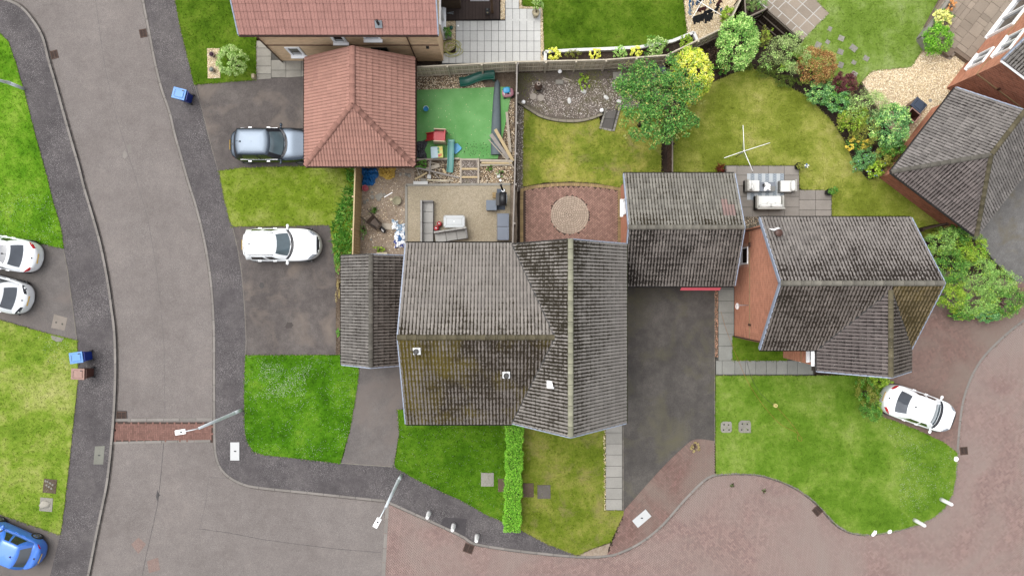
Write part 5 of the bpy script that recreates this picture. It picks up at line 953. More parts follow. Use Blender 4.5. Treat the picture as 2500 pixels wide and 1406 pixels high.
# ------------------------------------------------------------------ fences
def fence(name, label, pts, h, m_board, m_rail, m_post, side=1, bw=.11, gap=.013, post=1.85, rails=(.35, 1.0, 1.6), lean=0.0, cap=True, z0=.02, stag=True):
    """upright boards nailed to rails; side: which way the rails face (+1 left of the run)"""
    pts = [Vector((p[0], p[1], 0)) for p in pts]; root = thing(name, label, 'fence', (pts[0] + pts[-1]) / 2)
    for a, b in zip(pts, pts[1:]):
        d = b - a; L = d.length; d.normalize(); s_ = Vector((-d.y, d.x, 0)) * side; n = max(1, int(L / post + .5)); 
        for i in range(n + 1):
            if i == 0 and a is not pts[0]: continue
            p = a + d * (L * i / n); MB().box(p + s_ * .07 + Vector((0, 0, h / 2 + .03)), (.09, .09, h + .06), math.atan2(d.y, d.x)).build('fence_post', m_post, root)
        for z in rails: MB().bar(a + s_ * .03 + Vector((0, 0, z)), b + s_ * .03 + Vector((0, 0, z)), .035, .07).build('fence_rail', m_rail, root)
        nb = int(L / (bw + gap))
        for i in range(nb):
            p = a + d * ((i + .5) * L / nb); o = -.014 if i % 2 and stag else .0; hh = h + random.uniform(-.015, .015)
            MB().box(p + s_ * (o - .01) + Vector((0, 0, z0 + hh / 2)), (L / nb - gap, .018, hh), math.atan2(d.y, d.x) + random.uniform(-.01, .01)).build('fence_board', m_board, root)
        if cap: MB().bar(a + Vector((0, 0, h + .03)), b + Vector((0, 0, h + .03)), .07, .03).build('fence_cap', m_rail, root)
    return root
M_fold = slabmat('old_fence_board', (.43, .38, .29, 1), .2, .35); M_fdark = slabmat('dark_fence_board', A(66, 52, 44), .14, .25); M_fnew = slabmat('new_fence_board', A(222, 192, 140), .08, .15); M_frail = plain('old_fence_rail', (.36, .32, .25, 1), .85, .25)
top = lambda x, y, h=1.8: P(x, y, h)
fence('fence', 'long weathered board fence between the top gardens and the middle ones', [top(1008, 164), top(1260, 151), top(1480, 146), top(1628, 135)], 1.75, M_fold, M_frail, M_frail, side=-1)
fence('fence', 'fence running up right from the golden conifer past the gravel yard', [top(1630, 134), top(1778, 62), top(1812, -8)], 1.75, M_fold, M_frail, M_frail, side=-1)
fence('fence', 'dark brown fence below the sandstone patio', [top(1824, 43), top(1873, 20), top(1962, 98)], 1.7, M_fdark, plain('pale_fence_rail', A(150, 138, 124), .8), M_fdark, side=-1)
fence('fence', 'dark fence panel right of the gravel yard at the top edge', [top(1822, 40), top(1818, -20)], 1.7, M_fdark, plain('pale_fence_rail', A(150, 138, 124), .8), M_fdark, side=-1)
fence('fence', 'thin grey fence between the toy garden and the round patio garden', [top(1262, 155), top(1260, 300), top(1256, 450), top(1250, 640)], 1.7, M_tgrey, M_tgrey, M_tgrey, side=1)
fence('fence', 'dark board fence left of the lawn with the rotary dryer', [P(1642, 200, 1.2), P(1642, 426, 1.2)], 1.15, slabmat('red_brown_board', A(104, 82, 70), .15, .25), plain('pale_fence_rail', A(150, 138, 124), .8), M_fdark, side=1, rails=(.3, .9))
fence('fence', 'new pale timber fence with rails left of the earth yard', [P(867, 400, 1.75), P(860, 640, 1.75)], 1.7, M_fnew, M_tnew, M_tnew, side=-1, bw=.14, rails=(.35, .95, 1.6), post=1.6, stag=False)
fence('fence', 'short dark fence between the brick house and the angled garage', [P(2252, 560, 1.5), P(2312, 545, 1.5)], 1.5, M_fdark, M_fdark, M_fdark, side=-1)
# white edging of the top flower bed
we = MB(); e = [(1331, 160), (1331, 129), (1400, 125), (1480, 122), (1560, 118), (1640, 103), (1692, 82), (1702, 104)]
for a, b in zip(e, e[1:]): we.bar(P(*a, .2), P(*b, .2), .16, .34)
tag(we.build('planter_wall', plain('aged_white', (.5, .5, .49, 1), .6, .12)), 'low white wall edging the top flower bed', 'planter wall')
slab('flower_bed', W_([(1333, 160), (1333, 131), (1560, 120), (1640, 105), (1692, 84), (1702, 104), (1640, 134), (1480, 150)], .1), -.05, .14, M_bed, 'dark soil of the white edged flower bed')
# ------------------------------------------------------------------ cars
M_tyre = plain('tyre_rubber', A(50, 50, 52), .9); M_rim = plain('alloy_rim', A(170, 172, 176), .35, .1, metal=.6); M_trim = plain('black_trim', A(44, 46, 54), .4, .1)
M_chrome = plain('chrome_trim', A(205, 208, 212), .2, .05, metal=.7); M_tail = plain('red_lamp', A(214, 30, 40), .2, .1); M_head = plain('lamp_glass', A(176, 182, 190), .15, .3); M_plate = plain('yellow_plate', A(246, 200, 70), .5, .06)
M_screen = glassmat('windscreen_glass', A(110, 128, 136), .08); M_dglass = glassmat('car_dark_glass', A(52, 56, 60), .07); M_gglass = glassmat('car_grey_glass', A(100, 106, 116), .08)
def car(label, x, y, head, L, W, paint, belt=.98, roof=1.5, hood=.98, nose=.78, tail=.95, xf=.62, xrf=-.02, xrr=-1.45, xr=-1.85, roofglass=None, rails=None, chrome=False, front=True, rear_glass=None, tailtype=0, screen=None, plate=True, cladding=False, bf=.30, dark=False, zg=.106, group='cars parked on the driveways'):
    """x forward; xf base of windscreen, xrf front of roof, xrr rear of roof, xr base of rear window"""
    T = thing('parked_car', label, 'car', (x, y, zg), R(head), group); B = dict(parent=T, world=False)
    h = L / 2; n = 5.5; z0 = .52
    zt = lambda X: np.interp(X, [-h, -h + .12, -h + .35, xr - .05, xr, xf, xf + .35, h - .45, h - .12, h], [tail - .22, tail - .05, tail, belt - .03 if xr > -h + .5 else tail, belt, belt, hood, hood - .1, nose, nose - .12])
    def wd(X):
        e = abs(X) / h; p, q = (5.5, 2.4) if X > 0 else (7, 2.6)
        return W / 2 * max(0, 1 - e ** p) ** (1 / q) * (1 - .05 * max(0, X / h) ** 2)
    zat = lambda X, Y: z0 + (zt(X) - z0) * max(0, 1 - min(1, abs(Y) / max(wd(X), 1e-6)) ** n) ** (1 / n)
    xs = [h * math.sin(math.pi / 2 * (2 * i / 44 - 1)) for i in range(45)]; G = []
    for X in xs:
        w_ = wd(X); row = []
        for i in range(25):
            t = (i / 24 * 2 - 1) * math.pi / 2; sn = math.copysign(abs(math.sin(t)) ** (2 / n), t); row.append((X, w_ * sn, z0 + (zt(X) - z0) * abs(math.cos(t)) ** (2 / n)))
        lo = [(X, w_, .45), (X, w_ * .985, .32), (X, w_ * .93, .2), (X, w_ * .5, .18)]
        row = [(a, -b, c) for a, b, c in lo[::-1]] + row + lo; G.append(row)
    mb = MB(); mb.grid(G, True)
    # cabin: rings from belt to roof
    wb, wr = W * .455, W * .36; br_ = .16
    def ring(t, sc=1.0, zz=None):
        f, r_, w_ = xf + (xrf - xf) * t, xr + (xrr - xr) * t, wb + (wr - wb) * t + .035 * math.sin(math.pi * t); zc = belt - .03 + (roof - belt + .03) * t if zz is None else zz
        bow, bo2 = bf * (1 - .55 * t), br_ * (1 - .2 * t); out = []
        for k in range(9): yy = (k / 8 * 2 - 1); out.append((f - bow * abs(yy) ** 2.4 , yy * w_, 'f'))
        for k in range(1, 12): s_ = k / 12; out.append((f - bow + (r_ + bo2 - f + bow) * s_, w_ + .02 * math.sin(math.pi * s_), 's'))
        for k in range(9): yy = 1 - k / 4; out.append((r_ + bo2 * abs(yy) ** 2.4, yy * w_, 'r'))
        for k in range(1, 12): s_ = 1 - k / 12; out.append((f - bow + (r_ + bo2 - f + bow) * s_, -w_ - .02 * math.sin(math.pi * s_), 's'))
        cx = (xrf + xrr) / 2; return [(cx + (a - cx) * sc, b * sc, zc) for a, b, c in out]
    tr = roof
    rings = [ring(0), ring(.1), ring(.36), ring(.64), ring(.9), ring(.97, 1, tr - .018), ring(1, .97, tr + .004), ring(1, .88, tr + .028), ring(1, .7, tr + .042), ring(1, .4, tr + .05), ring(1, .02, tr + .052)]; N = 40
    groups = {}
    for i in range(len(rings) - 1):
        for k in range(N):
            g = 'body'
            if 1 <= i < 4:
                if 1 <= k < 7: g = 'windscreen'
                elif 9 <= k <= 12 or 36 <= k <= 38: g = 'side_window%d' % (k > 20)
                elif 14 <= k <= 17 or 30 <= k <= 34: g = 'rear_side_window%d' % (k > 20)
                elif 21 <= k < 27: g = 'rear_window'
            if dark and g == 'body' and 1 <= i < 4: g = 'window_pillar%d' % (1 if k in (39, 0) else 2 if k in (7, 8) else 3 if k < 14 else 4 if k < 21 else 5 if k < 30 else 6)
            if i >= 7 and roofglass and not (i == 7 and (k >= 28 or 8 <= k < 20)): g = 'roof_panel'
            groups.setdefault(g, []).append((i, k))
    for g, fc in groups.items():
        b = mb if g == 'body' else MB(); base = {}
        for i, k in fc:
            ids = []
            for a, c in ((i, k), (i, (k + 1) % N), (i + 1, (k + 1) % N), (i + 1, k)):
                if (a, c) not in base: base[(a, c)] = len(b.v); b.v.append(rings[a][c])
                ids.append(base[(a, c)])
            b.f.append(ids); b.m.append(0)
        if g != 'body': b.build(g.rstrip('0123456789'), {'windscreen': screen or M_screen, 'rear_window': rear_glass or M_dglass, 'roof_panel': roofglass, }.get(g, M_trim if 'pillar' in g else M_dglass), T, True, False)
    mb.build('body', paint, T, True, False)
    def patch(name, c, m, lift=.008, nu=6, nv=4, lab=None):
        """c: four plan corners in order"""
        G = []
        for i in range(nu + 1):
            s_ = i / nu; a = (c[0][0] + (c[1][0] - c[0][0]) * s_, c[0][1] + (c[1][1] - c[0][1]) * s_); d = (c[3][0] + (c[2][0] - c[3][0]) * s_, c[3][1] + (c[2][1] - c[3][1]) * s_); row = []
            for j in range(nv + 1):
                t = j / nv; X, Y = a[0] + (d[0] - a[0]) * t, a[1] + (d[1] - a[1]) * t; lim = wd(X) * .985; Y = max(-lim, min(lim, Y)); row.append((X, Y, zat(X, Y) + lift))
            G.append(row)
        q = MB(); q.grid(G); v = q.v; 
        e1 = Vector(G[1][0]) - Vector(G[0][0]); e2 = Vector(G[0][1]) - Vector(G[0][0])
        if e1.cross(e2).z < 0: q.f = [f[::-1] for f in q.f]
        return q.build(name, m, T, True, False)
    # cowl band under the windscreen
    q = MB(); G = []
    for k in range(13):
        yy = k / 6 - 1; xx = xf + .015 - bf * abs(yy) ** 2.4; G.append([(xx - .04, yy * wb * .97, belt + .012), (xx + .11, yy * wb * .97, zat(xx + .11, yy * wb) + .014)])
    q.grid(G, True); q.build('windscreen_cowl', M_trim, T, False, False)
    mbw = MB(); mbw.tube([(xf + .02, -.1, belt + .05), (xf - .12, -.62, belt + .09)], .012, 5); mbw.tube([(xf + .02, .5, belt + .05), (xf - .04, -.05, belt + .09)], .012, 5); mbw.build('wiper', M_trim, T, False, False)
    for s in (-1, 1):
        wf = W / 2
        patch('headlight', [(h - .62, s * wf * .86), (h - .3, s * wf * .9), (h - .13, s * wf * .58), (h - .34, s * wf * .56)], M_head)
        if tailtype == 0: patch('tail_light', [(-h + .42, s * wf * .97), (-h + .12, s * wf * .93), (-h + .035, s * wf * .62), (-h + .16, s * wf * .68)], M_tail, .014)
        elif tailtype == 1: patch('tail_light', [(-h + .52, s * wf * .95), (-h + .4, s * wf * .98), (-h + .1, s * wf * .62), (-h + .18, s * wf * .56)], M_tail, .012)
        elif tailtype == 3: patch('tail_light', [(-h + .42, s * wf * .93), (-h + .2, s * wf * .95), (-h + .06, s * wf * .4), (-h + .15, s * wf * .4)], M_tail if s > 9 else M_trim, .012)
        m = MB(); m.ell((xf - .22, s * (W / 2 + .1), belt + .02), (.08, .105, .07), 10, 6); m.bar((xf - .24, s * W * .45, belt), (xf - .22, s * (W / 2 + .04), belt + .01), .09, .04); m.build('wing_mirror', paint, T, True, False)
        for X in (xf - .95, xr + .85): q = MB(); q.bar((X - .09, s * (W / 2 - .005), belt - .16), (X + .09, s * (W / 2 - .005), belt - .16), .05, .03); q.build('door_handle', M_chrome if chrome else paint, T, False, False)
        for X in (h - .85, -h + .8):
            q = MB(); Mx = Matrix.Rotation(R(90), 4, 'X'); q.lathe([(.2, -.1), (.29, -.1), (.32, -.07), (.32, .07), (.29, .1), (.2, .1)], (X, s * (W / 2 - .1), .32), 24, Mx); wl_ = q.build('wheel', M_tyre, T, True, False)
            q = MB(); 
            for t in range(5): a = t * 1.2566; q.bar((X, s * (W / 2 - .005), .32), (X + .2 * math.cos(a), s * (W / 2 - .01), .32 + .2 * math.sin(a)), .07, .03, up=(0, 1, 0))
            q.lathe([(.19, -.02), (.21, 0), (.19, .02)], (X, s * (W / 2 - .01), .32), 20, Mx); q.build('rim', M_rim, wl_, False, False)
        if rails: q = MB(); q.tube([(xrf - .1, s * wr * .93, roof + .02), (xrf - .3, s * wr * .93, roof + .055), (xrr + .35, s * wr * .93, roof + .055), (xrr + .15, s * wr * .93, roof + .02)], .02, 6); q.build('roof_rail', rails, T, True, False)
        if chrome: q = MB(); q.bar((xr + .4, s * (wb + .012), belt - .0), (xf - .4, s * (wb + .012), belt - .0), .02, .02); q.build('chrome_strip', M_chrome, T, False, False)
        if cladding: q = MB(); q.bar((-h + .45, s * (W / 2 - .02), .36), (h - .5, s * (W / 2 - .02), .36), .06, .16); q.build('sill_trim', M_trim, T, False, False)
    q = MB(); q.lathe([(.05, 0), (.03, .05), (0, .07)], (xrr + .3, 0, roof + .045), 8); q.tube([(xrr + .3, 0, roof + .08), (xrr + .12, 0, roof + .17)], .008, 5); q.build('aerial', M_trim, T, False, False)
    patch('grille', [(h - .16, -W * .27), (h - .16, W * .27), (h - .03, W * .2), (h - .03, -W * .2)], M_trim, .012)
    q = MB(); q.box((-h + .03, 0, tail - .33), (.03, .52, .12), ry=R(-18)); q.box((-h - .012, 0, tail - .31), (.02, .53, .13), ry=R(-25)); q.build('number_plate', M_plate, T, False, False) if plate else None
    patch('bonnet_line', [(xf + .17, -W * .40), (h - .42, -W * .33), (h - .42, -W * .322), (xf + .17, -W * .392)], M_trim if chrome else M_head, .004); patch('bonnet_line', [(xf + .17, W * .392), (h - .42, W * .322), (h - .42, W * .33), (xf + .17, W * .40)], M_trim if chrome else M_head, .004)
    patch('boot_badge', [(-h + .2, -.05), (-h + .2, .05), (-h + .12, .05), (-h + .12, -.05)], M_trim, .012, 2, 2)
    return T
PW = carpaint('white_car_paint', (.78, .8, .82, 1), 0, .02); PG = carpaint('dark_grey_paint', (.06, .075, .095, 1), .92, .04, .25, .27); PB = carpaint('blue_paint', (.035, .15, .56, 1), .1, .05)
c = P(565, 355, .7); car('dark grey estate car parked in front of the red tiled garage', c.x + 2.28, c.y, 0, 4.56, 1.84, PG, roof=1.55, xf=.78, xrf=.08, xrr=-1.72, xr=-2.02, belt=1.0, hood=1.0, chrome=True, dark=True, tail=.98, rails=None, rear_glass=M_trim)
c = P(688, 598, .7); car('white crossover car with two dark roof rails on the driveway with oil stains', c.x, c.y, 0, 4.2, 1.8, PW, roof=1.5, xf=.66, xrf=-.06, xrr=-1.72, xr=-1.96, belt=.98, rails=M_trim, cladding=True, rear_glass=M_trim)
c = P(2242, 997, .7); car('white saloon with red tail lights on the herringbone block drive', c.x, c.y, -19.5, 4.05, 1.76, PW, roof=1.45, xf=1.0, xrf=.34, xrr=-1.0, xr=-1.5, belt=.93, hood=.93, tail=.96, tailtype=1, bf=.2, rear_glass=M_gglass)
c = P(94, 632, .7); hd = 169.5; car('upper white car on the left driveway, with a dark glass roof', c.x + 2.15 * math.cos(R(hd)), c.y + 2.15 * math.sin(R(hd)), hd, 4.3, 1.8, PW, roof=1.47, xr=-1.62, xrr=-1.12, tailtype=1, roofglass=M_gglass, rear_glass=M_gglass)
c = P(69, 735, .75); hd = 165; car('lower white car on the left driveway, with a black band across its tail', c.x + 2.15 * math.cos(R(hd)), c.y + 2.15 * math.sin(R(hd)), hd, 4.3, 1.84, PW, roof=1.55, xr=-1.76, xrr=-1.3, tailtype=3, rear_glass=M_gglass, cladding=True)
c = P(98, 1362, .75); hd = 156; car('bright blue hatchback on the driveway at the bottom left corner', c.x + 1.95 * math.cos(R(hd)), c.y + 1.95 * math.sin(R(hd)), hd, 3.9, 1.72, PB, roof=1.52, xr=-1.6, xrr=-1.2, rear_glass=M_gglass, tailtype=0)
# ------------------------------------------------------------------ wheelie bins
def bin_(label, px, py, face, body, lid, open_=False, group='wheelie bins', full=True, zb=.1):
    """px,py: centre of the foot; face: direction of the hinge side (degrees)"""
    p = P(px, py, zb); T = thing('wheelie_bin', label, 'wheelie bin', (p.x, p.y, zb), R(face), group); b = MB()
    def shell(w0, d0, z0_, w1, d1, z1_, flip=False): 
        A0 = [(-d0, -w0, z0_), (d0, -w0, z0_), (d0, w0, z0_), (-d0, w0, z0_)]; A1 = [(-d1, -w1, z1_), (d1, -w1, z1_), (d1, w1, z1_), (-d1, w1, z1_)]
        fs = [(i, (i + 1) % 4, 4 + (i + 1) % 4, 4 + i) for i in range(4)]; b.add(A0 + A1, [f[::-1] for f in fs] if flip else fs)
    shell(.21, .25, .06, .275, .33, 1.0); shell(.285, .34, .97, .285, .34, 1.02); 
    if open_: shell(.19, .23, .1, .255, .31, 1.02, True); b.add([(-.23, -.19, .1), (.23, -.19, .1), (.23, .19, .1), (-.23, .19, .1)], [(0, 1, 2, 3)]); 
    o = [(-.34, -.285, 1.02), (.34, -.285, 1.02), (.34, .285, 1.02), (-.34, .285, 1.02)]; i_ = [(-.31, -.255, 1.02), (.31, -.255, 1.02), (.31, .255, 1.02), (-.31, .255, 1.02)]
    b.add(o + i_, [(k, (k + 1) % 4, 4 + (k + 1) % 4, 4 + k) for k in range(4)]); b.add([(-.25, -.21, .06), (.25, -.21, .06), (.25, .21, .06), (-.25, .21, .06)], [(3, 2, 1, 0)]); b.build('bin_body', body, T, False, False)
    l = MB(); 
    if not open_:
        l.box((.0, 0, 1.05), (.72, .6, .05)); l.box((.03, 0, 1.085), (.52, .44, .05), taper=.86); lo = l.build('lid', lid, T, False, False, bevel=.015); q = MB(); q.box((-.22, 0, 1.115), (.012, .36, .01)); q.box((.2, .19, 1.115), (.1, .05, .012)); q.build('lid_rib', M_black, lo, False, False)
    else:
        l.box((.40, 0, .5), (.05, .56, .6), ry=R(6)); l.build('lid', lid, T, False, False, bevel=.015); q = MB(); q.add([(-.34, -.285, 1.026), (.34, -.285, 1.026), (.34, .285, 1.026), (-.34, .285, 1.026), (-.27, -.22, 1.028), (.27, -.22, 1.028), (.27, .22, 1.028), (-.27, .22, 1.028)], [(k, (k + 1) % 4, 4 + (k + 1) % 4, 4 + k) for k in range(4)]); q.build('bin_rim', M_bbl, T, False, False)
    hnd = MB(); hnd.tube([(.38, -.25, .98), (.42, -.25, 1.0), (.42, .25, 1.0), (.38, .25, .98)], .018, 6); hnd.build('handle', body, T, False, False)
    for s in (-1, 1): w = MB(); w.lathe([(0, -.035), (.1, -.035), (.1, .035), (0, .035)], (.24, s * .26, .1), 14, Matrix.Rotation(R(90), 4, 'X')); w.build('wheel', M_black, T, True, False)
    return T
M_bblue = plain('blue_bin_plastic', A(16, 58, 168), .35, .06); M_blid = plain('blue_lid_plastic', A(116, 178, 250), .4, .05); M_bbr = plain('brown_bin_plastic', A(104, 66, 56), .4); M_bbl = plain('tan_lid_plastic', A(186, 146, 132), .5); M_bgrey = plain('slate_bin_plastic', A(70, 82, 102), .4)
def binpos(x, y, f):  # photo point of the lid -> foot
    q = P(x, y, 1.15); return 1250 + q.x * FPX / (CAMH - .1), 703 - q.y * FPX / (CAMH - .1)
x, y = binpos(432, 226, 0); bin_('blue wheelie bin on the pavement above the dark car', x + 5, y + 3, -14, M_bblue, M_blid)
x, y = binpos(182, 873, 0); bin_('blue wheelie bin between lawn and pavement next to the brown bin', x + 4, y, 8, M_bblue, M_blid)
x, y = binpos(184, 913, 0); bin_('brown wheelie bin with tan lid next to the blue bin', x + 6, y, -2, M_bbr, M_bbl)
x, y = binpos(2243, 257, 0); bin_('slate grey lidded wheelie bin on the golden gravel', x, y, -40, M_bbr, M_bgrey)
x, y = binpos(2231, 281, 0); bin_('open brown wheelie bin standing by the angled garage', x, y, 140, M_bbr, M_bgrey, True)
# ------------------------------------------------------------------ street furniture
M_lamp = plain('lamp_post_paint', (.55, .6, .63, 1), .5, .05)
def lamp(label, bx, by, tx, ty, hx, hy, H=5.4):
    b = P(bx, by, .1); t = P(tx, ty, H); hd_ = P(hx, hy, H + .35); T = thing('street_lamp', label, 'street lamp', b, 0, 'street lamps')
    m = MB(); m.tube([b, b + Vector((0, 0, 1.1))], .09, 12); m.tube([b + Vector((0, 0, 1.1)), b + Vector((0, 0, 1.16)), (b.x + (t.x - b.x) * .5, b.y + (t.y - b.y) * .5, 3.2), (t.x, t.y, H)], [.1, .085, .078, .06], 12); m.build('post', M_lamp, T, True)
    d = Vector((hd_.x - t.x, hd_.y - t.y, 0)); dn = d.normalized(); m = MB(); m.tube([(t.x, t.y, H), (t.x + d.x * .3, t.y + d.y * .3, H + .22), (t.x + d.x * .8, t.y + d.y * .8, H + .34), (hd_.x, hd_.y, H + .35)], .025, 8); m.build('arm', M_lamp, T, True)
    m = MB(); a = math.atan2(dn.y, dn.x); m.box((hd_.x + dn.x * .16, hd_.y + dn.y * .16, H + .36), (.5, .24, .09), a); l = m.build('lamp_head', M_white, T, bevel=.03)
    m = MB(); m.lathe([(.04, 0), (.04, .06), (0, .07)], (hd_.x + dn.x * .1, hd_.y + dn.y * .1, H + .405), 10); m.build('photocell', M_black, l)
lamp('grey lamp post on the clover lawn reaching over the red block band', 590, 1000, 486, 1045, 449, 1053); lamp('grey lamp post at the pavement above the three white marker posts', 980, 1160, 942, 1237, 925, 1268); lamp('grey lamp post at the left edge of the picture', 57, 217, -10, 194, -40, 184)
def marker(label, bx, by, h=.95, r0=.13, r1=.09):
    b = P(bx, by, .1); T = MB(); T.lathe([(0, 0), (r0, 0), (r0 * .97, h * .3), (r1, h - .06), (r1 * .8, h - .01), (0, h)], b, 16); o = T.build('marker_post', M_white, smooth=True); tag(o, label, 'marker post', 'white marker posts along the kerbs')
    o.data.transform(Matrix.Translation(-b)); o.location = b
marker('white marker post leftmost of the three on the dark pavement wedge', 1048, 1250, .95); marker('white marker post standing in the square of newer tarmac', 1108, 1280, .95); marker('white marker post beside the drain at the pavement tip', 1165, 1306, .95)
marker('white marker post on the kerb corner of the front lawn, upper one', 2297, 1218, .98, .11, .09); marker('white marker post on the kerb corner of the front lawn, lower one', 2232, 1268, 1.0, .11, .09)
def boulder(name, label, cat, px, py, r, m, z=.13, group=None, fl=.6, seed=0):
    rr = random.Random(px + py); p = P(px, py, z); bm = bmesh.new(); bmesh.ops.create_icosphere(bm, subdivisions=2, radius=1)
    for v in bm.verts: k = 1 + rr.uniform(-.14, .14); v.co = Vector((v.co.x * r[0] * k, v.co.y * r[1] * k, max(-.3, v.co.z) * r[2] * k))
    me = bpy.data.meshes.new(name); bm.to_mesh(me); bm.free(); me.materials.append(m); o = link(name, me); o.location = p; o.rotation_euler = (0, 0, rr.uniform(0, 3)); return tag(o, label, cat, group)
g = 'white painted stones along the kerb'
boulder('painted_stone', 'larger white painted stone at the lowest point of the front lawn', 'stone', 2134, 1301, (.19, .1, .12), M_white, group=g); boulder('painted_stone', 'small white painted stone right of the larger one at the kerb', 'stone', 2172, 1297, (.13, .1, .1), M_white, group=g); boulder('painted_stone', 'white painted stone below the drain at the right kerb', 'stone', 2334, 1120, (.15, .13, .12), M_white, group=g)
def cover(name, label, cat, pts, m, z=.11, th=.03, handle=None, parent=None, group=None, bevel=.004):
    o = MB().prism(pxs(pts, z), z - .05, z + th).build(name, m, bevel=bevel); tag(o, label, cat, group)
    if handle: c = P(*handle, z + th); MB().box((c.x, c.y, z + th + .006), (.12, .06, .014)).build('handle', M_black, o)
    return o
M_cov = slabmat('grey_cover', A(150, 150, 140), .05, .2); M_wcov = plain('white_cover', A(232, 234, 234), .5, .04)
mp = slab('tarmac_patch', W_([(553, 1069), (595, 1067), (593, 1131), (552, 1132)], .1), .02, .1025, M_pave, 'older tarmac square round the white cover')
cover('utility_cover', 'white rectangular cover lying in the tarmac near the clover lawn', 'utility cover', [(563, 1079), (585, 1079), (585, 1123), (563, 1123)], M_wcov, .11, .05, (574, 1101), group='white utility covers')
cover('utility_cover', 'white rectangular cover lying on the red block apron', 'utility cover', [(1543, 1270), (1576, 1242), (1590, 1259), (1557, 1287)], M_wcov, .12, .05, (1567, 1264), group='white utility covers')
cover('utility_cover', 'grey green rectangular cover in the left pavement', 'utility cover', [(232, 1089), (256, 1088), (252, 1133), (228, 1133)], M_cov, .1, .008, (242, 1111))
o = cover('inspection_cover', 'large concrete inspection cover on the driveway under the white cars', 'inspection cover', [(132, 767), (165, 776), (158, 807), (125, 800)], slabmat('concrete_cover', A(168, 158, 148), .05, .2), .106, .01)
for x, y in ((137, 787), (152, 791)): c = P(x, y, .12); MB().lathe([(0, 0), (.05, 0), (.05, .006), (0, .006)], (c.x, c.y, .117), 10).build('lifting_eye', M_joint, o)
cover('concrete_lump', 'half buried concrete slab at the edge of the pale lawn', 'slab', [(124, 818), (140, 822), (156, 826), (150, 834), (138, 834), (127, 828)], M_slabold, .13, .01)
def square_bed(label, x, y, s, rz, m, plant=None):
    p = P(x, y, .13); o = tag(MB().box((p.x, p.y, .12), (s[0] / 44, s[1] / 44, .06), rz).build('stone_slab', m, bevel=.008), label, 'stone slab', 'square slabs set in the lawns'); return o
square_bed('mossy square slab in the lawn left of the hedge', 1190, 1170, (31, 33), 0, M_slabold); square_bed('brown square slab tucked against the left side of the hedge', 1228, 1184, (24, 32), 0, slabmat('brown_slab', A(126, 108, 92), .1, .35)); square_bed('brown square slab tucked against the right side of the hedge', 1290, 1196, (26, 34), 0, bpy.data.materials['brown_slab']); square_bed('dark square slab in the worn lawn right of the hedge', 1328, 1200, (32, 33), .01, slabmat('dark_square_slab', A(120, 114, 108), .05, .3))
square_bed('square of soil with stones in the pale lawn, upper one', 122, 1186, (32, 34), -.1, M_soil); square_bed('square slab carrying a pale rock in the pale lawn', 113, 1231, (31, 33), -.08, M_slabold)
boulder('rock', 'pale rock resting on the square slab in the pale lawn', 'rock', 110, 1231, (.22, .3, .16), plain('pale_rock', A(202, 196, 182), .9), .15)
SL = ['at the lower left corner', 'at the right middle edge', 'at the upper left', 'near the lower right corner', 'at the top right', 'in the centre', 'at the left edge']
for i in range(7): boulder('small_stone', 'small brown stone on the soil square in the pale lawn, ' + SL[i], 'stone', 112 + (i * 37) % 20, 1174 + (i * 53) % 22, (.07, .06, .05), M_slabold, .15, 'stones on the soil square')
def manhole(label, x, y, s):
    p = P(x, y, .13); pts = [(p.x + a * s / 88, p.y + b * s / 88) for a, b in ((-1, -.7), (-.7, -1), (.7, -1), (1, -.7 if x < 1800 else -1), (1, .6), (.8, 1), (-.6, 1), (-1, .6))]; o = MB().prism(pts, .08, .145).build('manhole_cover', M_slabold); tag(o, label, 'manhole cover', 'manhole slabs in the front lawn')
    for dx, dy in ((-.5, -.5), (.5, -.5), (.4, .4), (-.4, .45)): MB().box((p.x + dx * s / 88, p.y + dy * s / 88, .147), (.07, .07, .01)).build('lifting_hole', M_hole, o)
manhole('rounded grey manhole slab nearest the dark driveway', 1773, 1042, 27); manhole('squarer grey manhole slab right of the rounded one', 1818, 1041, 30)
def drain(label, x, y, s, rz, z=.0):
    p = P(x, y, z); T = thing('road_drain', label, 'drain', (p.x, p.y, z), rz, 'road drains'); MB().box((0, 0, .004), (s[0], s[1], .012)).build('drain_pit', M_hole, T, world=False)
    f = MB(); 
    for a in (-1, 1): f.box((a * (s[0] / 2), 0, .012), (.04, s[1] + .04, .025)); f.box((0, a * (s[1] / 2), .012), (s[0], .04, .025))
    f.box((0, 0, .0125), (.03, s[1], .02)); f.build('frame', M_iron, T, world=False)
    n = 7
    for i in range(n): MB().box((0, -s[1] / 2 + s[1] * (i + .5) / n, .012), (s[0] - .04, s[1] / n * .42, .018)).build('grating_bar', M_iron, T, world=False)
for a in (('rusty drain by the right kerb near the top of the road', 350, 82, (.36, .42), .2), ('rusty drain by the left kerb near the top of the road', 133, 134, (.36, .42), .25), ('rusty drain beside the red block band', 297, 1016, (.5, .52), 0), ('rusty drain below the pavement tip with the white posts', 1144, 1338, (.5, .46), -.35), ('dark drain in the hollow of the curving kerb', 1996, 1246, (.44, .44), .75), ('drain by the kerb below the white saloon', 2353, 1100, (.38, .4), .1)): drain(*a)
slab('drain_surround', W_([(285, 1001), (311, 1001), (311, 1032), (285, 1032)]), -.1, .003, M_seam, 'dark patch round the drain beside the red block band', rough=.02)
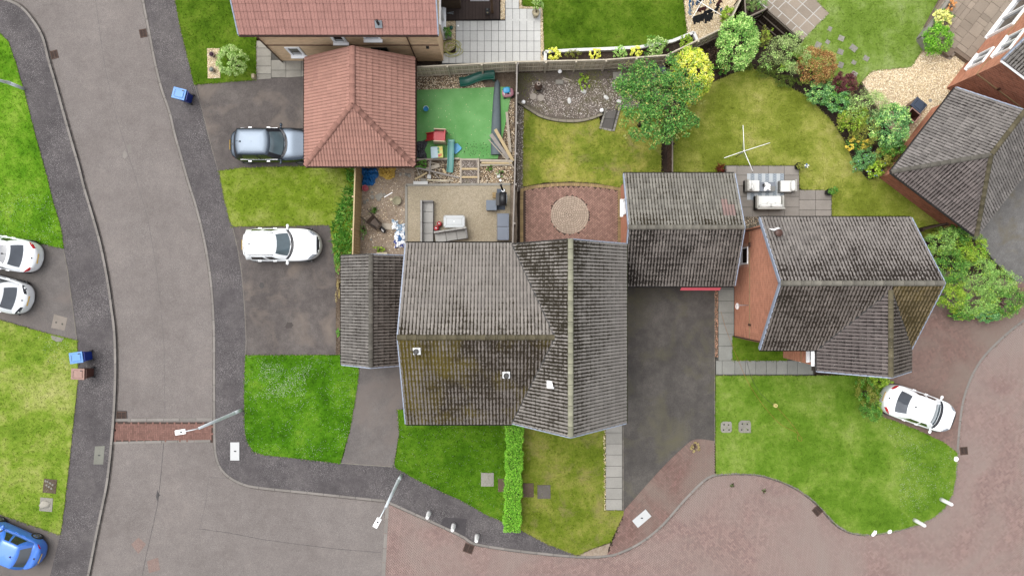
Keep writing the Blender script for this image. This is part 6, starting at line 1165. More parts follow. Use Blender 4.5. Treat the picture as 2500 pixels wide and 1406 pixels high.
# cord on the lawn
cord = MB(); cord.tube([P(*q, .17) for q in smooth_path([(1825, 880), (1838, 925), (1860, 965), (1892, 990)], 6)] if False else [Vector((P(a, b, .17))) for a, b in [(1822, 876), (1832, 915), (1843, 940), (1858, 962), (1878, 980), (1892, 990)]], .008, 5); tag(cord.build('black_cable', M_black), 'thin black cable running from the path to the yellow reel', 'cable')
oc = [(1760, 760), (1775, 810), (1798, 868), (1822, 925), (1846, 965), (1872, 1000), (1905, 1035), (1940, 1053), (1950, 1060), (1958, 1072), (1952, 1076), (1946, 1068), (1948, 1056), (1935, 1038), (1910, 1008), (1893, 990)]
cord = MB(); cord.tube([Vector((q.x, q.y, .165 if q.y < -3.9 else .14)) for q in smooth_path([tuple(P(a, b, .15)) for a, b in oc], 5)], .007, 5); tag(cord.build('orange_cord', plain('orange_cord', A(196, 130, 60), .6)), 'thin orange cord looping across the front lawn', 'cord')
T = thing('cord_reel', 'small yellow cord reel on the front lawn', 'reel', P(1892, 989, .13)); c = P(1892, 989, .13); m = MB(); m.lathe([(0, 0), (.11, 0), (.11, .03), (.06, .035), (.06, .1), (.11, .105), (.11, .135), (0, .14)], c, 18); m.build('spool', plain('pale_yellow', A(240, 226, 140), .5), T); m = MB(); m.lathe([(0, 0), (.03, 0), (.03, .03), (0, .03)], c + Vector((0, 0, .14)), 10); m.build('knob', plain('olive_knob', A(130, 116, 50), .5), T)
# ------------------------------------------------------------------ garden things
def simple(name, label, cat, mb, m, smooth=False, group=None, bevel=0): return tag(mb.build(name, m, smooth=smooth, bevel=bevel), label, cat, group)
M_green = plain('dark_green_plastic', A(20, 104, 88), .35, .06); M_teal = plain('teal_plastic', A(112, 176, 168), .4, .08); M_redp = plain('red_plastic', A(226, 62, 72), .4, .06); M_cream = plain('cream_plastic', A(236, 222, 186), .5, .06); M_lblue = plain('light_blue_plastic', A(64, 176, 232), .4, .06); M_pink = plain('pink_plastic', A(236, 168, 184), .4, .06)
# wavy slide
def chute(path, w, m, name, label, rim=.07, cat='slide'):
    T = thing(name, label, cat, Vector(path[0])); path = resample(smooth_path(path, 6), .12); G = []
    prof = [(-.5, rim), (-.5, rim + .02), (-.42, rim + .02), (-.38, .02), (-.2, 0), (.2, 0), (.38, .02), (.42, rim + .02), (.5, rim + .02), (.5, rim), (.5, -.01), (-.5, -.01)]
    for i, p in enumerate(path):
        d = (path[min(i + 1, len(path) - 1)] - path[max(0, i - 1)]); s_ = Vector((-d.y, d.x, 0)).normalized(); G.append([tuple(p + s_ * a * w + Vector((0, 0, b))) for a, b in prof + prof[:1]])
    b = MB(); b.grid(G); e0 = G[0][:-1]; e1 = G[-1][:-1]; b.add(e0 + e1, [tuple(range(12)), tuple(range(23, 11, -1))]); b.build('chute', m, T, True); return T, path
T, pth = chute([tuple(P(x, y, z)) for x, y, z in ((1122, 202, .22), (1140, 200, .16), (1160, 192, .3), (1180, 186, .38), (1206, 184, .52))], .5, M_green, 'garden_slide', 'dark green wavy slide lying on the stones by the fence', .1)
a = pth[-1]; MB().box((a.x - .02, a.y, a.z - .22), (.12, .46, .4)).build('slide_foot', M_green, T)
T, pth = chute([tuple(P(x, y, z)) for x, y, z in ((1102, 341, .55), (1101, 362, .42), (1100, 400, .3), (1098, 421, .2))], .36, M_teal, 'garden_slide', 'long pale teal slide lying over the edge of the artificial turf', .08); a = pth[0]; MB().box((a.x, a.y - .06, a.z - .24), (.3, .1, .46)).build('slide_foot', M_teal, T)
# rolled grey cover
b = MB(); pts = [(1214, 196, .1), (1214, 203, .16), (1213, 230, .19), (1212, 290, .22), (1211, 340, .24), (1211, 378, .25)]; wv = [.08, .15, .19, .25, .29, .29]; G = []
for i, (x, y, hh) in enumerate(pts):
    p = P(x, y, .2); G.append([(p.x + math.cos(t) * wv[i] + random.uniform(-.01, .01), p.y, .1 + abs(math.sin(t)) ** .8 * hh) for t in [math.pi * k / 10 for k in range(11)]])
b.grid(G); b.add(G[0] + [tuple(Vector(G[0][5]) - Vector((0, 0, .3)))], [(k, 11, k + 1) for k in range(10)]); b.add(G[-1] + [tuple((Vector(G[-1][0]) + Vector(G[-1][10])) / 2)], [(k + 1, 11, k) for k in range(10)]); simple('rolled_cover', 'long grey rolled cover lying along the right side of the turf', 'rolled cover', b, plain('grey_fabric', A(106, 120, 126), .7, .15), True)
# toy ride-on car
c = P(1240, 228, .25); T = thing('toy_car', 'pink toy ride-on car with light blue roof beside the rolled cover', 'toy car', (c.x, c.y, .1), R(8))
b = MB(); b.ell((0, 0, .22), (.33, .25, .16), 18, 8, p=.7); b.build('body', M_pink, T, True, False); b = MB(); b.ell((-.06, .06, .56), (.2, .17, .06), 14, 6, p=.6); b.build('roof', M_lblue, T, True, False); b = MB()
for sx in (-1, 1):
    for sy in (-1, 1): b.tube([(sx * .17 - .03, sy * .17, .3), (sx * .15 - .06, sy * .13 + .05, .55)], .022, 6)
b.build('roof_pillar', M_white, T, True, False); MB().box((.04, -.02, .37), (.16, .2, .04)).build('seat', M_black, T, world=False)
for sx in (-1, 1):
    for sy in (-1, 1): b = MB(); b.lathe([(0, -.03), (.08, -.03), (.08, .03), (0, .03)], (sx * .2, sy * .22, .08), 12, Matrix.Rotation(R(90), 4, 'X')); b.build('wheel', M_black, T, True, False)
# bucket
c = P(1041, 268, .12); T = thing('toy_bucket', 'small light blue bucket on the artificial turf', 'bucket', (c.x, c.y, .1)); b = MB(); b.lathe([(0, .02), (.09, 0), (.14, .22), (.15, .22), (.15, .24), (.13, .24), (.085, .03), (0, .03)], (0, 0, 0), 18); b.build('pail', M_lblue, T, True, False); b = MB(); b.tube([(.14 * math.cos(t), .14 * math.sin(t), .24 + .02 * math.sin(t)) for t in [k * .314 for k in range(11)]], .008, 5); b.build('handle', M_white, T, True, False)
# red slide house
c = P(1075, 336, .3); T = thing('toy_climber', 'red toy climbing frame with short slide and cream panels on the turf', 'toy climber', (c.x, c.y, .1), R(-3)); b = MB(); b.box((0, 0, .5), (.66, .56, .04)); b.box((-.1, 0, .53), (.012, .5, .01)); b.box((.1, 0, .53), (.012, .5, .01)); b.box((.3, 0, .7), (.04, .56, .36)); b.build('platform', M_redp, T, world=False)
for s, n_ in ((1, 'side_panel'), (-1, 'side_panel')): b = MB(); b.box((.02, s * .33, .42), (.74, .06, .84), taper=.9); b.build(n_, M_cream, T, world=False, bevel=.02)
b = MB(); b.grid([[(-.3, -.2, .5), (-.3, .2, .5)], [(-.5, -.2, .3), (-.5, .2, .3)], [(-.78, -.2, .06), (-.78, .2, .06)]]); 
for s in (-1, 1): b.bar((-.3, s * .2, .53), (-.8, s * .2, .1), .04, .12)
b.build('slide', M_redp, T, world=False); MB().box((-.3, .28, .56), (.06, .06, .3)).build('grab_post', plain('green_plastic', A(60, 160, 110), .4), T, world=False)
# water table
c = P(1067, 373, .4); T = thing('water_table', 'white and yellow toy water table with coloured toys', 'toy table', (c.x, c.y, .1), R(4)); b = MB(); b.box((-.08, 0, .4), (.52, .64, .09)); b.build('table_top', plain('pale_blue_plastic', A(200, 230, 240), .4), T, world=False, bevel=.04); b = MB(); b.box((.19, 0, .405), (.3, .64, .09)); b.build('play_tray', plain('lime_yellow_plastic', A(232, 236, 120), .4), T, world=False, bevel=.03)
for x, y in ((-.28, -.26), (-.28, .26), (.27, -.26), (.27, .26)): MB().box((x, y, .18), (.06, .06, .36)).build('leg', M_white, T, world=False)
for x, y, m in ((.1, .18, _MC['green_plastic']), (.24, .15, plain('yellow_plastic', A(250, 206, 70), .4)), (.12, -.2, M_redp), (.22, -.16, plain('orange_plastic', A(240, 140, 60), .4)), (.1, 0, _MC['green_plastic'])): b = MB(); b.box((x, y, .46), (.1, .13, .05)); b.build('toy_piece', m, T, world=False, bevel=.01)
# sand pit lid
c = P(1116, 364, .15); b = MB(); b.prism(pxs([(1108, 352), (1117, 350), (1127, 361), (1126, 365), (1112, 377), (1108, 372)], .2), .11, .2); b.prism(pxs([(1111, 357), (1116, 355), (1122, 362), (1112, 371)], .22), .2, .22); simple('sandpit_lid', 'bright blue plastic lid half under the teal slide', 'lid', b, M_lblue, bevel=.01)
# crumpled sheets
def crumple(name, label, cat, cx, cy, sx, sy, hh, m, seed, z=.08, n=22, group=None, shape=None):
    rr = np.random.default_rng(seed); c = P(cx, cy, z); G = []; ph = rr.uniform(0, 6, 8); fr = rr.uniform(3, 11, 8)
    for i in range(n + 1):
        row = []
        for j in range(n + 1):
            u, v = i / n * 2 - 1, j / n * 2 - 1; e = max(0, 1 - max(abs(u), abs(v)) ** 3); a = math.atan2(v, u); ed = 1 + .16 * math.sin(3 * a + ph[0]) + .1 * math.sin(5 * a + ph[1])
            k = sum(abs(math.sin(fr[q] * (u * math.cos(ph[q]) + v * math.sin(ph[q])) + ph[q])) for q in range(5)) / 5
            row.append((c.x + u * sx * ed + rr.normal(0, .012), c.y + v * sy * ed + rr.normal(0, .012), z + .01 + e * hh * (k ** 1.5 + .1) + rr.uniform(0, .02)))
        G.append(row)
    b = MB(); b.grid(G); return simple(name, label, cat, b, m, False, group)
M_tarpb = plain('blue_tarpaulin', A(40, 128, 205), .3, .3, 9); M_tarpy = plain('yellow_sheet', A(240, 200, 96), .5, .25, 9); M_tarpk = plain('black_sheet', A(52, 54, 60), .35, .15)
crumple('tarpaulin', 'crumpled blue tarpaulin in the corner of the earth yard', 'tarpaulin', 902, 430, .42, .48, .4, M_tarpb, 3, .05); crumple('plastic_sheet', 'crumpled yellow sheet beside the blue tarpaulin', 'plastic sheet', 946, 421, .45, .34, .3, M_tarpy, 4, .05); crumple('black_sheet', 'folded black sheet at the edge of the red garage on the turf', 'plastic sheet', 1026, 366, .34, .48, .1, M_tarpk, 5, .1)
# planks and debris
gp_ = 'loose planks and posts in the toy garden'
def plank(label, a, b, w, m, z0=.16, z1=.16, t=.045, group=gp_): mb = MB(); mb.bar(P(a[0], a[1], z0), P(b[0], b[1], z1), w, t); return simple('timber_plank', label, 'plank', mb, m, False, group)
plank('new pale plank leaning over the end of the rolled cover', (1209, 316), (1253, 394), .17, M_tnew, .5, .2); plank('grey plank left of the new pale one on the rolled cover', (1198, 328), (1242, 388), .2, M_tgrey, .42, .18); plank('thin stick left of the grey plank on the rolled cover', (1193, 341), (1257, 413), .05, M_told, .4, .2); plank('weathered upright plank by the fence right of the rolled cover', (1237, 274), (1246, 372), .14, M_told, .2, .2)
plank('thick timber beam, upper one below the turf corner', (1172, 392), (1252, 394), .13, M_told, .22, .22, .12); plank('pale timber beam, middle one below the turf corner', (1176, 398), (1250, 399), .1, M_tnew, .2, .2, .1); plank('timber beam, lowest one below the turf corner', (1172, 404), (1252, 402), .1, M_told, .14, .14, .1)
plank('long grey post lying across the rubble', (1019, 410), (1120, 434), .08, M_tgrey, .3, .16, .08); plank('short upright timber crossing the long grey post', (1051, 393), (1048, 426), .08, M_tgrey, .3, .3, .07); plank('wide board lying slanted under the long grey post', (1040, 414), (1073, 404), .2, M_told, .16, .2); plank('tan board pointing down left beside the rubble', (1013, 438), (1043, 422), .09, M_tnew, .14, .22); plank('thin stick next to the garage corner', (1016, 408), (1025, 429), .05, M_told, .15, .2); plank('white lath lying along the patio edge, upper one', (1042, 440), (1106, 441), .06, M_cream, .12, .12, .03); plank('lath lying along the patio edge, lower one', (1058, 446), (1106, 440), .04, M_told, .14, .14, .03); plank('thin lath above the wide board', (1045, 396), (1073, 401), .04, M_told, .24, .2, .03); plank('stub of tan board below the slide', (1081, 412), (1088, 424), .12, M_tnew, .12, .12); plank('grey lath slanting below the long post', (1060, 424), (1072, 436), .05, M_tgrey, .14, .12)
plank('white stick lying on the earth beside the broken slab', (938, 482), (958, 470), .045, M_white, .1, .1, .03, None); plank('brown board under the wheelbarrow in the earth yard', (932, 552), (962, 554), .34, M_told, .09, .1, .03, None); plank('pale offcut lying on the roof edge side of the yard', (919, 620), (945, 619), .14, M_cream, .3, .3, .05, None)
for i, (x, y) in enumerate(((1048, 432), (1034, 440))): simple('concrete_block', ['square concrete footing on the rubble', 'flat round stone on the rubble'][i], 'concrete block', MB().box(P(x, y, .14), ((.2, .22, .12), (.3, .16, .06))[i]), M_slab if i == 0 else M_slabold, bevel=.01)
for i, (x, y, s) in enumerate(((1217, 430, .17), (1222, 441, .1))): simple('concrete_block', ['pale concrete block standing near the smoker grill', 'white scrap of sheet beside the smoker grill'][i], 'concrete block', MB().box(P(x, y, .18), (s, s * 1.2, .14), i * .5), M_slab if i == 0 else M_white, bevel=.01)
# earth yard pieces
c = P(888, 460, .25); T = thing('bucket', 'pink bucket lying against the new timber fence', 'bucket', (c.x, c.y, .05)); b = MB(); b.lathe([(0, .02), (.13, 0), (.17, .3), (.18, .32), (.155, .32), (.12, .03), (0, .04)], (0, 0, 0), 18, Matrix.Rotation(R(20), 4, 'Y')); b.build('pail', plain('pink_bucket', A(226, 108, 122), .5), T, True, False); b = MB(); b.tube([(.1 + .17 * math.cos(t), .17 * math.sin(t), .3) for t in [k * .314 for k in range(11)]], .008, 5); b.build('handle', M_metal, T, True, False)
c = P(969, 490, .2); b = MB(); b.lathe([(0, 0), (.14, 0), (.23, .16), (.25, .17), (.245, .19), (.2, .15), (.12, .05), (0, .045)], (c.x, c.y, .06), 24); simple('stone_basin', 'round stone basin on the earth', 'basin', b, plain('basin_stone', A(178, 172, 142), .8), True); simple('concrete_block', 'small cream block beside the round basin', 'concrete block', MB().box(P(955, 487, .1), (.15, .14, .08), .2), M_cream, bevel=.01)
b = MB(); b.prism(pxs([(915, 478), (924, 473), (932, 471), (936, 480), (930, 484), (928, 490), (921, 491)], .1), .05, .11); simple('broken_slab', 'broken pale slab piece on the earth', 'slab', b, M_slabold)
for x, y, r_, lb in ((909, 482, .14, 'largest rubble stone just left of the broken pale slab'), (897, 489, .1, 'rubble stone second to the left of the broken slab'), (908, 470, .08, 'small rubble stone above the broken pale slab'), (890, 494, .12, 'rubble stone near the new fence below the pink bucket'), (938, 475, .1, 'rubble stone between the broken slab and the white stick'), (943, 478, .09, 'small rubble stone touching the white stick'), (978, 426, .1, 'rubble stone right of the yellow sheet, first of three'), (992, 426, .11, 'rubble stone right of the yellow sheet, middle of three'), (999, 428, .12, 'rubble stone farthest right of the yellow sheet'), (885, 583, .1, 'rubble stone by the fence below the wheelbarrow'), (906, 585, .08, 'small rubble stone below the wheelbarrow wheel')): boulder('rubble_stone', lb, 'stone', x, y, (r_, r_ * .8, r_ * .6), M_slabold, .05, 'rubble stones in the earth yard')
# wheelbarrow
c = P(917, 546, .3); T = thing('wheelbarrow', 'rusty dark wheelbarrow tipped over on the earth', 'wheelbarrow', (c.x, c.y, .05), R(-42)); b = MB(); o = [(-.42, -.3, .45), (.32, -.24, .45), (.32, .24, .45), (-.42, .3, .45), (-.26, -.2, .2), (.18, -.16, .2), (.18, .16, .2), (-.26, .2, .2)]; b.add(o, [(4, 5, 6, 7), (0, 1, 5, 4), (1, 2, 6, 5), (2, 3, 7, 6), (3, 0, 4, 7)]); b.add([tuple(Vector(p) - Vector((0, 0, .012))) for p in o], [(7, 6, 5, 4), (4, 5, 1, 0), (5, 6, 2, 1), (6, 7, 3, 2), (7, 4, 0, 3)]); b.build('tray', plain('rusty_tray', A(104, 88, 76), .7, .3), T, world=False)
b = MB()
for s in (-1, 1): b.tube([(-.85, s * .28, .42), (-.3, s * .22, .2), (.5, s * .06, .2)], .018, 6)
b.build('frame', M_black, T, True, False); b = MB(); b.lathe([(.1, -.04), (.18, -.05), (.2, 0), (.18, .05), (.1, .04)], (.52, 0, .2), 18, Matrix.Rotation(R(60), 4, 'X')); w_ = b.build('wheel', M_tyre, T, True, False); b = MB(); b.lathe([(0, -.03), (.11, -.03), (.11, .03), (0, .03)], (.52, 0, .2), 16, Matrix.Rotation(R(60), 4, 'X')); b.build('hub', M_white, w_, False, False)
def sackmat(nm, c): g = NG(nm, .45, .4); f = g.step(g.noise(4.2, 3, .5), .5, .54); g.col(g.val(g.mix(f, (.7, .72, .74, 1), c), g.noise(20, 4), .8, 1.2)); return g.m
M_sk = [sackmat('white_sack', A(170, 200, 226)), sackmat('blue_sack', A(84, 142, 206)), sackmat('navy_sack', A(46, 70, 170))]
for i, (x, y, sx, sy, t) in enumerate(((965, 549, .17, .24, 0), (980, 554, .24, .15, 0), (978, 564, .26, .14, 0), (971, 578, .17, .26, 1), (983, 578, .16, .26, 1), (975, 596, .28, .2, 2))):
    crumple('sack', ['crumpled white and blue sack nearest the brown board', 'white sack at the patio edge, topmost of the pile', 'white sack leaning on the patio edge below the topmost', 'blue striped sack left one in the middle of the pile', 'blue striped sack against the patio edge in the middle of the pile', 'white sack with dark blue print, lowest of the pile'][i], 'sack', x, y, sx, sy, .2, M_sk[t], 20 + i, .06, 12, 'sacks beside the resin patio')
# ------------------------------------------------------------------ patio furniture
def wicker(name, c):
    g = NG(name, .7, .3); k = g.val(c, g.rnd(), .88, 1.12); o = g.obj(); k = g.mix(g.ma('MULTIPLY', g.wave(9, o, .5, 'X'), .5), k, tuple(x * .55 for x in c[:3]) + (1,)); k = g.mix(g.ma('MULTIPLY', g.wave(14, o, .6, 'Y'), .4), k, tuple(x * .7 for x in c[:3]) + (1,)); g.col(k).bump(g.wave(40, o, 0, 'X'), .5, .006); return g.m
M_wick = wicker('grey_wicker', A(208, 206, 200)); M_wickd = wicker('slate_wicker', A(164, 174, 190)); M_wickb = plain('wicker_frame', A(146, 144, 141), .7); M_cush = plain('cream_cushion', (.52, .52, .5, 1), .85, .04); M_ratt = plain('grey_rattan', A(150, 150, 146), .75, .1); M_rattl = plain('pale_rattan', A(206, 204, 196), .75, .1)
zf = .12
def sofa(label, p, rz, n, back, mod=.62, dp=.66, arm0=False, arm1=False, mseat=None, group=None):
    """row of n seats along x, back on -y"""
    T = thing('wicker_sofa', label, 'sofa', (p.x, p.y, zf), rz, group); L = n * mod
    for i in range(n):
        x = -L / 2 + mod * (i + .5); MB().box((x, .04, .17), (mod - .012, dp - .06, .32)).build('seat_base', M_wickb, T, world=False); MB().box((x, .06, .345), (mod - .02, dp - .12, .035)).build('seat', mseat or M_wick, T, world=False, bevel=.01)
        if back: MB().box((x, -dp / 2 + .05, .36), (mod - .01, .1, .66)).build('backrest', M_wick, T, world=False, bevel=.01)
    for f, s in ((arm0, -1), (arm1, 1)):
        if f: MB().box((s * (L / 2 - .05), .04, .3), (.09, dp - .04, .56)).build('armrest', M_wickb, T, world=False, bevel=.01)
    return T
p = P(1043, 544, .4); sofa('long grey wicker sofa down the left side of the resin patio', p, R(-90), 4, True, .60, .66, True, False, group='grey wicker sofas')
p = P(1102, 574, .4); sofa('grey wicker sofa set slanted below the glass table', p, R(8.5 + 180), 3, True, .60, .60, True, False, group='grey wicker sofas')
p = P(1109, 541, .5); T = thing('garden_table', 'pale glass topped garden table between the wicker sofas', 'table', (p.x, p.y, zf)); 
def rrect(w, d, r, n=6): return [(sx * (w / 2 - r) + r * math.cos(t), sy * (d / 2 - r) + r * math.sin(t)) for sx, sy, t0_ in ((1, 1, 0), (-1, 1, 90), (-1, -1, 180), (1, -1, 270)) for t in [R(t0_ + 90 * k / n) for k in range(n + 1)]]
MB().prism(rrect(1.2, .7, .14), .40, .425).build('table_rim', M_wick, T, world=False); MB().prism(rrect(1.12, .62, .11), .425, .437).build('glass_top', plain('frosted_glass', A(206, 212, 214), .12, .03, spec=.6), T, world=False)
b = MB()
for sx in (-1, 1):
    for sy in (-1, 1): b.bar((sx * .55, sy * .3, .441), (sx * .42, sy * .17, .441), .012, .006); b.bar((sx * .48, sy * .26, 0), (sx * .48, sy * .26, .4), .06, .06)
for s in (-1, 1): b.bar((-.42, s * .17, .441), (.42, s * .17, .441), .012, .006); b.bar((s * .42, -.17, .441), (s * .42, .17, .441), .012, .006)
b.build('table_frame', M_wickb, T, world=False); b = MB(); b.lathe([(0, 0), (.03, 0), (.03, .006), (0, .006)], (0, 0, .438), 12); b.build('parasol_hole', M_white, T, world=False)
for i, (x, y) in enumerate(((1073, 547), (1066, 558))):
    p = P(x, y, .3); T = thing('gas_bottle', ['red gas bottle with white valve nearer the glass table', 'red gas bottle with white valve nearer the long wicker sofa'][i], 'gas bottle', (p.x, p.y, zf), 0, 'red gas bottles'); b = MB(); b.lathe([(0, 0), (.13, .01), (.14, .05), (.14, .3), (.11, .38), (.05, .41), (0, .41)], (0, 0, 0), 18); b.build('cylinder', M_redp, T, True, False); b = MB(); b.lathe([(.085, .38), (.1, .38), (.1, .48), (.085, .48)], (0, 0, 0), 14); b.build('collar', M_redp, T, False, False); b = MB(); b.lathe([(0, .4), (.035, .4), (.035, .47), (0, .48)], (0, 0, 0), 10); b.build('valve', M_white, T, True, False)
p = P(1224, 487, .13); mat_ = tag(MB().box((p.x - .02, p.y, zf + .01), (.46, 1.16, .02)).build('floor_mat', plain('grill_mat', A(96, 106, 120), .8)), 'dark grey mat under the smoker grill', 'mat')
p = P(1228, 487, .7); T = thing('smoker_grill', 'black barrel smoker grill with chimney on a dark mat', 'grill', (p.x, p.y, zf + .02)); b = MB(); b.tube([(0, -.36, .78), (0, -.35, .78), (0, .35, .78), (0, .36, .78)], [.02, .2, .2, .02], 18); b.build('barrel', M_black, T, True, False); b = MB(); b.tube([(-.02, .5, .8), (-.08, .62, 1.05), (-.1, .66, 1.3)], [.06, .05, .07], 10); b.build('chimney', M_black, T, True, False); b = MB(); b.box((-.28, 0, .62), (.22, .66, .03)); b.build('side_shelf', M_black, T, world=False)
for sx in (-1, 1):
    for sy in (-1, 1): b = MB(); b.bar((sx * .18, sy * .3, 0), (sx * .12, sy * .26, .7), .035, .035); b.build('leg', M_black, T, world=False)
b = MB(); b.lathe([(.05, 0), (.09, .0), (.09, .03), (.05, .03)], (0, .56, .02), 14); b.build('ash_ring', M_white, T, world=False); b = MB(); b.lathe([(0, .0), (.1, 0), (.1, .025), (0, .03)], (-.02, .56, .04), 16); 
b = MB(); b.tube([(.2, -.25, .95), (.22, 0, .97), (.2, .25, .95)], .015, 6); b.build('lid_handle', M_metal, T, True, False)
p = P(1200, 502, .4); T = thing('storage_cube', 'slate grey square side table left of the smoker grill', 'side table', (p.x, p.y, zf)); MB().box((0, 0, .21), (.54, .52, .42)).build('box', plain('slate_panel', A(84, 94, 106), .5), T, world=False, bevel=.01); MB().box((0, 0, .435), (.58, .56, .03)).build('top', plain('slate_top', A(110, 124, 140), .4), T, world=False, bevel=.008)
p = P(1207, 477, .2); simple('box_stack', 'stack of two buff bricks beside the smoker grill', 'bricks', MB().box((p.x, p.y, .19), (.21, .3, .14)).box((p.x, p.y + .06, .28), (.2, .12, .03)), M_yelpav, bevel=.006)
p = P(1226, 554, .4); sofa('slate wicker double stool along the fence', p, R(-90), 2, False, .74, .74, mseat=M_wickd)
# rug and white sofas
RUG = NG('rug_weave', .95, .05); tc = RUG.obj(); sx_ = RUG.n('ShaderNodeSeparateXYZ'); RUG.put(sx_.inputs[0], tc); fx = RUG.ma('FRACT', RUG.ma('MULTIPLY', RUG.ma('ADD', sx_.outputs[0], 1.02), 2.45)); fy = RUG.ma('FRACT', RUG.ma('MULTIPLY', sx_.outputs[1], 7.6))
band_ = RUG.step(RUG.ma('ABSOLUTE', RUG.ma('SUBTRACT', fx, .72)), .27, .25); dx_ = RUG.ma('ABSOLUTE', RUG.ma('SUBTRACT', fx, .72)); dy_ = RUG.ma('ABSOLUTE', RUG.ma('SUBTRACT', fy, .5))
hexl = RUG.ma('LESS_THAN', RUG.ma('ABSOLUTE', RUG.ma('SUBTRACT', RUG.ma('ADD', RUG.ma('MULTIPLY', dx_, .7), dy_), .42)), .085); pat_ = RUG.ma('MULTIPLY', band_, RUG.ma('MAXIMUM', hexl, RUG.ma('LESS_THAN', dy_, .06)))
k = RUG.mix(RUG.ma('MULTIPLY', pat_, .85), RUG.mix(band_, A(222, 228, 232), A(206, 214, 220)), A(110, 126, 144)); RUG.col(RUG.val(k, RUG.noise(40, 3), .9, 1.1)).bump(RUG.noise(90, 2), .3, .004)
a, b2 = P(1824, 424, .14), P(1914, 488, .14); cx, cy = (a.x + b2.x) / 2, (a.y + b2.y) / 2; o = MB().box((0, 0, .006), (abs(b2.x - a.x), abs(a.y - b2.y), .012)).build('rug', RUG.m); o.location = (cx, cy, .136); tag(o, 'pale striped rug with blue grey pattern on the slab patio', 'rug')
zf = .14
def lounge(label, p, rz, w, d, n, arms, pillows, m=M_rattl, group='white cushioned garden seats'):
    """back on -y"""
    T = thing('garden_sofa' if n > 1 else 'garden_armchair', label, 'sofa' if n > 1 else 'armchair', (p.x, p.y, zf + .01), rz, group); MB().box((0, 0, .17), (w, d, .3)).build('base', M_ratt, T, world=False, bevel=.01); MB().box((0, -d / 2 + .05, .37), (w, .1, .7)).build('backrest', m, T, world=False, bevel=.015)
    if arms:
        for s in (-1, 1): MB().box((s * (w / 2 - .05), 0, .3), (.1, d, .56)).build('armrest', m, T, world=False, bevel=.015)
    ww = w - (.22 if arms else .03); MB().box((0, .06, .38), (ww, d - .16, .13)).build('seat_cushion', M_cush, T, world=False, bevel=.04)
    for x, y, z, sx, sy, sz, ry in pillows: b = MB(); b.ell((x, y, z), (sx, sy, sz), 18, 8, Matrix.Rotation(ry, 4, 'Z'), p=.7); b.build('cushion', M_cush, T, True, False)
    return T
p = P(1876, 496, .4); lounge('white cushioned rattan sofa with three pillows below the rug', p, R(0), 1.5, .78, 2, True, [(-.3, -.2, .58, .33, .11, .2, .05), (.32, -.2, .58, .33, .11, .2, -.05), (.05, -.05, .56, .24, .09, .14, 0)])
p = P(1835, 455, .4); lounge('white cushioned rattan armchair left of the coffee table', p, R(-90), .64, .78, 1, False, [(0, -.24, .6, .28, .08, .2, 0), (.1, -.1, .58, .2, .07, .16, .1)])
p = P(1920, 456, .4); lounge('white cushioned rattan armchair right of the coffee table', p, R(90), .64, .80, 1, False, [(0, -.24, .58, .3, .14, .13, 0)])
p = P(1871, 457, .35); T = thing('coffee_table', 'low grey rattan coffee table on the striped rug', 'table', (p.x, p.y, zf + .01)); MB().box((0, 0, .17), (.8, .46, .3)).build('table_base', M_ratt, T, world=False, bevel=.01); MB().box((0, 0, .335), (.86, .5, .02)).build('table_top', plain('grey_glass_top', A(150, 156, 166), .2), T, world=False, bevel=.006)
p = P(1872, 455, .55); crumple('cloth', 'white crumpled cloth lying on the coffee table', 'cloth', 1873, 456, .16, .2, .16, M_white, 8, .5, 14)
p = P(1864, 453, .5); b = MB(); b.lathe([(0, 0), (.06, 0), (.09, .08), (.08, .085), (.05, .02), (0, .02)], (p.x, p.y, .5), 14); simple('bowl', 'small dark bowl beside the white cloth', 'bowl', b, M_black, True)
p = P(1886, 465, .5); simple('tray', 'grey tray lying on the right end of the coffee table', 'tray', MB().box((p.x, p.y + .1, .505), (.3, .26, .015)).box((p.x - .02, p.y, .52), (.1, .12, .02), .4), M_ratt)
# rotary dryers
def dryer(label, foot, hub, tips, hz, m=M_metal):
    f = P(*foot, .13); T = thing('rotary_dryer', label, 'rotary dryer', f); h_ = P(*hub, hz); b = MB(); b.tube([f, (h_.x, h_.y, hz)], .024, 8); b.build('pole', m, T, True)
    for tx, ty in tips: t = P(tx, ty, hz + .12); b = MB(); b.tube([(h_.x, h_.y, hz), t], .016, 6); b.build('arm', M_white, T, True); q = Vector((h_.x, h_.y, hz)).lerp(t, .5); b = MB(); b.tube([(f.x + (h_.x - f.x) * .75, f.y + (h_.y - f.y) * .75, hz * .75), q], .009, 5); b.build('brace', m, T, True)
    b = MB(); b.lathe([(0, -.08), (.04, -.08), (.04, .06), (0, .07)], (h_.x, h_.y, hz), 10); b.build('hub', M_white, T, True); return T
dryer('empty rotary clothes dryer with four white arms on the olive lawn', (1797, 383), (1817, 369), [(1814, 306), (1880, 349), (1768, 386), (1838, 419)], 1.75)
T = dryer('rotary clothes dryer loaded with washing on the golden gravel', (1702, 30), (1712, 8), [(1690, 44), (1762, 38), (1740, -40), (1672, -20)], 1.8)
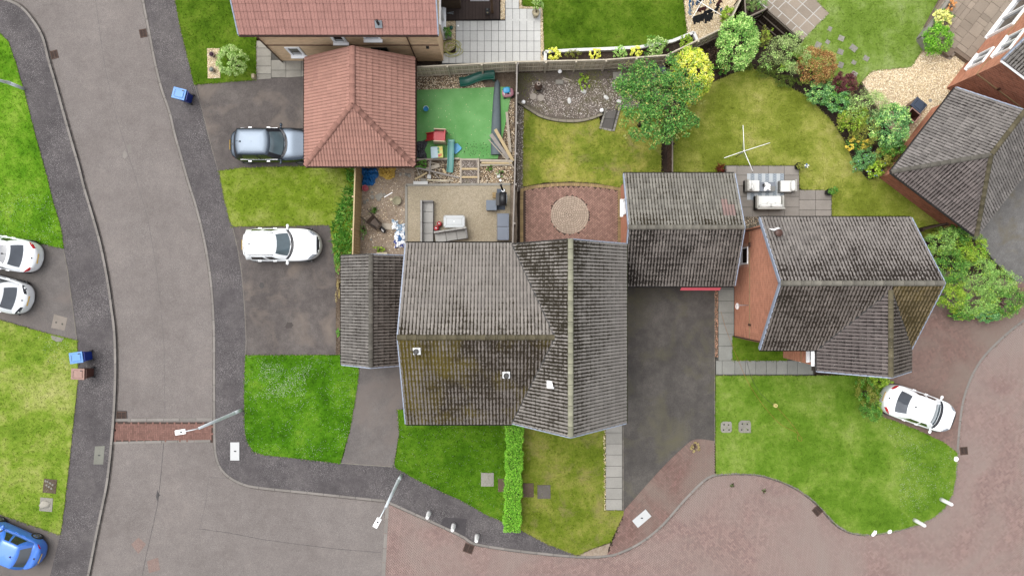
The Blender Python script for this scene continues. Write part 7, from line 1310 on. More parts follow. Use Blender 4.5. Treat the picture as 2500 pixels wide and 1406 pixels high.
def garment(label, x, y, w, d, rz, m, seed, z=1.2):
    """cloth hung from a line: a rippled sheet with thickness, slightly slanting"""
    p = P(x, y, z); rr = np.random.default_rng(seed); ca, sa = math.cos(rz), math.sin(rz); G = []; ph = rr.uniform(0, 6, 3)
    for j in range(9):
        v = j / 8; row = []
        for i in range(13):
            u = i / 12 * 2 - 1; o = .05 * math.sin(u * 7 + ph[0]) * v + .03 * math.sin(u * 15 + ph[1]) * v; wv_ = w / 2 * (1 + .12 * math.sin(v * 5 + ph[2])); X, Y = u * wv_, -v * d * .55 + o; row.append((p.x + X * ca - Y * sa, p.y + X * sa + Y * ca, z + .5 - v * d * .8))
        G.append(row)
    b = MB(); b.grid(G); b.grid([[(q[0], q[1] + .012, q[2] - .012) for q in r_] for r_ in G], True); return simple('garment', label, 'garment', b, m, True, 'washing on the line')
M_clb = plain('black_cloth', A(32, 34, 40), .9, .1); M_cln = plain('denim_cloth', A(110, 140, 180), .9, .2); M_clr = plain('maroon_cloth', A(96, 44, 46), .9, .15); M_cll = plain('light_blue_cloth', A(104, 168, 222), .9, .1); M_clw = plain('pale_cloth', A(196, 214, 232), .9, .1)
for i, a in enumerate((('black garment hanging lowest on the loaded dryer', 1700, 46, .62, .5, .3, M_clb), ('black shirt on the right of the lowest washing', 1724, 44, .5, .5, .4, M_clb), ('black garment on the second line of washing', 1722, 34, .5, .3, .4, M_clb), ('dark maroon garment on the inner line', 1708, 28, .5, .25, .3, M_clr), ('dark garment near the hub of the loaded dryer', 1704, 4, .44, .3, .5, M_clb), ('maroon trousers hanging on the right line', 1746, 14, .5, .36, 1.0, M_clr), ('dark brown garment below the maroon trousers', 1742, 28, .4, .3, .9, M_clb), ('light blue towel on the left line', 1676, 10, .7, .3, 1.5, M_cll), ('pale blue sheet hanging below the light blue towel', 1676, 32, .4, .4, 1.3, M_clw), ('denim trousers beside the light blue towel', 1684, 14, .7, .24, 1.45, M_cln), ('denim shirt near the hub of the washing line', 1694, 14, .28, .26, 1.1, M_cln), ('pale denim jeans right of the hub', 1728, 8, .6, .2, 1.3, M_clw), ('small blue sock by the end of the right arm', 1754, 30, .18, .2, .6, M_cln), ('navy shirt right of the pale jeans', 1736, 2, .5, .25, 1.3, plain('navy_cloth', A(52, 58, 78), .9)))): garment(*a, seed=i)
# terrace furniture at the top
T = thing('pergola', 'dark timber pergola with grey canopy on the deck at the top edge', 'pergola', P(1200, 34, .23)); a = P(1202, 31, .23); MB().bar(a, (a.x, a.y, 2.35), .13, .13).build('post', plain('brown_post', A(112, 84, 58), .8), T); q = P(1176, -14, 2.4); MB().box((q.x - .1, q.y - .05, 2.42), (1.0, .66, .08)).build('canopy', plain('grey_canopy', A(150, 152, 156), .6), T); q2 = P(1100, -30, .2); 
b = MB(); b.box((P(1099, 0, .8).x, P(1099, 0, .8).y + .35, 1.0), (1.1, 1.2, 1.55)); b.box((P(1099, 0, .8).x, P(1099, 0, .8).y + .35, 1.8), (1.2, 1.3, .06)); simple('garden_store', 'dark brown timber store on the deck beside the buff house', 'shed', b, plain('store_brown', A(86, 66, 48), .8))
c = P(1190, 30, .35); T = thing('lantern', 'black lantern with a pale candle on the dark deck', 'lantern', (c.x, c.y, .24)); b = MB(); b.box((0, 0, .015), (.2, .2, .03)); b.box((0, 0, .4), (.2, .2, .04), taper=.5)
for sx in (-1, 1):
    for sy in (-1, 1): b.box((sx * .085, sy * .085, .2), (.02, .02, .38))
b.build('frame', M_black, T, world=False); b = MB(); b.lathe([(.05, .03), (.05, .22), (0, .23)], (0, 0, 0), 10); b.build('candle', M_cream, T, True, False); b = MB(); b.tube([(-.05, 0, .42), (0, 0, .5), (.05, 0, .42)], .01, 5); b.build('handle', M_metal, T, True, False)
b = MB(); c = P(1100, 33, .24); b.bar((c.x - .18, c.y, .26), (c.x + .16, c.y - .05, .26), .03, .02); b.bar((c.x - .1, c.y + .02, .265), (c.x + .18, c.y + .06, .265), .03, .02); simple('shears', 'pale garden shears lying on the deck', 'shears', b, M_metal)
hose = []; hr = random.Random(3); cx, cy = P(1099, 118, .13).x, P(1099, 118, .13).y
for t in range(95): an = t * .42; ra = .34 + .2 * math.sin(t * .113) + .05 * math.sin(t * .7); hose.append((cx + .12 * math.sin(t * .05) + ra * 1.0 * math.cos(an) + (.25 if 60 < t < 75 else 0), cy + ra * .85 * math.sin(an), .125 + t * .0006))
b = MB(); b.tube(smooth_path(hose, 3), .015, 6); simple('garden_hose', 'tangled yellow green garden hose on the patio corner', 'hose', b, plain('hose_yellow', A(226, 224, 130), .5), True)
# gravel bed of the middle garden
c = P(1314, 213, .4); T = thing('chiminea', 'dark brown clay chiminea on the weedy gravel', 'chiminea', (c.x, c.y, .17)); b = MB(); b.lathe([(.1, .12), (.2, .2), (.23, .34), (.18, .48), (.09, .56), (.07, .8), (.1, .82), (.085, .82), (.06, .78), (0, .6)], (0, 0, 0), 20); b.build('pot', plain('clay_brown', A(96, 74, 62), .8), T, True, False); b = MB(); b.lathe([(.05, .82), (.105, .81), (.11, .85), (.05, .86)], (0, 0, 0), 16); b.build('chimney_ring', plain('pale_clay', A(188, 172, 160), .8), T, True, False); b = MB(); b.ell((0, -.18, .3), (.12, .07, .09), 12, 6); b.build('mouth', M_hole, T, True, False)
for i in range(3): a = i * 2.09; b = MB(); b.bar((.2 * math.cos(a), .2 * math.sin(a), 0), (.12 * math.cos(a), .12 * math.sin(a), .2), .03, .03); b.build('leg', M_iron, T, world=False)
for i, (x, y) in enumerate(((1302, 236), (1320, 239))): p = P(x, y, .2); b = MB(); b.prism([(p.x + .21 * math.cos(R(30 + 60 * k)), p.y + .21 * math.sin(R(30 + 60 * k))) for k in range(6)], .15, .21); simple('hexagon_slab', ['left of the two hexagon slabs on the gravel', 'right of the two hexagon slabs on the gravel'][i], 'slab', b, plain('pale_slab', A(190, 180, 168), .9, .1), group='hexagon slabs', bevel=.006)
def globe(label, x, y, z): p = P(x, y, z); T = thing('globe_lamp', label, 'globe lamp', (p.x, p.y, z - .14), 0, 'white globe lamps'); b = MB(); b.ell((0, 0, .16), (.115, .115, .12), 16, 10); b.build('globe', M_white, T, True, False); b = MB(); b.lathe([(.07, 0), (.06, .05), (0, .05)], (0, 0, 0), 12); b.build('socket', M_black, T, False, False)
globe('white globe lamp on the left end of the curved wall', 1278, 250, .42); globe('white globe lamp at the right end of the curved wall', 1469, 270, .42); globe('white globe lamp near the fence above the gravel', 1367, 175, .45)
simple('flat_block', 'flat pale block lying on the weedy gravel', 'block', MB().box(P(1366, 201, .21), (.42, .24, .09)), M_slabold, bevel=.01); plank('short bleached stick on the weedy gravel', (1375, 191), (1395, 197), .06, M_told, .22, .2, .04, None); plank('second bleached stick on the weedy gravel', (1372, 194), (1388, 200), .05, M_told, .2, .2, .04, None)
simple('plastic_cover', 'pale grey plastic sheet lying by the fence behind the dark tree', 'plastic sheet', MB().box(P(1610, 172, .2), (.7, .5, .03), .2), plain('pale_grey_plastic', A(136, 146, 164), .5)); simple('flat_block', 'grey slab at the fence left of the dark tree', 'block', MB().box(P(1508, 185, .2), (.5, .4, .06), .1), M_slabold)
for x, y, lb in ((1480, 238, 'pale flat stone near the right globe lamp on the gravel'), (1512, 248, 'pale flat stone under the edge of the leafy tree'), (1425, 224, 'pale flat stone just below the yellow green weed'), (1390, 246, 'pale flat stone in the middle of the weedy gravel')): boulder('pale_stone', lb, 'stone', x, y, (.17, .11, .07), M_slab, .18, 'pale stones on the gravel bed')
c = P(1963, 408, .3); T = thing('garden_windmill', 'small blue and white toy windmill on the slab patio corner', 'toy windmill', (c.x, c.y, .13)); b = MB(); b.tube([(0, 0, 0), (0, 0, .5)], .008, 5); b.build('stick', M_white, T, True, False)
for k in range(5): a = k * 1.2566; b = MB(); b.add([(0, 0, .5), (.13 * math.cos(a), .13 * math.sin(a), .53), (.13 * math.cos(a + .6), .13 * math.sin(a + .6), .48), (0, 0, .52)], [(0, 1, 2), (3, 2, 1)]); b.build('vane', plain('windmill_blue', A(70, 120, 220), .5) if k % 2 else M_white, T, world=False)
for i, (x, y) in enumerate(((518, 134), (518, 171))): p = P(x, y, .3); T = thing('flower_pot', ['upper grey pot with dark purple plant on the small gravel bed', 'lower grey pot with white flowers on the small gravel bed'][i], 'flower pot', (p.x, p.y, .14), 0, 'pots by the round shrub'); b = MB(); b.lathe([(0, 0), (.1, 0), (.15, .24), (.16, .25), (.13, .25), (.12, .22), (0, .2)], (0, 0, 0), 16); b.build('pot', plain('stone_pot', A(186, 168, 150), .8), T, True, False); b = MB(); b.ell((0, 0, .26), (.11, .11, .08), 10, 6); b.build('plant', plain('purple_plant', A(74, 36, 62), .8, .4, 30) if i == 0 else plain('white_flower_mix', A(150, 160, 150), .8, .6, 30), T, False, False)
simple('pale_boulder', 'cream stone at the corner of the slab path', 'stone', MB().box(P(619, 187, .25), (.22, .3, .28), .1, taper=.8), plain('cream_stone', A(206, 192, 160), .9), bevel=.04)
simple('water_meter_lid', 'round grey lid in the gravel beside the wheelie bins', 'lid', MB().lathe([(0, 0), (.1, 0), (.1, .02), (0, .02)], P(2271, 246, .11), 14), M_slabold)
for i, (x, y, r_, m) in enumerate(((1118, 64, .05, M_white), (1086, 69, .04, M_white))): boulder('pebble_ball', ['small white ball on the gravel at the corner of the dark deck', 'small white ball on the gravel against the buff house wall'][i], 'ball', x, y, (.06, .06, .06), M_white, .12, 'white balls by the buff house')
# ------------------------------------------------------------------ plants
def leaves(C, Nn, size, asp, m, name, parent, fold=.25, rnd=.6, up=.5):
    """leaf-sized folded quads at the points C with outward directions Nn"""
    n = len(C); Nv = Nn * .6 + np.array([0, 0, up]) + RNG.normal(0, rnd, (n, 3)); Nv /= np.linalg.norm(Nv, axis=1)[:, None]
    T = RNG.normal(0, 1, (n, 3)) + Nn * .8; T -= Nv * (T * Nv).sum(1)[:, None]; T /= np.linalg.norm(T, axis=1)[:, None]; S = np.cross(Nv, T)
    L = (size * RNG.uniform(.6, 1.35, n))[:, None]; w = L * asp
    V = np.stack([C - T * L * .5, C + S * w * .5 + Nv * L * fold * .2, C + T * L * .5, C - S * w * .5 + Nv * L * fold * .2], 1).reshape(-1, 3)
    F = (np.arange(n) * 4)[:, None] + np.arange(4); return mesh_arr(name, V, F, m, parent)
def crown_pts(c, r, n, clumps, lump=.25, shell=.55, cr=.16, seed=0, flat=0):
    """points in leaf clumps spread through an uneven ellipsoid; returns points and outward directions"""
    rg = np.random.default_rng(seed); d = rg.normal(0, 1, (clumps, 3)); d[:, 2] = np.abs(d[:, 2]) * (1 - flat) + d[:, 2] * flat * .3 - .12; d /= np.linalg.norm(d, axis=1)[:, None]
    az = np.arctan2(d[:, 1], d[:, 0]); ph = rg.uniform(0, 6, 4); k = 1 + lump * (.5 * np.sin(2 * az + ph[0]) + .5 * np.sin(3 * az + ph[1]) + .45 * np.sin(5 * az + ph[2]) * (1 - np.abs(d[:, 2])))
    rad = (shell + (1 - shell) * rg.uniform(0, 1, clumps) ** .6) * k; cc = d * rad[:, None]
    i = rg.integers(0, clumps, n); q = rg.normal(0, 1, (n, 3)); q /= np.linalg.norm(q, axis=1)[:, None]; q *= (cr * rg.uniform(.2, 1, n) ** .5)[:, None]
    p = cc[i] + q; p[:, 2] = np.maximum(p[:, 2], -.75); o = p / np.maximum(np.linalg.norm(p, axis=1)[:, None], .1) * .6 + q / cr * .6
    return p * np.array(r) + np.array(c), o
def stem_mesh(base, c, r, n, m, parent, name='stems', tr=.03, seed=1):
    rr = random.Random(seed); b = MB()
    for i in range(n):
        a = rr.uniform(0, 6.28); e = Vector((c[0] + math.cos(a) * r[0] * rr.uniform(.2, .75), c[1] + math.sin(a) * r[1] * rr.uniform(.2, .75), c[2] + r[2] * rr.uniform(-.2, .6))); s_ = Vector(base) + Vector((math.cos(a), math.sin(a), 0)) * tr * 1.5; mid = s_.lerp(e, .5) + Vector((rr.uniform(-.1, .1), rr.uniform(-.1, .1), .1))
        b.tube([s_, mid, e], [tr, tr * .7, tr * .25], 6)
    return b.build(name, m, parent, True)
M_bark = plain('bark', A(92, 78, 64), .9, .25); M_twig = plain('twig', A(110, 90, 70), .9)
LEAF = {
 'bank': leafmat('leaf_bank', [(0, A(84, 124, 62)), (.4, A(116, 156, 82)), (.8, A(150, 184, 108)), (1, A(190, 212, 146))], kk=1.32), 
 'variegated': leafmat('leaf_variegated', [(0, A(92, 128, 56)), (.35, A(128, 164, 84)), (.65, A(172, 200, 132)), (1, A(226, 232, 196))], kk=1.15),
 'dark': leafmat('leaf_dark_green', [(0, A(46, 84, 40)), (.4, A(64, 112, 52)), (.75, A(92, 138, 68)), (.93, A(128, 158, 88)), (1, A(186, 160, 110))], kk=1.38),
 'gold': leafmat('leaf_gold', [(0, A(150, 160, 36)), (.35, A(200, 204, 58)), (.7, A(232, 232, 92)), (1, A(246, 246, 150))], kk=2.4),
 'pale': leafmat('leaf_pale_green', [(0, A(90, 132, 70)), (.4, A(128, 166, 94)), (.8, A(166, 196, 124)), (1, A(206, 222, 164))], kk=1.6),
 'mid': leafmat('leaf_mid_green', [(0, A(52, 100, 34)), (.4, A(76, 132, 48)), (.8, A(112, 162, 74)), (1, A(160, 192, 110))]),
 'lime': leafmat('leaf_lime', [(0, A(88, 126, 30)), (.4, A(130, 164, 44)), (.8, A(172, 196, 70)), (1, A(212, 222, 120))]),
 'olive': leafmat('leaf_olive', [(0, A(92, 100, 40)), (.4, A(124, 130, 56)), (.8, A(156, 156, 76)), (1, A(190, 180, 104))]),
 'grey': leafmat('leaf_grey_green', [(0, A(98, 120, 78)), (.4, A(134, 152, 100)), (.8, A(164, 178, 128)), (1, A(196, 204, 164))], kk=1.2),
 'blue': leafmat('leaf_blue_green', [(0, A(54, 100, 60)), (.4, A(82, 134, 82)), (.8, A(118, 168, 112)), (1, A(170, 206, 160))], kk=1.15),
 'copper': leafmat('leaf_copper', [(0, A(110, 76, 40)), (.35, A(156, 104, 66)), (.65, A(176, 120, 84)), (.85, A(198, 158, 112)), (1, A(216, 196, 140))]),
 'purple': leafmat('leaf_purple', [(0, A(62, 24, 36)), (.5, A(98, 44, 58)), (1, A(146, 84, 98))]),
 'darkpurple': leafmat('leaf_dark_purple', [(0, A(46, 32, 32)), (.6, A(72, 52, 50)), (1, A(104, 80, 76))]),
 'hedge': leafmat('leaf_hedge', [(0, A(70, 124, 22)), (.4, A(100, 162, 36)), (.8, A(134, 192, 62)), (1, A(176, 218, 102))], kk=1.1),
 'moss': leafmat('leaf_moss', [(0, A(60, 76, 24)), (.5, A(84, 102, 36)), (1, A(116, 132, 56))]),
 'yellowf': leafmat('petal_yellow', [(0, A(236, 226, 130)), (1, A(250, 246, 186))]), 'orangef': leafmat('petal_orange', [(0, A(226, 146, 96)), (1, A(240, 180, 140))]), 'redf': leafmat('petal_red', [(0, A(150, 30, 48)), (1, A(206, 64, 84))]),
 'goldf': leafmat('petal_gold', [(0, A(232, 186, 60)), (1, A(250, 226, 120))]), 'straw': leafmat('dry_straw', [(0, A(150, 126, 92)), (.5, A(186, 162, 124)), (1, A(214, 196, 160))]), 'cordy': leafmat('leaf_red_spike', [(0, A(96, 40, 36)), (1, A(164, 88, 76))]),
 'pink': leafmat('seed_tip', [(0, A(128, 136, 80)), (1, A(168, 164, 116))]), 'bluef': leafmat('petal_blue', [(0, A(96, 120, 220)), (1, A(180, 190, 240))])}
def shrub(name, label, cat, px, py, rpx, h, kind, n=2600, size=.075, asp=.5, mix=None, clumps=60, lump=.22, cr=.2, group=None, flat=0, z0=.12, shell=.55, stems=7, rnd=.6, up=.5, ry=None, fold=.25):
    """px,py,rpx: where the crown shows in plan; h: height"""
    zc = z0 + h * .5; k = (CAMH - zc - h * .15) / FPX; c = P(px, py, zc + h * .15); c.z = zc; r = (rpx * k, (ry or rpx) * k, h * .55)
    T = thing(name, label, cat, (c.x, c.y, z0), 0, group)
    stem_mesh((c.x, c.y, z0 - .05), c, r, stems, M_twig, T, seed=int(px))
    p, o = crown_pts(c, r, n, clumps, lump, shell, cr, int(px * 3 + py), flat); leaves(p, o, size, asp, LEAF[kind], 'foliage', T, rnd=rnd, up=up, fold=fold)
    for nm, kd, m_, sz, a2 in (mix or ()):
        p, o = crown_pts(c, (r[0] * 1.02, r[1] * 1.02, r[2] * 1.04), m_, max(12, clumps // 2), lump, .85, cr * .8, int(px * 3 + py) + (0 if nm == 'foliage' else 1), flat); leaves(p, o, sz, a2, LEAF[kd], nm, T, rnd=rnd, up=.8)
    return T
# the tree in the middle back garden
def tree():
    c = P(1603, 252, 3.6); base = Vector((c.x - .2, c.y - .3, .1)); T = thing('tree', 'leafy green tree with pinkish seed tips over the fence in the middle garden', 'tree', base); b = MB(); b.tube([base, base + Vector((.05, .08, 1.2)), base + Vector((.12, .2, 2.4))], [.14, .11, .08], 10); tr = b.build('trunk', M_bark, T, True); rr = random.Random(4); b = MB(); C = []; O = []; tips = []
    lobes = [(1545, 195, 36), (1590, 185, 34), (1640, 180, 36), (1668, 215, 40), (1550, 240, 46), (1600, 240, 54), (1650, 255, 50), (1560, 290, 42), (1610, 300, 46), (1660, 295, 34), (1585, 322, 20), (1530, 215, 24), (1632, 325, 22), (1690, 300, 14), (1575, 210, 40), (1625, 215, 40)]
    for i, (x, y, r_) in enumerate(lobes):
        zc = 2.9 + rr.uniform(0, 1.0) * (1 - math.hypot(x - 1605, y - 250) / 140); k = (CAMH - zc) / FPX; q = P(x, y, zc); a = base + Vector((.12, .2, 2.0)); b.tube([a, a.lerp(q, .5) + Vector((0, 0, .2)), q], [.06, .04, .015], 6)
        p, o = crown_pts(q, (r_ * k * 1.08, r_ * k * 1.08, .75), int(24 * r_), 20, .3, .4, .3, i + 50, .4); C.append(p); O.append(o); p2, o2 = crown_pts(q, (r_ * k * 1.1, r_ * k * 1.1, .8), int(2.2 * r_), 9, .3, .8, .2, i + 150, .4); tips.append((p2, o2))
    b.build('limb', M_bark, T, True); leaves(np.concatenate(C), np.concatenate(O), .11, .5, LEAF['dark'], 'crown', T, rnd=.55); leaves(np.concatenate([t[0] for t in tips]), np.concatenate([t[1] for t in tips]), .08, .6, LEAF['pink'], 'seed_tips', T)
tree()
S = shrub
S('shrub', 'round variegated cream and green shrub on the top left lawn', 'shrub', 564, 146, 36, 1.5, 'variegated', 4200, .08, .35, lump=.06, clumps=160, cr=.14, shell=.8)
S('conifer', 'golden yellow conifer behind the leafy tree', 'conifer', 1690, 182, 50, 3.0, 'gold', 6000, .13, .26, [('inner_foliage', 'lime', 1800, .1, .4)], clumps=190, lump=.1, cr=.13, ry=62, shell=.75, rnd=.35, up=.1)
S('shrub', 'tall pale green shrub by the corner of the gravel yard', 'shrub', 1803, 102, 48, 3.0, 'pale', 6200, .1, .42, [('young_leaves', 'mid', 1600, .09, .45)], clumps=170, lump=.1, cr=.17, ry=62, shell=.7)
S('shrub', 'round yellow green shrub at the foot of the washing line', 'shrub', 1776, 36, 18, 1.2, 'lime', 1500, .08, .5, clumps=50)
S('shrub', 'straggly grey green bush at the top edge beside the dark fence', 'shrub', 1845, 10, 26, 1.5, 'grey', 1600, .07, .3, [('foliage', 'mid', 500, .07, .4)], clumps=50, lump=.35)
S('shrub', 'feathery grey green bush below the sandstone patio', 'shrub', 1930, 128, 50, 2.0, 'grey', 3600, .09, .28, [('foliage', 'pale', 900, .08, .3)], clumps=80, lump=.4, cr=.2, ry=46)
S('shrub', 'copper red leaved shrub between the grey bush and the purple one', 'shrub', 1996, 160, 49, 2.0, 'copper', 5200, .085, .42, [('red_tips', 'redf', 160, .06, .4), ('green_leaves', 'olive', 700, .08, .4)], clumps=150, lump=.1, cr=.16, ry=42, shell=.7)
S('shrub', 'purple leaved acer below the copper shrub', 'shrub', 2063, 202, 34, 1.4, 'purple', 4600, .1, .26, clumps=80, lump=.2, ry=25)
S('shrub', 'dark purple brown shrub left of the tall pale green one', 'shrub', 1757, 132, 26, 1.1, 'darkpurple', 1400, .08, .4, clumps=45, lump=.3, ry=32)
S('shrub', 'yellow green straggly shrub right of the tall pale green one', 'shrub', 1862, 95, 22, 1.3, 'olive', 1000, .08, .35, [('foliage', 'lime', 300, .08, .4)], clumps=36, lump=.45, ry=28)
S('flower', 'plant with a red bloom in the bed below the tall pale shrub', 'plant', 1760, 170, 15, .6, 'mid', 500, .14, .25, clumps=20); S('flower', 'red flower head beside the golden conifer', 'plant', 1768, 167, 8, .8, 'redf', 260, .05, .7, clumps=14, stems=2)
S('shrub', 'low dark mossy cushion left of the lawn tip', 'ground cover', 1875, 172, 30, .45, 'moss', 2200, .05, .5, clumps=90, ry=22, lump=.2); S('shrub', 'low dark mossy cushion under the copper shrub', 'ground cover', 1918, 198, 28, .5, 'moss', 2000, .05, .5, clumps=80, ry=16); S('shrub', 'small green mound below the copper shrub', 'shrub', 1960, 196, 15, .5, 'moss', 700, .06, .5, clumps=30); S('shrub', 'lime green mound under the feathery grey bush', 'shrub', 1914, 163, 17, .6, 'lime', 700, .09, .5, clumps=24, ry=10); S('shrub', 'dark mossy cushion behind the lawn tip', 'ground cover', 1822, 160, 22, .35, 'moss', 1100, .05, .5, clumps=60, ry=10)
S('shrub', 'dense sage green shrub left of the purple acer bed', 'shrub', 2005, 225, 36, 1.1, 'blue', 2400, .075, .5, [('foliage', 'pale', 900, .07, .5)], clumps=90, ry=26)
S('shrub', 'bright mid green shrub below the purple acer', 'shrub', 2048, 247, 34, 1.2, 'blue', 2400, .1, .4, [('foliage', 'mid', 900, .1, .4)], clumps=70, ry=26)
S('shrub', 'large airy grey green shrub in the middle of the right border', 'shrub', 2118, 262, 54, 1.9, 'grey', 3400, .08, .28, [('foliage', 'pale', 1200, .07, .35)], clumps=110, lump=.2, ry=40)
S('shrub', 'large sea green shrub nearest the wheelie bins', 'shrub', 2176, 306, 46, 2.0, 'blue', 4200, .11, .34, [('foliage', 'pale', 1600, .1, .4)], clumps=120, lump=.14, ry=50, shell=.65)
S('shrub', 'lime tinted shrub on the lawn side of the right border', 'shrub', 2085, 292, 36, 1.4, 'lime', 2600, .09, .45, [('foliage', 'olive', 900, .08, .45)], clumps=80, ry=34)
S('shrub', 'olive brown shrub behind the yellow flowers', 'shrub', 2116, 325, 38, 1.5, 'olive', 2600, .07, .3, clumps=90, ry=34); S('shrub', 'deep green shrub below the sea green one', 'shrub', 2182, 360, 36, 1.3, 'mid', 2200, .08, .5, clumps=70, ry=28)
S('flowering_shrub', 'shrub covered in small golden yellow flowers', 'shrub', 2096, 350, 28, .9, 'mid', 1000, .06, .5, [('flowers', 'goldf', 520, .07, .9)], clumps=60, ry=18)
S('shrub', 'blue green spiky plant below the golden flowers', 'shrub', 2112, 388, 32, 1.0, 'blue', 2000, .11, .2, [('flowers', 'bluef', 24, .06, .8)], clumps=60, ry=28); S('shrub', 'olive shrub by the corner of the angled garage', 'shrub', 2158, 385, 26, 1.1, 'olive', 1500, .08, .5, clumps=50, ry=34); S('hydrangea', 'lime green hydrangea at the lower end of the border', 'shrub', 2138, 412, 24, .9, 'lime', 1400, .09, .6, [('flower_heads', 'bluef', 18, .08, .9)], clumps=50, ry=20); S('shrub', 'dark shrub at the foot of the garage wall', 'shrub', 2190, 388, 22, .8, 'moss', 900, .07, .5, clumps=40)
# bank of shrubs by the angled garage
for i, (x, y, r_, ry, kd, lab, h) in enumerate(((2300, 590, 36, 36, 'pale', 'pale green shrub at the top of the hedge bank, nearest the short fence', 1.6), (2345, 575, 26, 24, 'mid', 'bright green shrub under the corner of the angled garage', 1.3), (2375, 612, 40, 34, 'lime', 'yellow green shrub in the upper middle of the hedge bank', 1.6), (2318, 655, 46, 46, 'mid', 'mid green shrub against the gable of the brick house', 1.8), (2390, 668, 54, 46, 'pale', 'broad pale green shrub in the middle of the hedge bank', 1.8), (2440, 690, 46, 40, 'pale', 'greyish pale shrub towards the right of the hedge bank', 1.6), (2320, 720, 44, 36, 'lime', 'lush green shrub low on the left of the hedge bank', 1.6), (2385, 735, 48, 38, 'pale', 'fine leaved shrub at the lower edge of the hedge bank', 1.5), (2460, 735, 42, 38, 'mid', 'fern like green shrub at the right end of the hedge bank', 1.4), (2350, 765, 30, 18, 'mid', 'low green shrub overhanging the block drive', .9), (2415, 770, 34, 16, 'blue', 'low blue green shrub overhanging the block drive', .9))):
    S('shrub', lab, 'shrub', x, y, r_, h, 'bank' if kd == 'pale' else kd, int(95 * r_), .075, (.28 if kd == 'pale' else .42), [('young_leaves', 'lime' if kd != 'lime' else 'hedge', 350, .07, .4)], clumps=int(r_ * 2.2), lump=.22, ry=ry, cr=.18, group='shrubs of the hedge bank')
# clipped hedge
hc = [P(1257, 1042, 1.0), P(1250, 1296, .9)]; T = thing('hedge', 'clipped bright green hedge dividing the two front lawns', 'hedge', (0.1, -11, .1)); n = 15000; tt = RNG.uniform(0, 1, n); xs_ = RNG.uniform(-1, 1, n); zs_ = RNG.uniform(0, 1, n) ** .35; side = RNG.uniform(0, 1, n) < .62; zs_ = np.where(side, RNG.normal(.98, .06, n), zs_); xs_ = np.where(side, xs_, np.sign(xs_) * RNG.normal(.96, .07, n)); tt2 = np.clip(tt + RNG.normal(0, .004, n), -.01, 1.01)
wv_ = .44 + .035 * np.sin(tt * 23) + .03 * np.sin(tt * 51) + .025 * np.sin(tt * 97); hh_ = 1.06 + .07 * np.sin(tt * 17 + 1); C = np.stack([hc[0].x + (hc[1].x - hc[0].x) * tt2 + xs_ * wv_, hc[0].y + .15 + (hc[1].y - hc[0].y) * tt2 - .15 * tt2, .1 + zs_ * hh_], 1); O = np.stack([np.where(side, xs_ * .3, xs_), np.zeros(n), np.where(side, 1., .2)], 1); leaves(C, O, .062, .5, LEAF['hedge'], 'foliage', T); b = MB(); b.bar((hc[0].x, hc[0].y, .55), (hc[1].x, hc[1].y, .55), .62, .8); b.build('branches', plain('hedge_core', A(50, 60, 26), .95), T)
# front right bed
S('shrub', 'mixed green and pinkish shrub behind the white saloon', 'shrub', 2118, 962, 28, 1.0, 'olive', 1700, .08, .4, [('young_leaves', 'mid', 600, .09, .4)], clumps=60, ry=36); S('shrub', 'leafy green shrub at the gable corner above the white saloon', 'shrub', 2150, 930, 26, .9, 'lime', 1100, .11, .4, clumps=40, ry=16); S('shrub', 'spiky green plant at the tip of the bed behind the white saloon', 'shrub', 2128, 1002, 26, .8, 'mid', 1300, .12, .22, clumps=44, ry=24); S('shrub', 'bright green leaves at the far end of the bed by the white saloon', 'shrub', 2143, 985, 16, .6, 'lime', 600, .1, .3, clumps=26, ry=24)
# white edged bed
g_ = 'shrubs in the white edged bed'
S('shrub', 'round golden shrub leftmost in the white edged bed', 'shrub', 1353, 132, 17, .7, 'gold', 900, .07, .5, clumps=40, group=g_); S('shrub', 'sparse brownish shrub second from the left in the white edged bed', 'shrub', 1400, 131, 19, .6, 'olive', 600, .05, .4, clumps=30, group=g_, ry=12); S('shrub', 'round golden shrub in the middle of the white edged bed', 'shrub', 1453, 132, 14, .7, 'gold', 800, .07, .5, clumps=36, group=g_); S('shrub', 'silvery green shrub between the golden ones in the white edged bed', 'shrub', 1515, 127, 16, .9, 'pale', 700, .08, .4, clumps=30, group=g_); S('shrub', 'round golden shrub third of the golden ones in the white edged bed', 'shrub', 1552, 130, 16, .7, 'gold', 900, .07, .5, clumps=36, group=g_); S('shrub', 'large speckled shrub near the right end of the white edged bed', 'shrub', 1600, 116, 26, 1.1, 'variegated', 1500, .09, .4, [('inner_foliage', 'mid', 500, .08, .4)], clumps=50, lump=.3, group=g_); S('shrub', 'neat yellow green ball at the right end of the white edged bed', 'shrub', 1677, 100, 16, .8, 'lime', 1000, .07, .5, clumps=44, group=g_)
# terrace bed
S('shrub', 'dense bright green bush at the corner of the terrace bed', 'shrub', 2291, 94, 36, 1.1, 'hedge', 3000, .11, .28, clumps=100, z0=.3, lump=.08, shell=.6); S('flowering_shrub', 'pale yellow flowering plant in the terrace bed', 'shrub', 2302, 44, 22, .8, 'yellowf', 1300, .08, .8, [('foliage', 'mid', 300, .08, .4)], clumps=40, z0=.3, ry=24); S('flowering_shrub', 'orange flowering plant at the top of the terrace bed', 'shrub', 2324, 14, 11, .6, 'orangef', 500, .06, .8, clumps=20, z0=.3, ry=14)
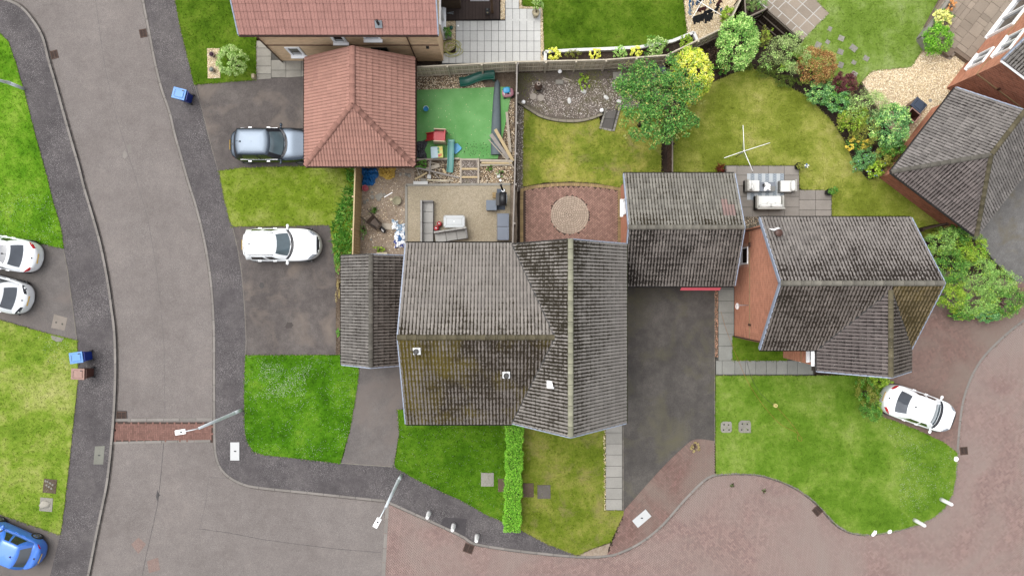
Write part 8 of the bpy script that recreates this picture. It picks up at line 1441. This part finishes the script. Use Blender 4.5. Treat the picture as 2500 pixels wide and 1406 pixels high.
# pots
def pot(label, px, py, r_, h, m, kind, ph, prx, n, size, asp, lean=(0, 0), square=False):
    p = P(px, py, h); T = thing('potted_plant', label, 'potted plant', (p.x, p.y, .12)); b = MB()
    if square: b.box((0, 0, h / 2), (r_ * 2, r_ * 1.4, h), taper=1.08)
    else: b.lathe([(0, 0), (r_ * .75, 0), (r_, h), (r_ * 1.06, h), (r_ * .9, h), (r_ * .86, h - .05), (0, h - .06)], (0, 0, 0), 18)
    b.build('pot', m, T, not square, False); c = (p.x + lean[0], p.y + lean[1], .12 + h + ph * .45); q, o = crown_pts(c, (prx, prx, ph * .6), n, 30, .2, .5, .25, int(px)); leaves(q, o, size, asp, LEAF[kind], 'plant', T); stem_mesh((p.x, p.y, h), c, (prx, prx, ph * .5), 5, M_twig, T, tr=.012)
pot('cream pot with a pale variegated bush on the patio corner', 1308, 33, .2, .42, M_cream, 'variegated', .8, .32, 900, .09, .3, (.05, .28)); pot('rectangular grey planter with a green box bush by the buff house', 1093, 90, .2, .3, M_slabold, 'mid', .5, .26, 1100, .05, .5, (0, .1), True); pot('dark pot with a golden green ball on the slab patio corner', 1949, 407, .2, .3, M_black, 'olive', .4, .24, 800, .05, .5); pot('dark pot with a small green bush at the end of the slab patio', 2022, 470, .18, .3, M_black, 'mid', .4, .22, 700, .06, .5, (.14, .05))
simple('watering_can', 'small teal watering can beside the rectangular planter', 'watering can', MB().lathe([(0, 0), (.09, 0), (.1, .16), (.06, .2), (0, .2)], P(1102, 70, .13), 14).tube([P(1102, 70, .2), P(1107, 66, .3)], .018, 6), M_green, True); simple('cable_reel', 'small grey reel at the left end of the white edged bed', 'reel', MB().lathe([(.04, 0), (.11, 0), (.11, .03), (.07, .05), (.11, .07), (.11, .1), (.04, .1)], P(1328, 131, .13), 16), M_lead)
def spiky(label, px, py, n, L, kind, z0=.12, wd=.04, name='spiky_plant', cat='plant'):
    p = P(px, py, z0); T = thing(name, label, cat, p); C, O = [], []; b = MB()
    for i in range(n):
        a = random.uniform(0, 6.28); e = random.uniform(.15, 1.2); d = Vector((math.cos(a) * math.cos(e), math.sin(a) * math.cos(e), math.sin(e))); l = L * random.uniform(.6, 1.1); s_ = Vector((-d.y, d.x, 0)).normalized() * wd / 2; m_ = p + d * l * .55 + Vector((0, 0, .03)); t = p + d * l - Vector((0, 0, l * .12)); b.add([p - s_ * .6, p + s_ * .6, m_ + s_, t, m_ - s_], [(0, 1, 2, 3, 4)])
    b.build('blades', LEAF[kind], T); c = MB(); c.lathe([(.03, -.05), (.035, .06), (0, .1)], p, 8); c.build('crown', M_twig, T)
spiky('red brown spiky plant at the corner of the grey garage and the lawn', 1757, 412, 40, .45, 'cordy', .14)
S('weed', 'yellow green weed growing through the gravel bed', 'weed', 1426, 203, 13, .3, 'lime', 420, .07, .6, clumps=16, lump=.5, ry=24); S('weed', 'green weed by the long grey post on the rubble', 'weed', 1030, 402, 16, .25, 'mid', 700, .06, .5, clumps=30, ry=12); S('weed', 'green weed below the timber beams', 'weed', 1195, 410, 8, .25, 'mid', 240, .06, .5, clumps=12); S('weed', 'small weed beside the pale concrete block', 'weed', 1222, 424, 9, .25, 'mid', 240, .05, .4, clumps=12); spiky('grassy weed on the earth above the wheelbarrow', 914, 514, 30, .4, 'mid', .06, .03, 'weed', 'weed'); S('weed', 'weeds at the top of the small grey garage gable', 'weed', 925, 608, 16, .3, 'lime', 420, .06, .5, clumps=20, ry=8); S('weed', 'weeds against the foot of the new timber fence', 'weed', 885, 562, 9, .25, 'mid', 380, .05, .5, clumps=20, ry=24)
S('weed', 'tuft of green weed at the garage wall below the straw', 'weed', 829, 812, 9, .4, 'mid', 380, .07, .4, clumps=18, ry=14); S('weed', 'dry straw coloured weeds between driveway and small garage', 'weed', 829, 690, 9, .5, 'straw', 700, .12, .12, clumps=24, ry=44, lump=.4); S('weed', 'green weeds at the upper corner of the small garage', 'weed', 827, 640, 12, .5, 'mid', 700, .09, .3, clumps=30, ry=26)
S('weed', 'straw coloured clump at the top of the red block apron', 'weed', 1698, 1092, 13, .15, 'straw', 420, .07, .3, clumps=20, z0=.1); S('weed', 'green weed growing from the pink road, left one', 'weed', 1787, 1185, 5, .1, 'mid', 120, .04, .4, clumps=8, z0=0); S('weed', 'green weed growing from the pink road, right one', 'weed', 1865, 1198, 5, .1, 'mid', 120, .04, .4, clumps=8, z0=0)
# tall grass strip along the timber fence
tg = W_([(812, 550), (842, 480), (850, 410), (866, 405), (860, 620), (836, 642), (822, 655), (814, 600)], .12); tufts(bpy.data.objects['lawn.003'], tg, 110, LEAF['mid'], .12, (.15, .34), 'tall_grass', edge=0, wide=.03)
for q in ([(1522, 1255), (1611, 1155), (1690, 1085)], [(601, 868), (700, 868), (815, 867)], [(567, 553), (700, 551), (805, 548)], [(480, 207), (620, 196)]):
    pass
bpy.context.view_layer.update()
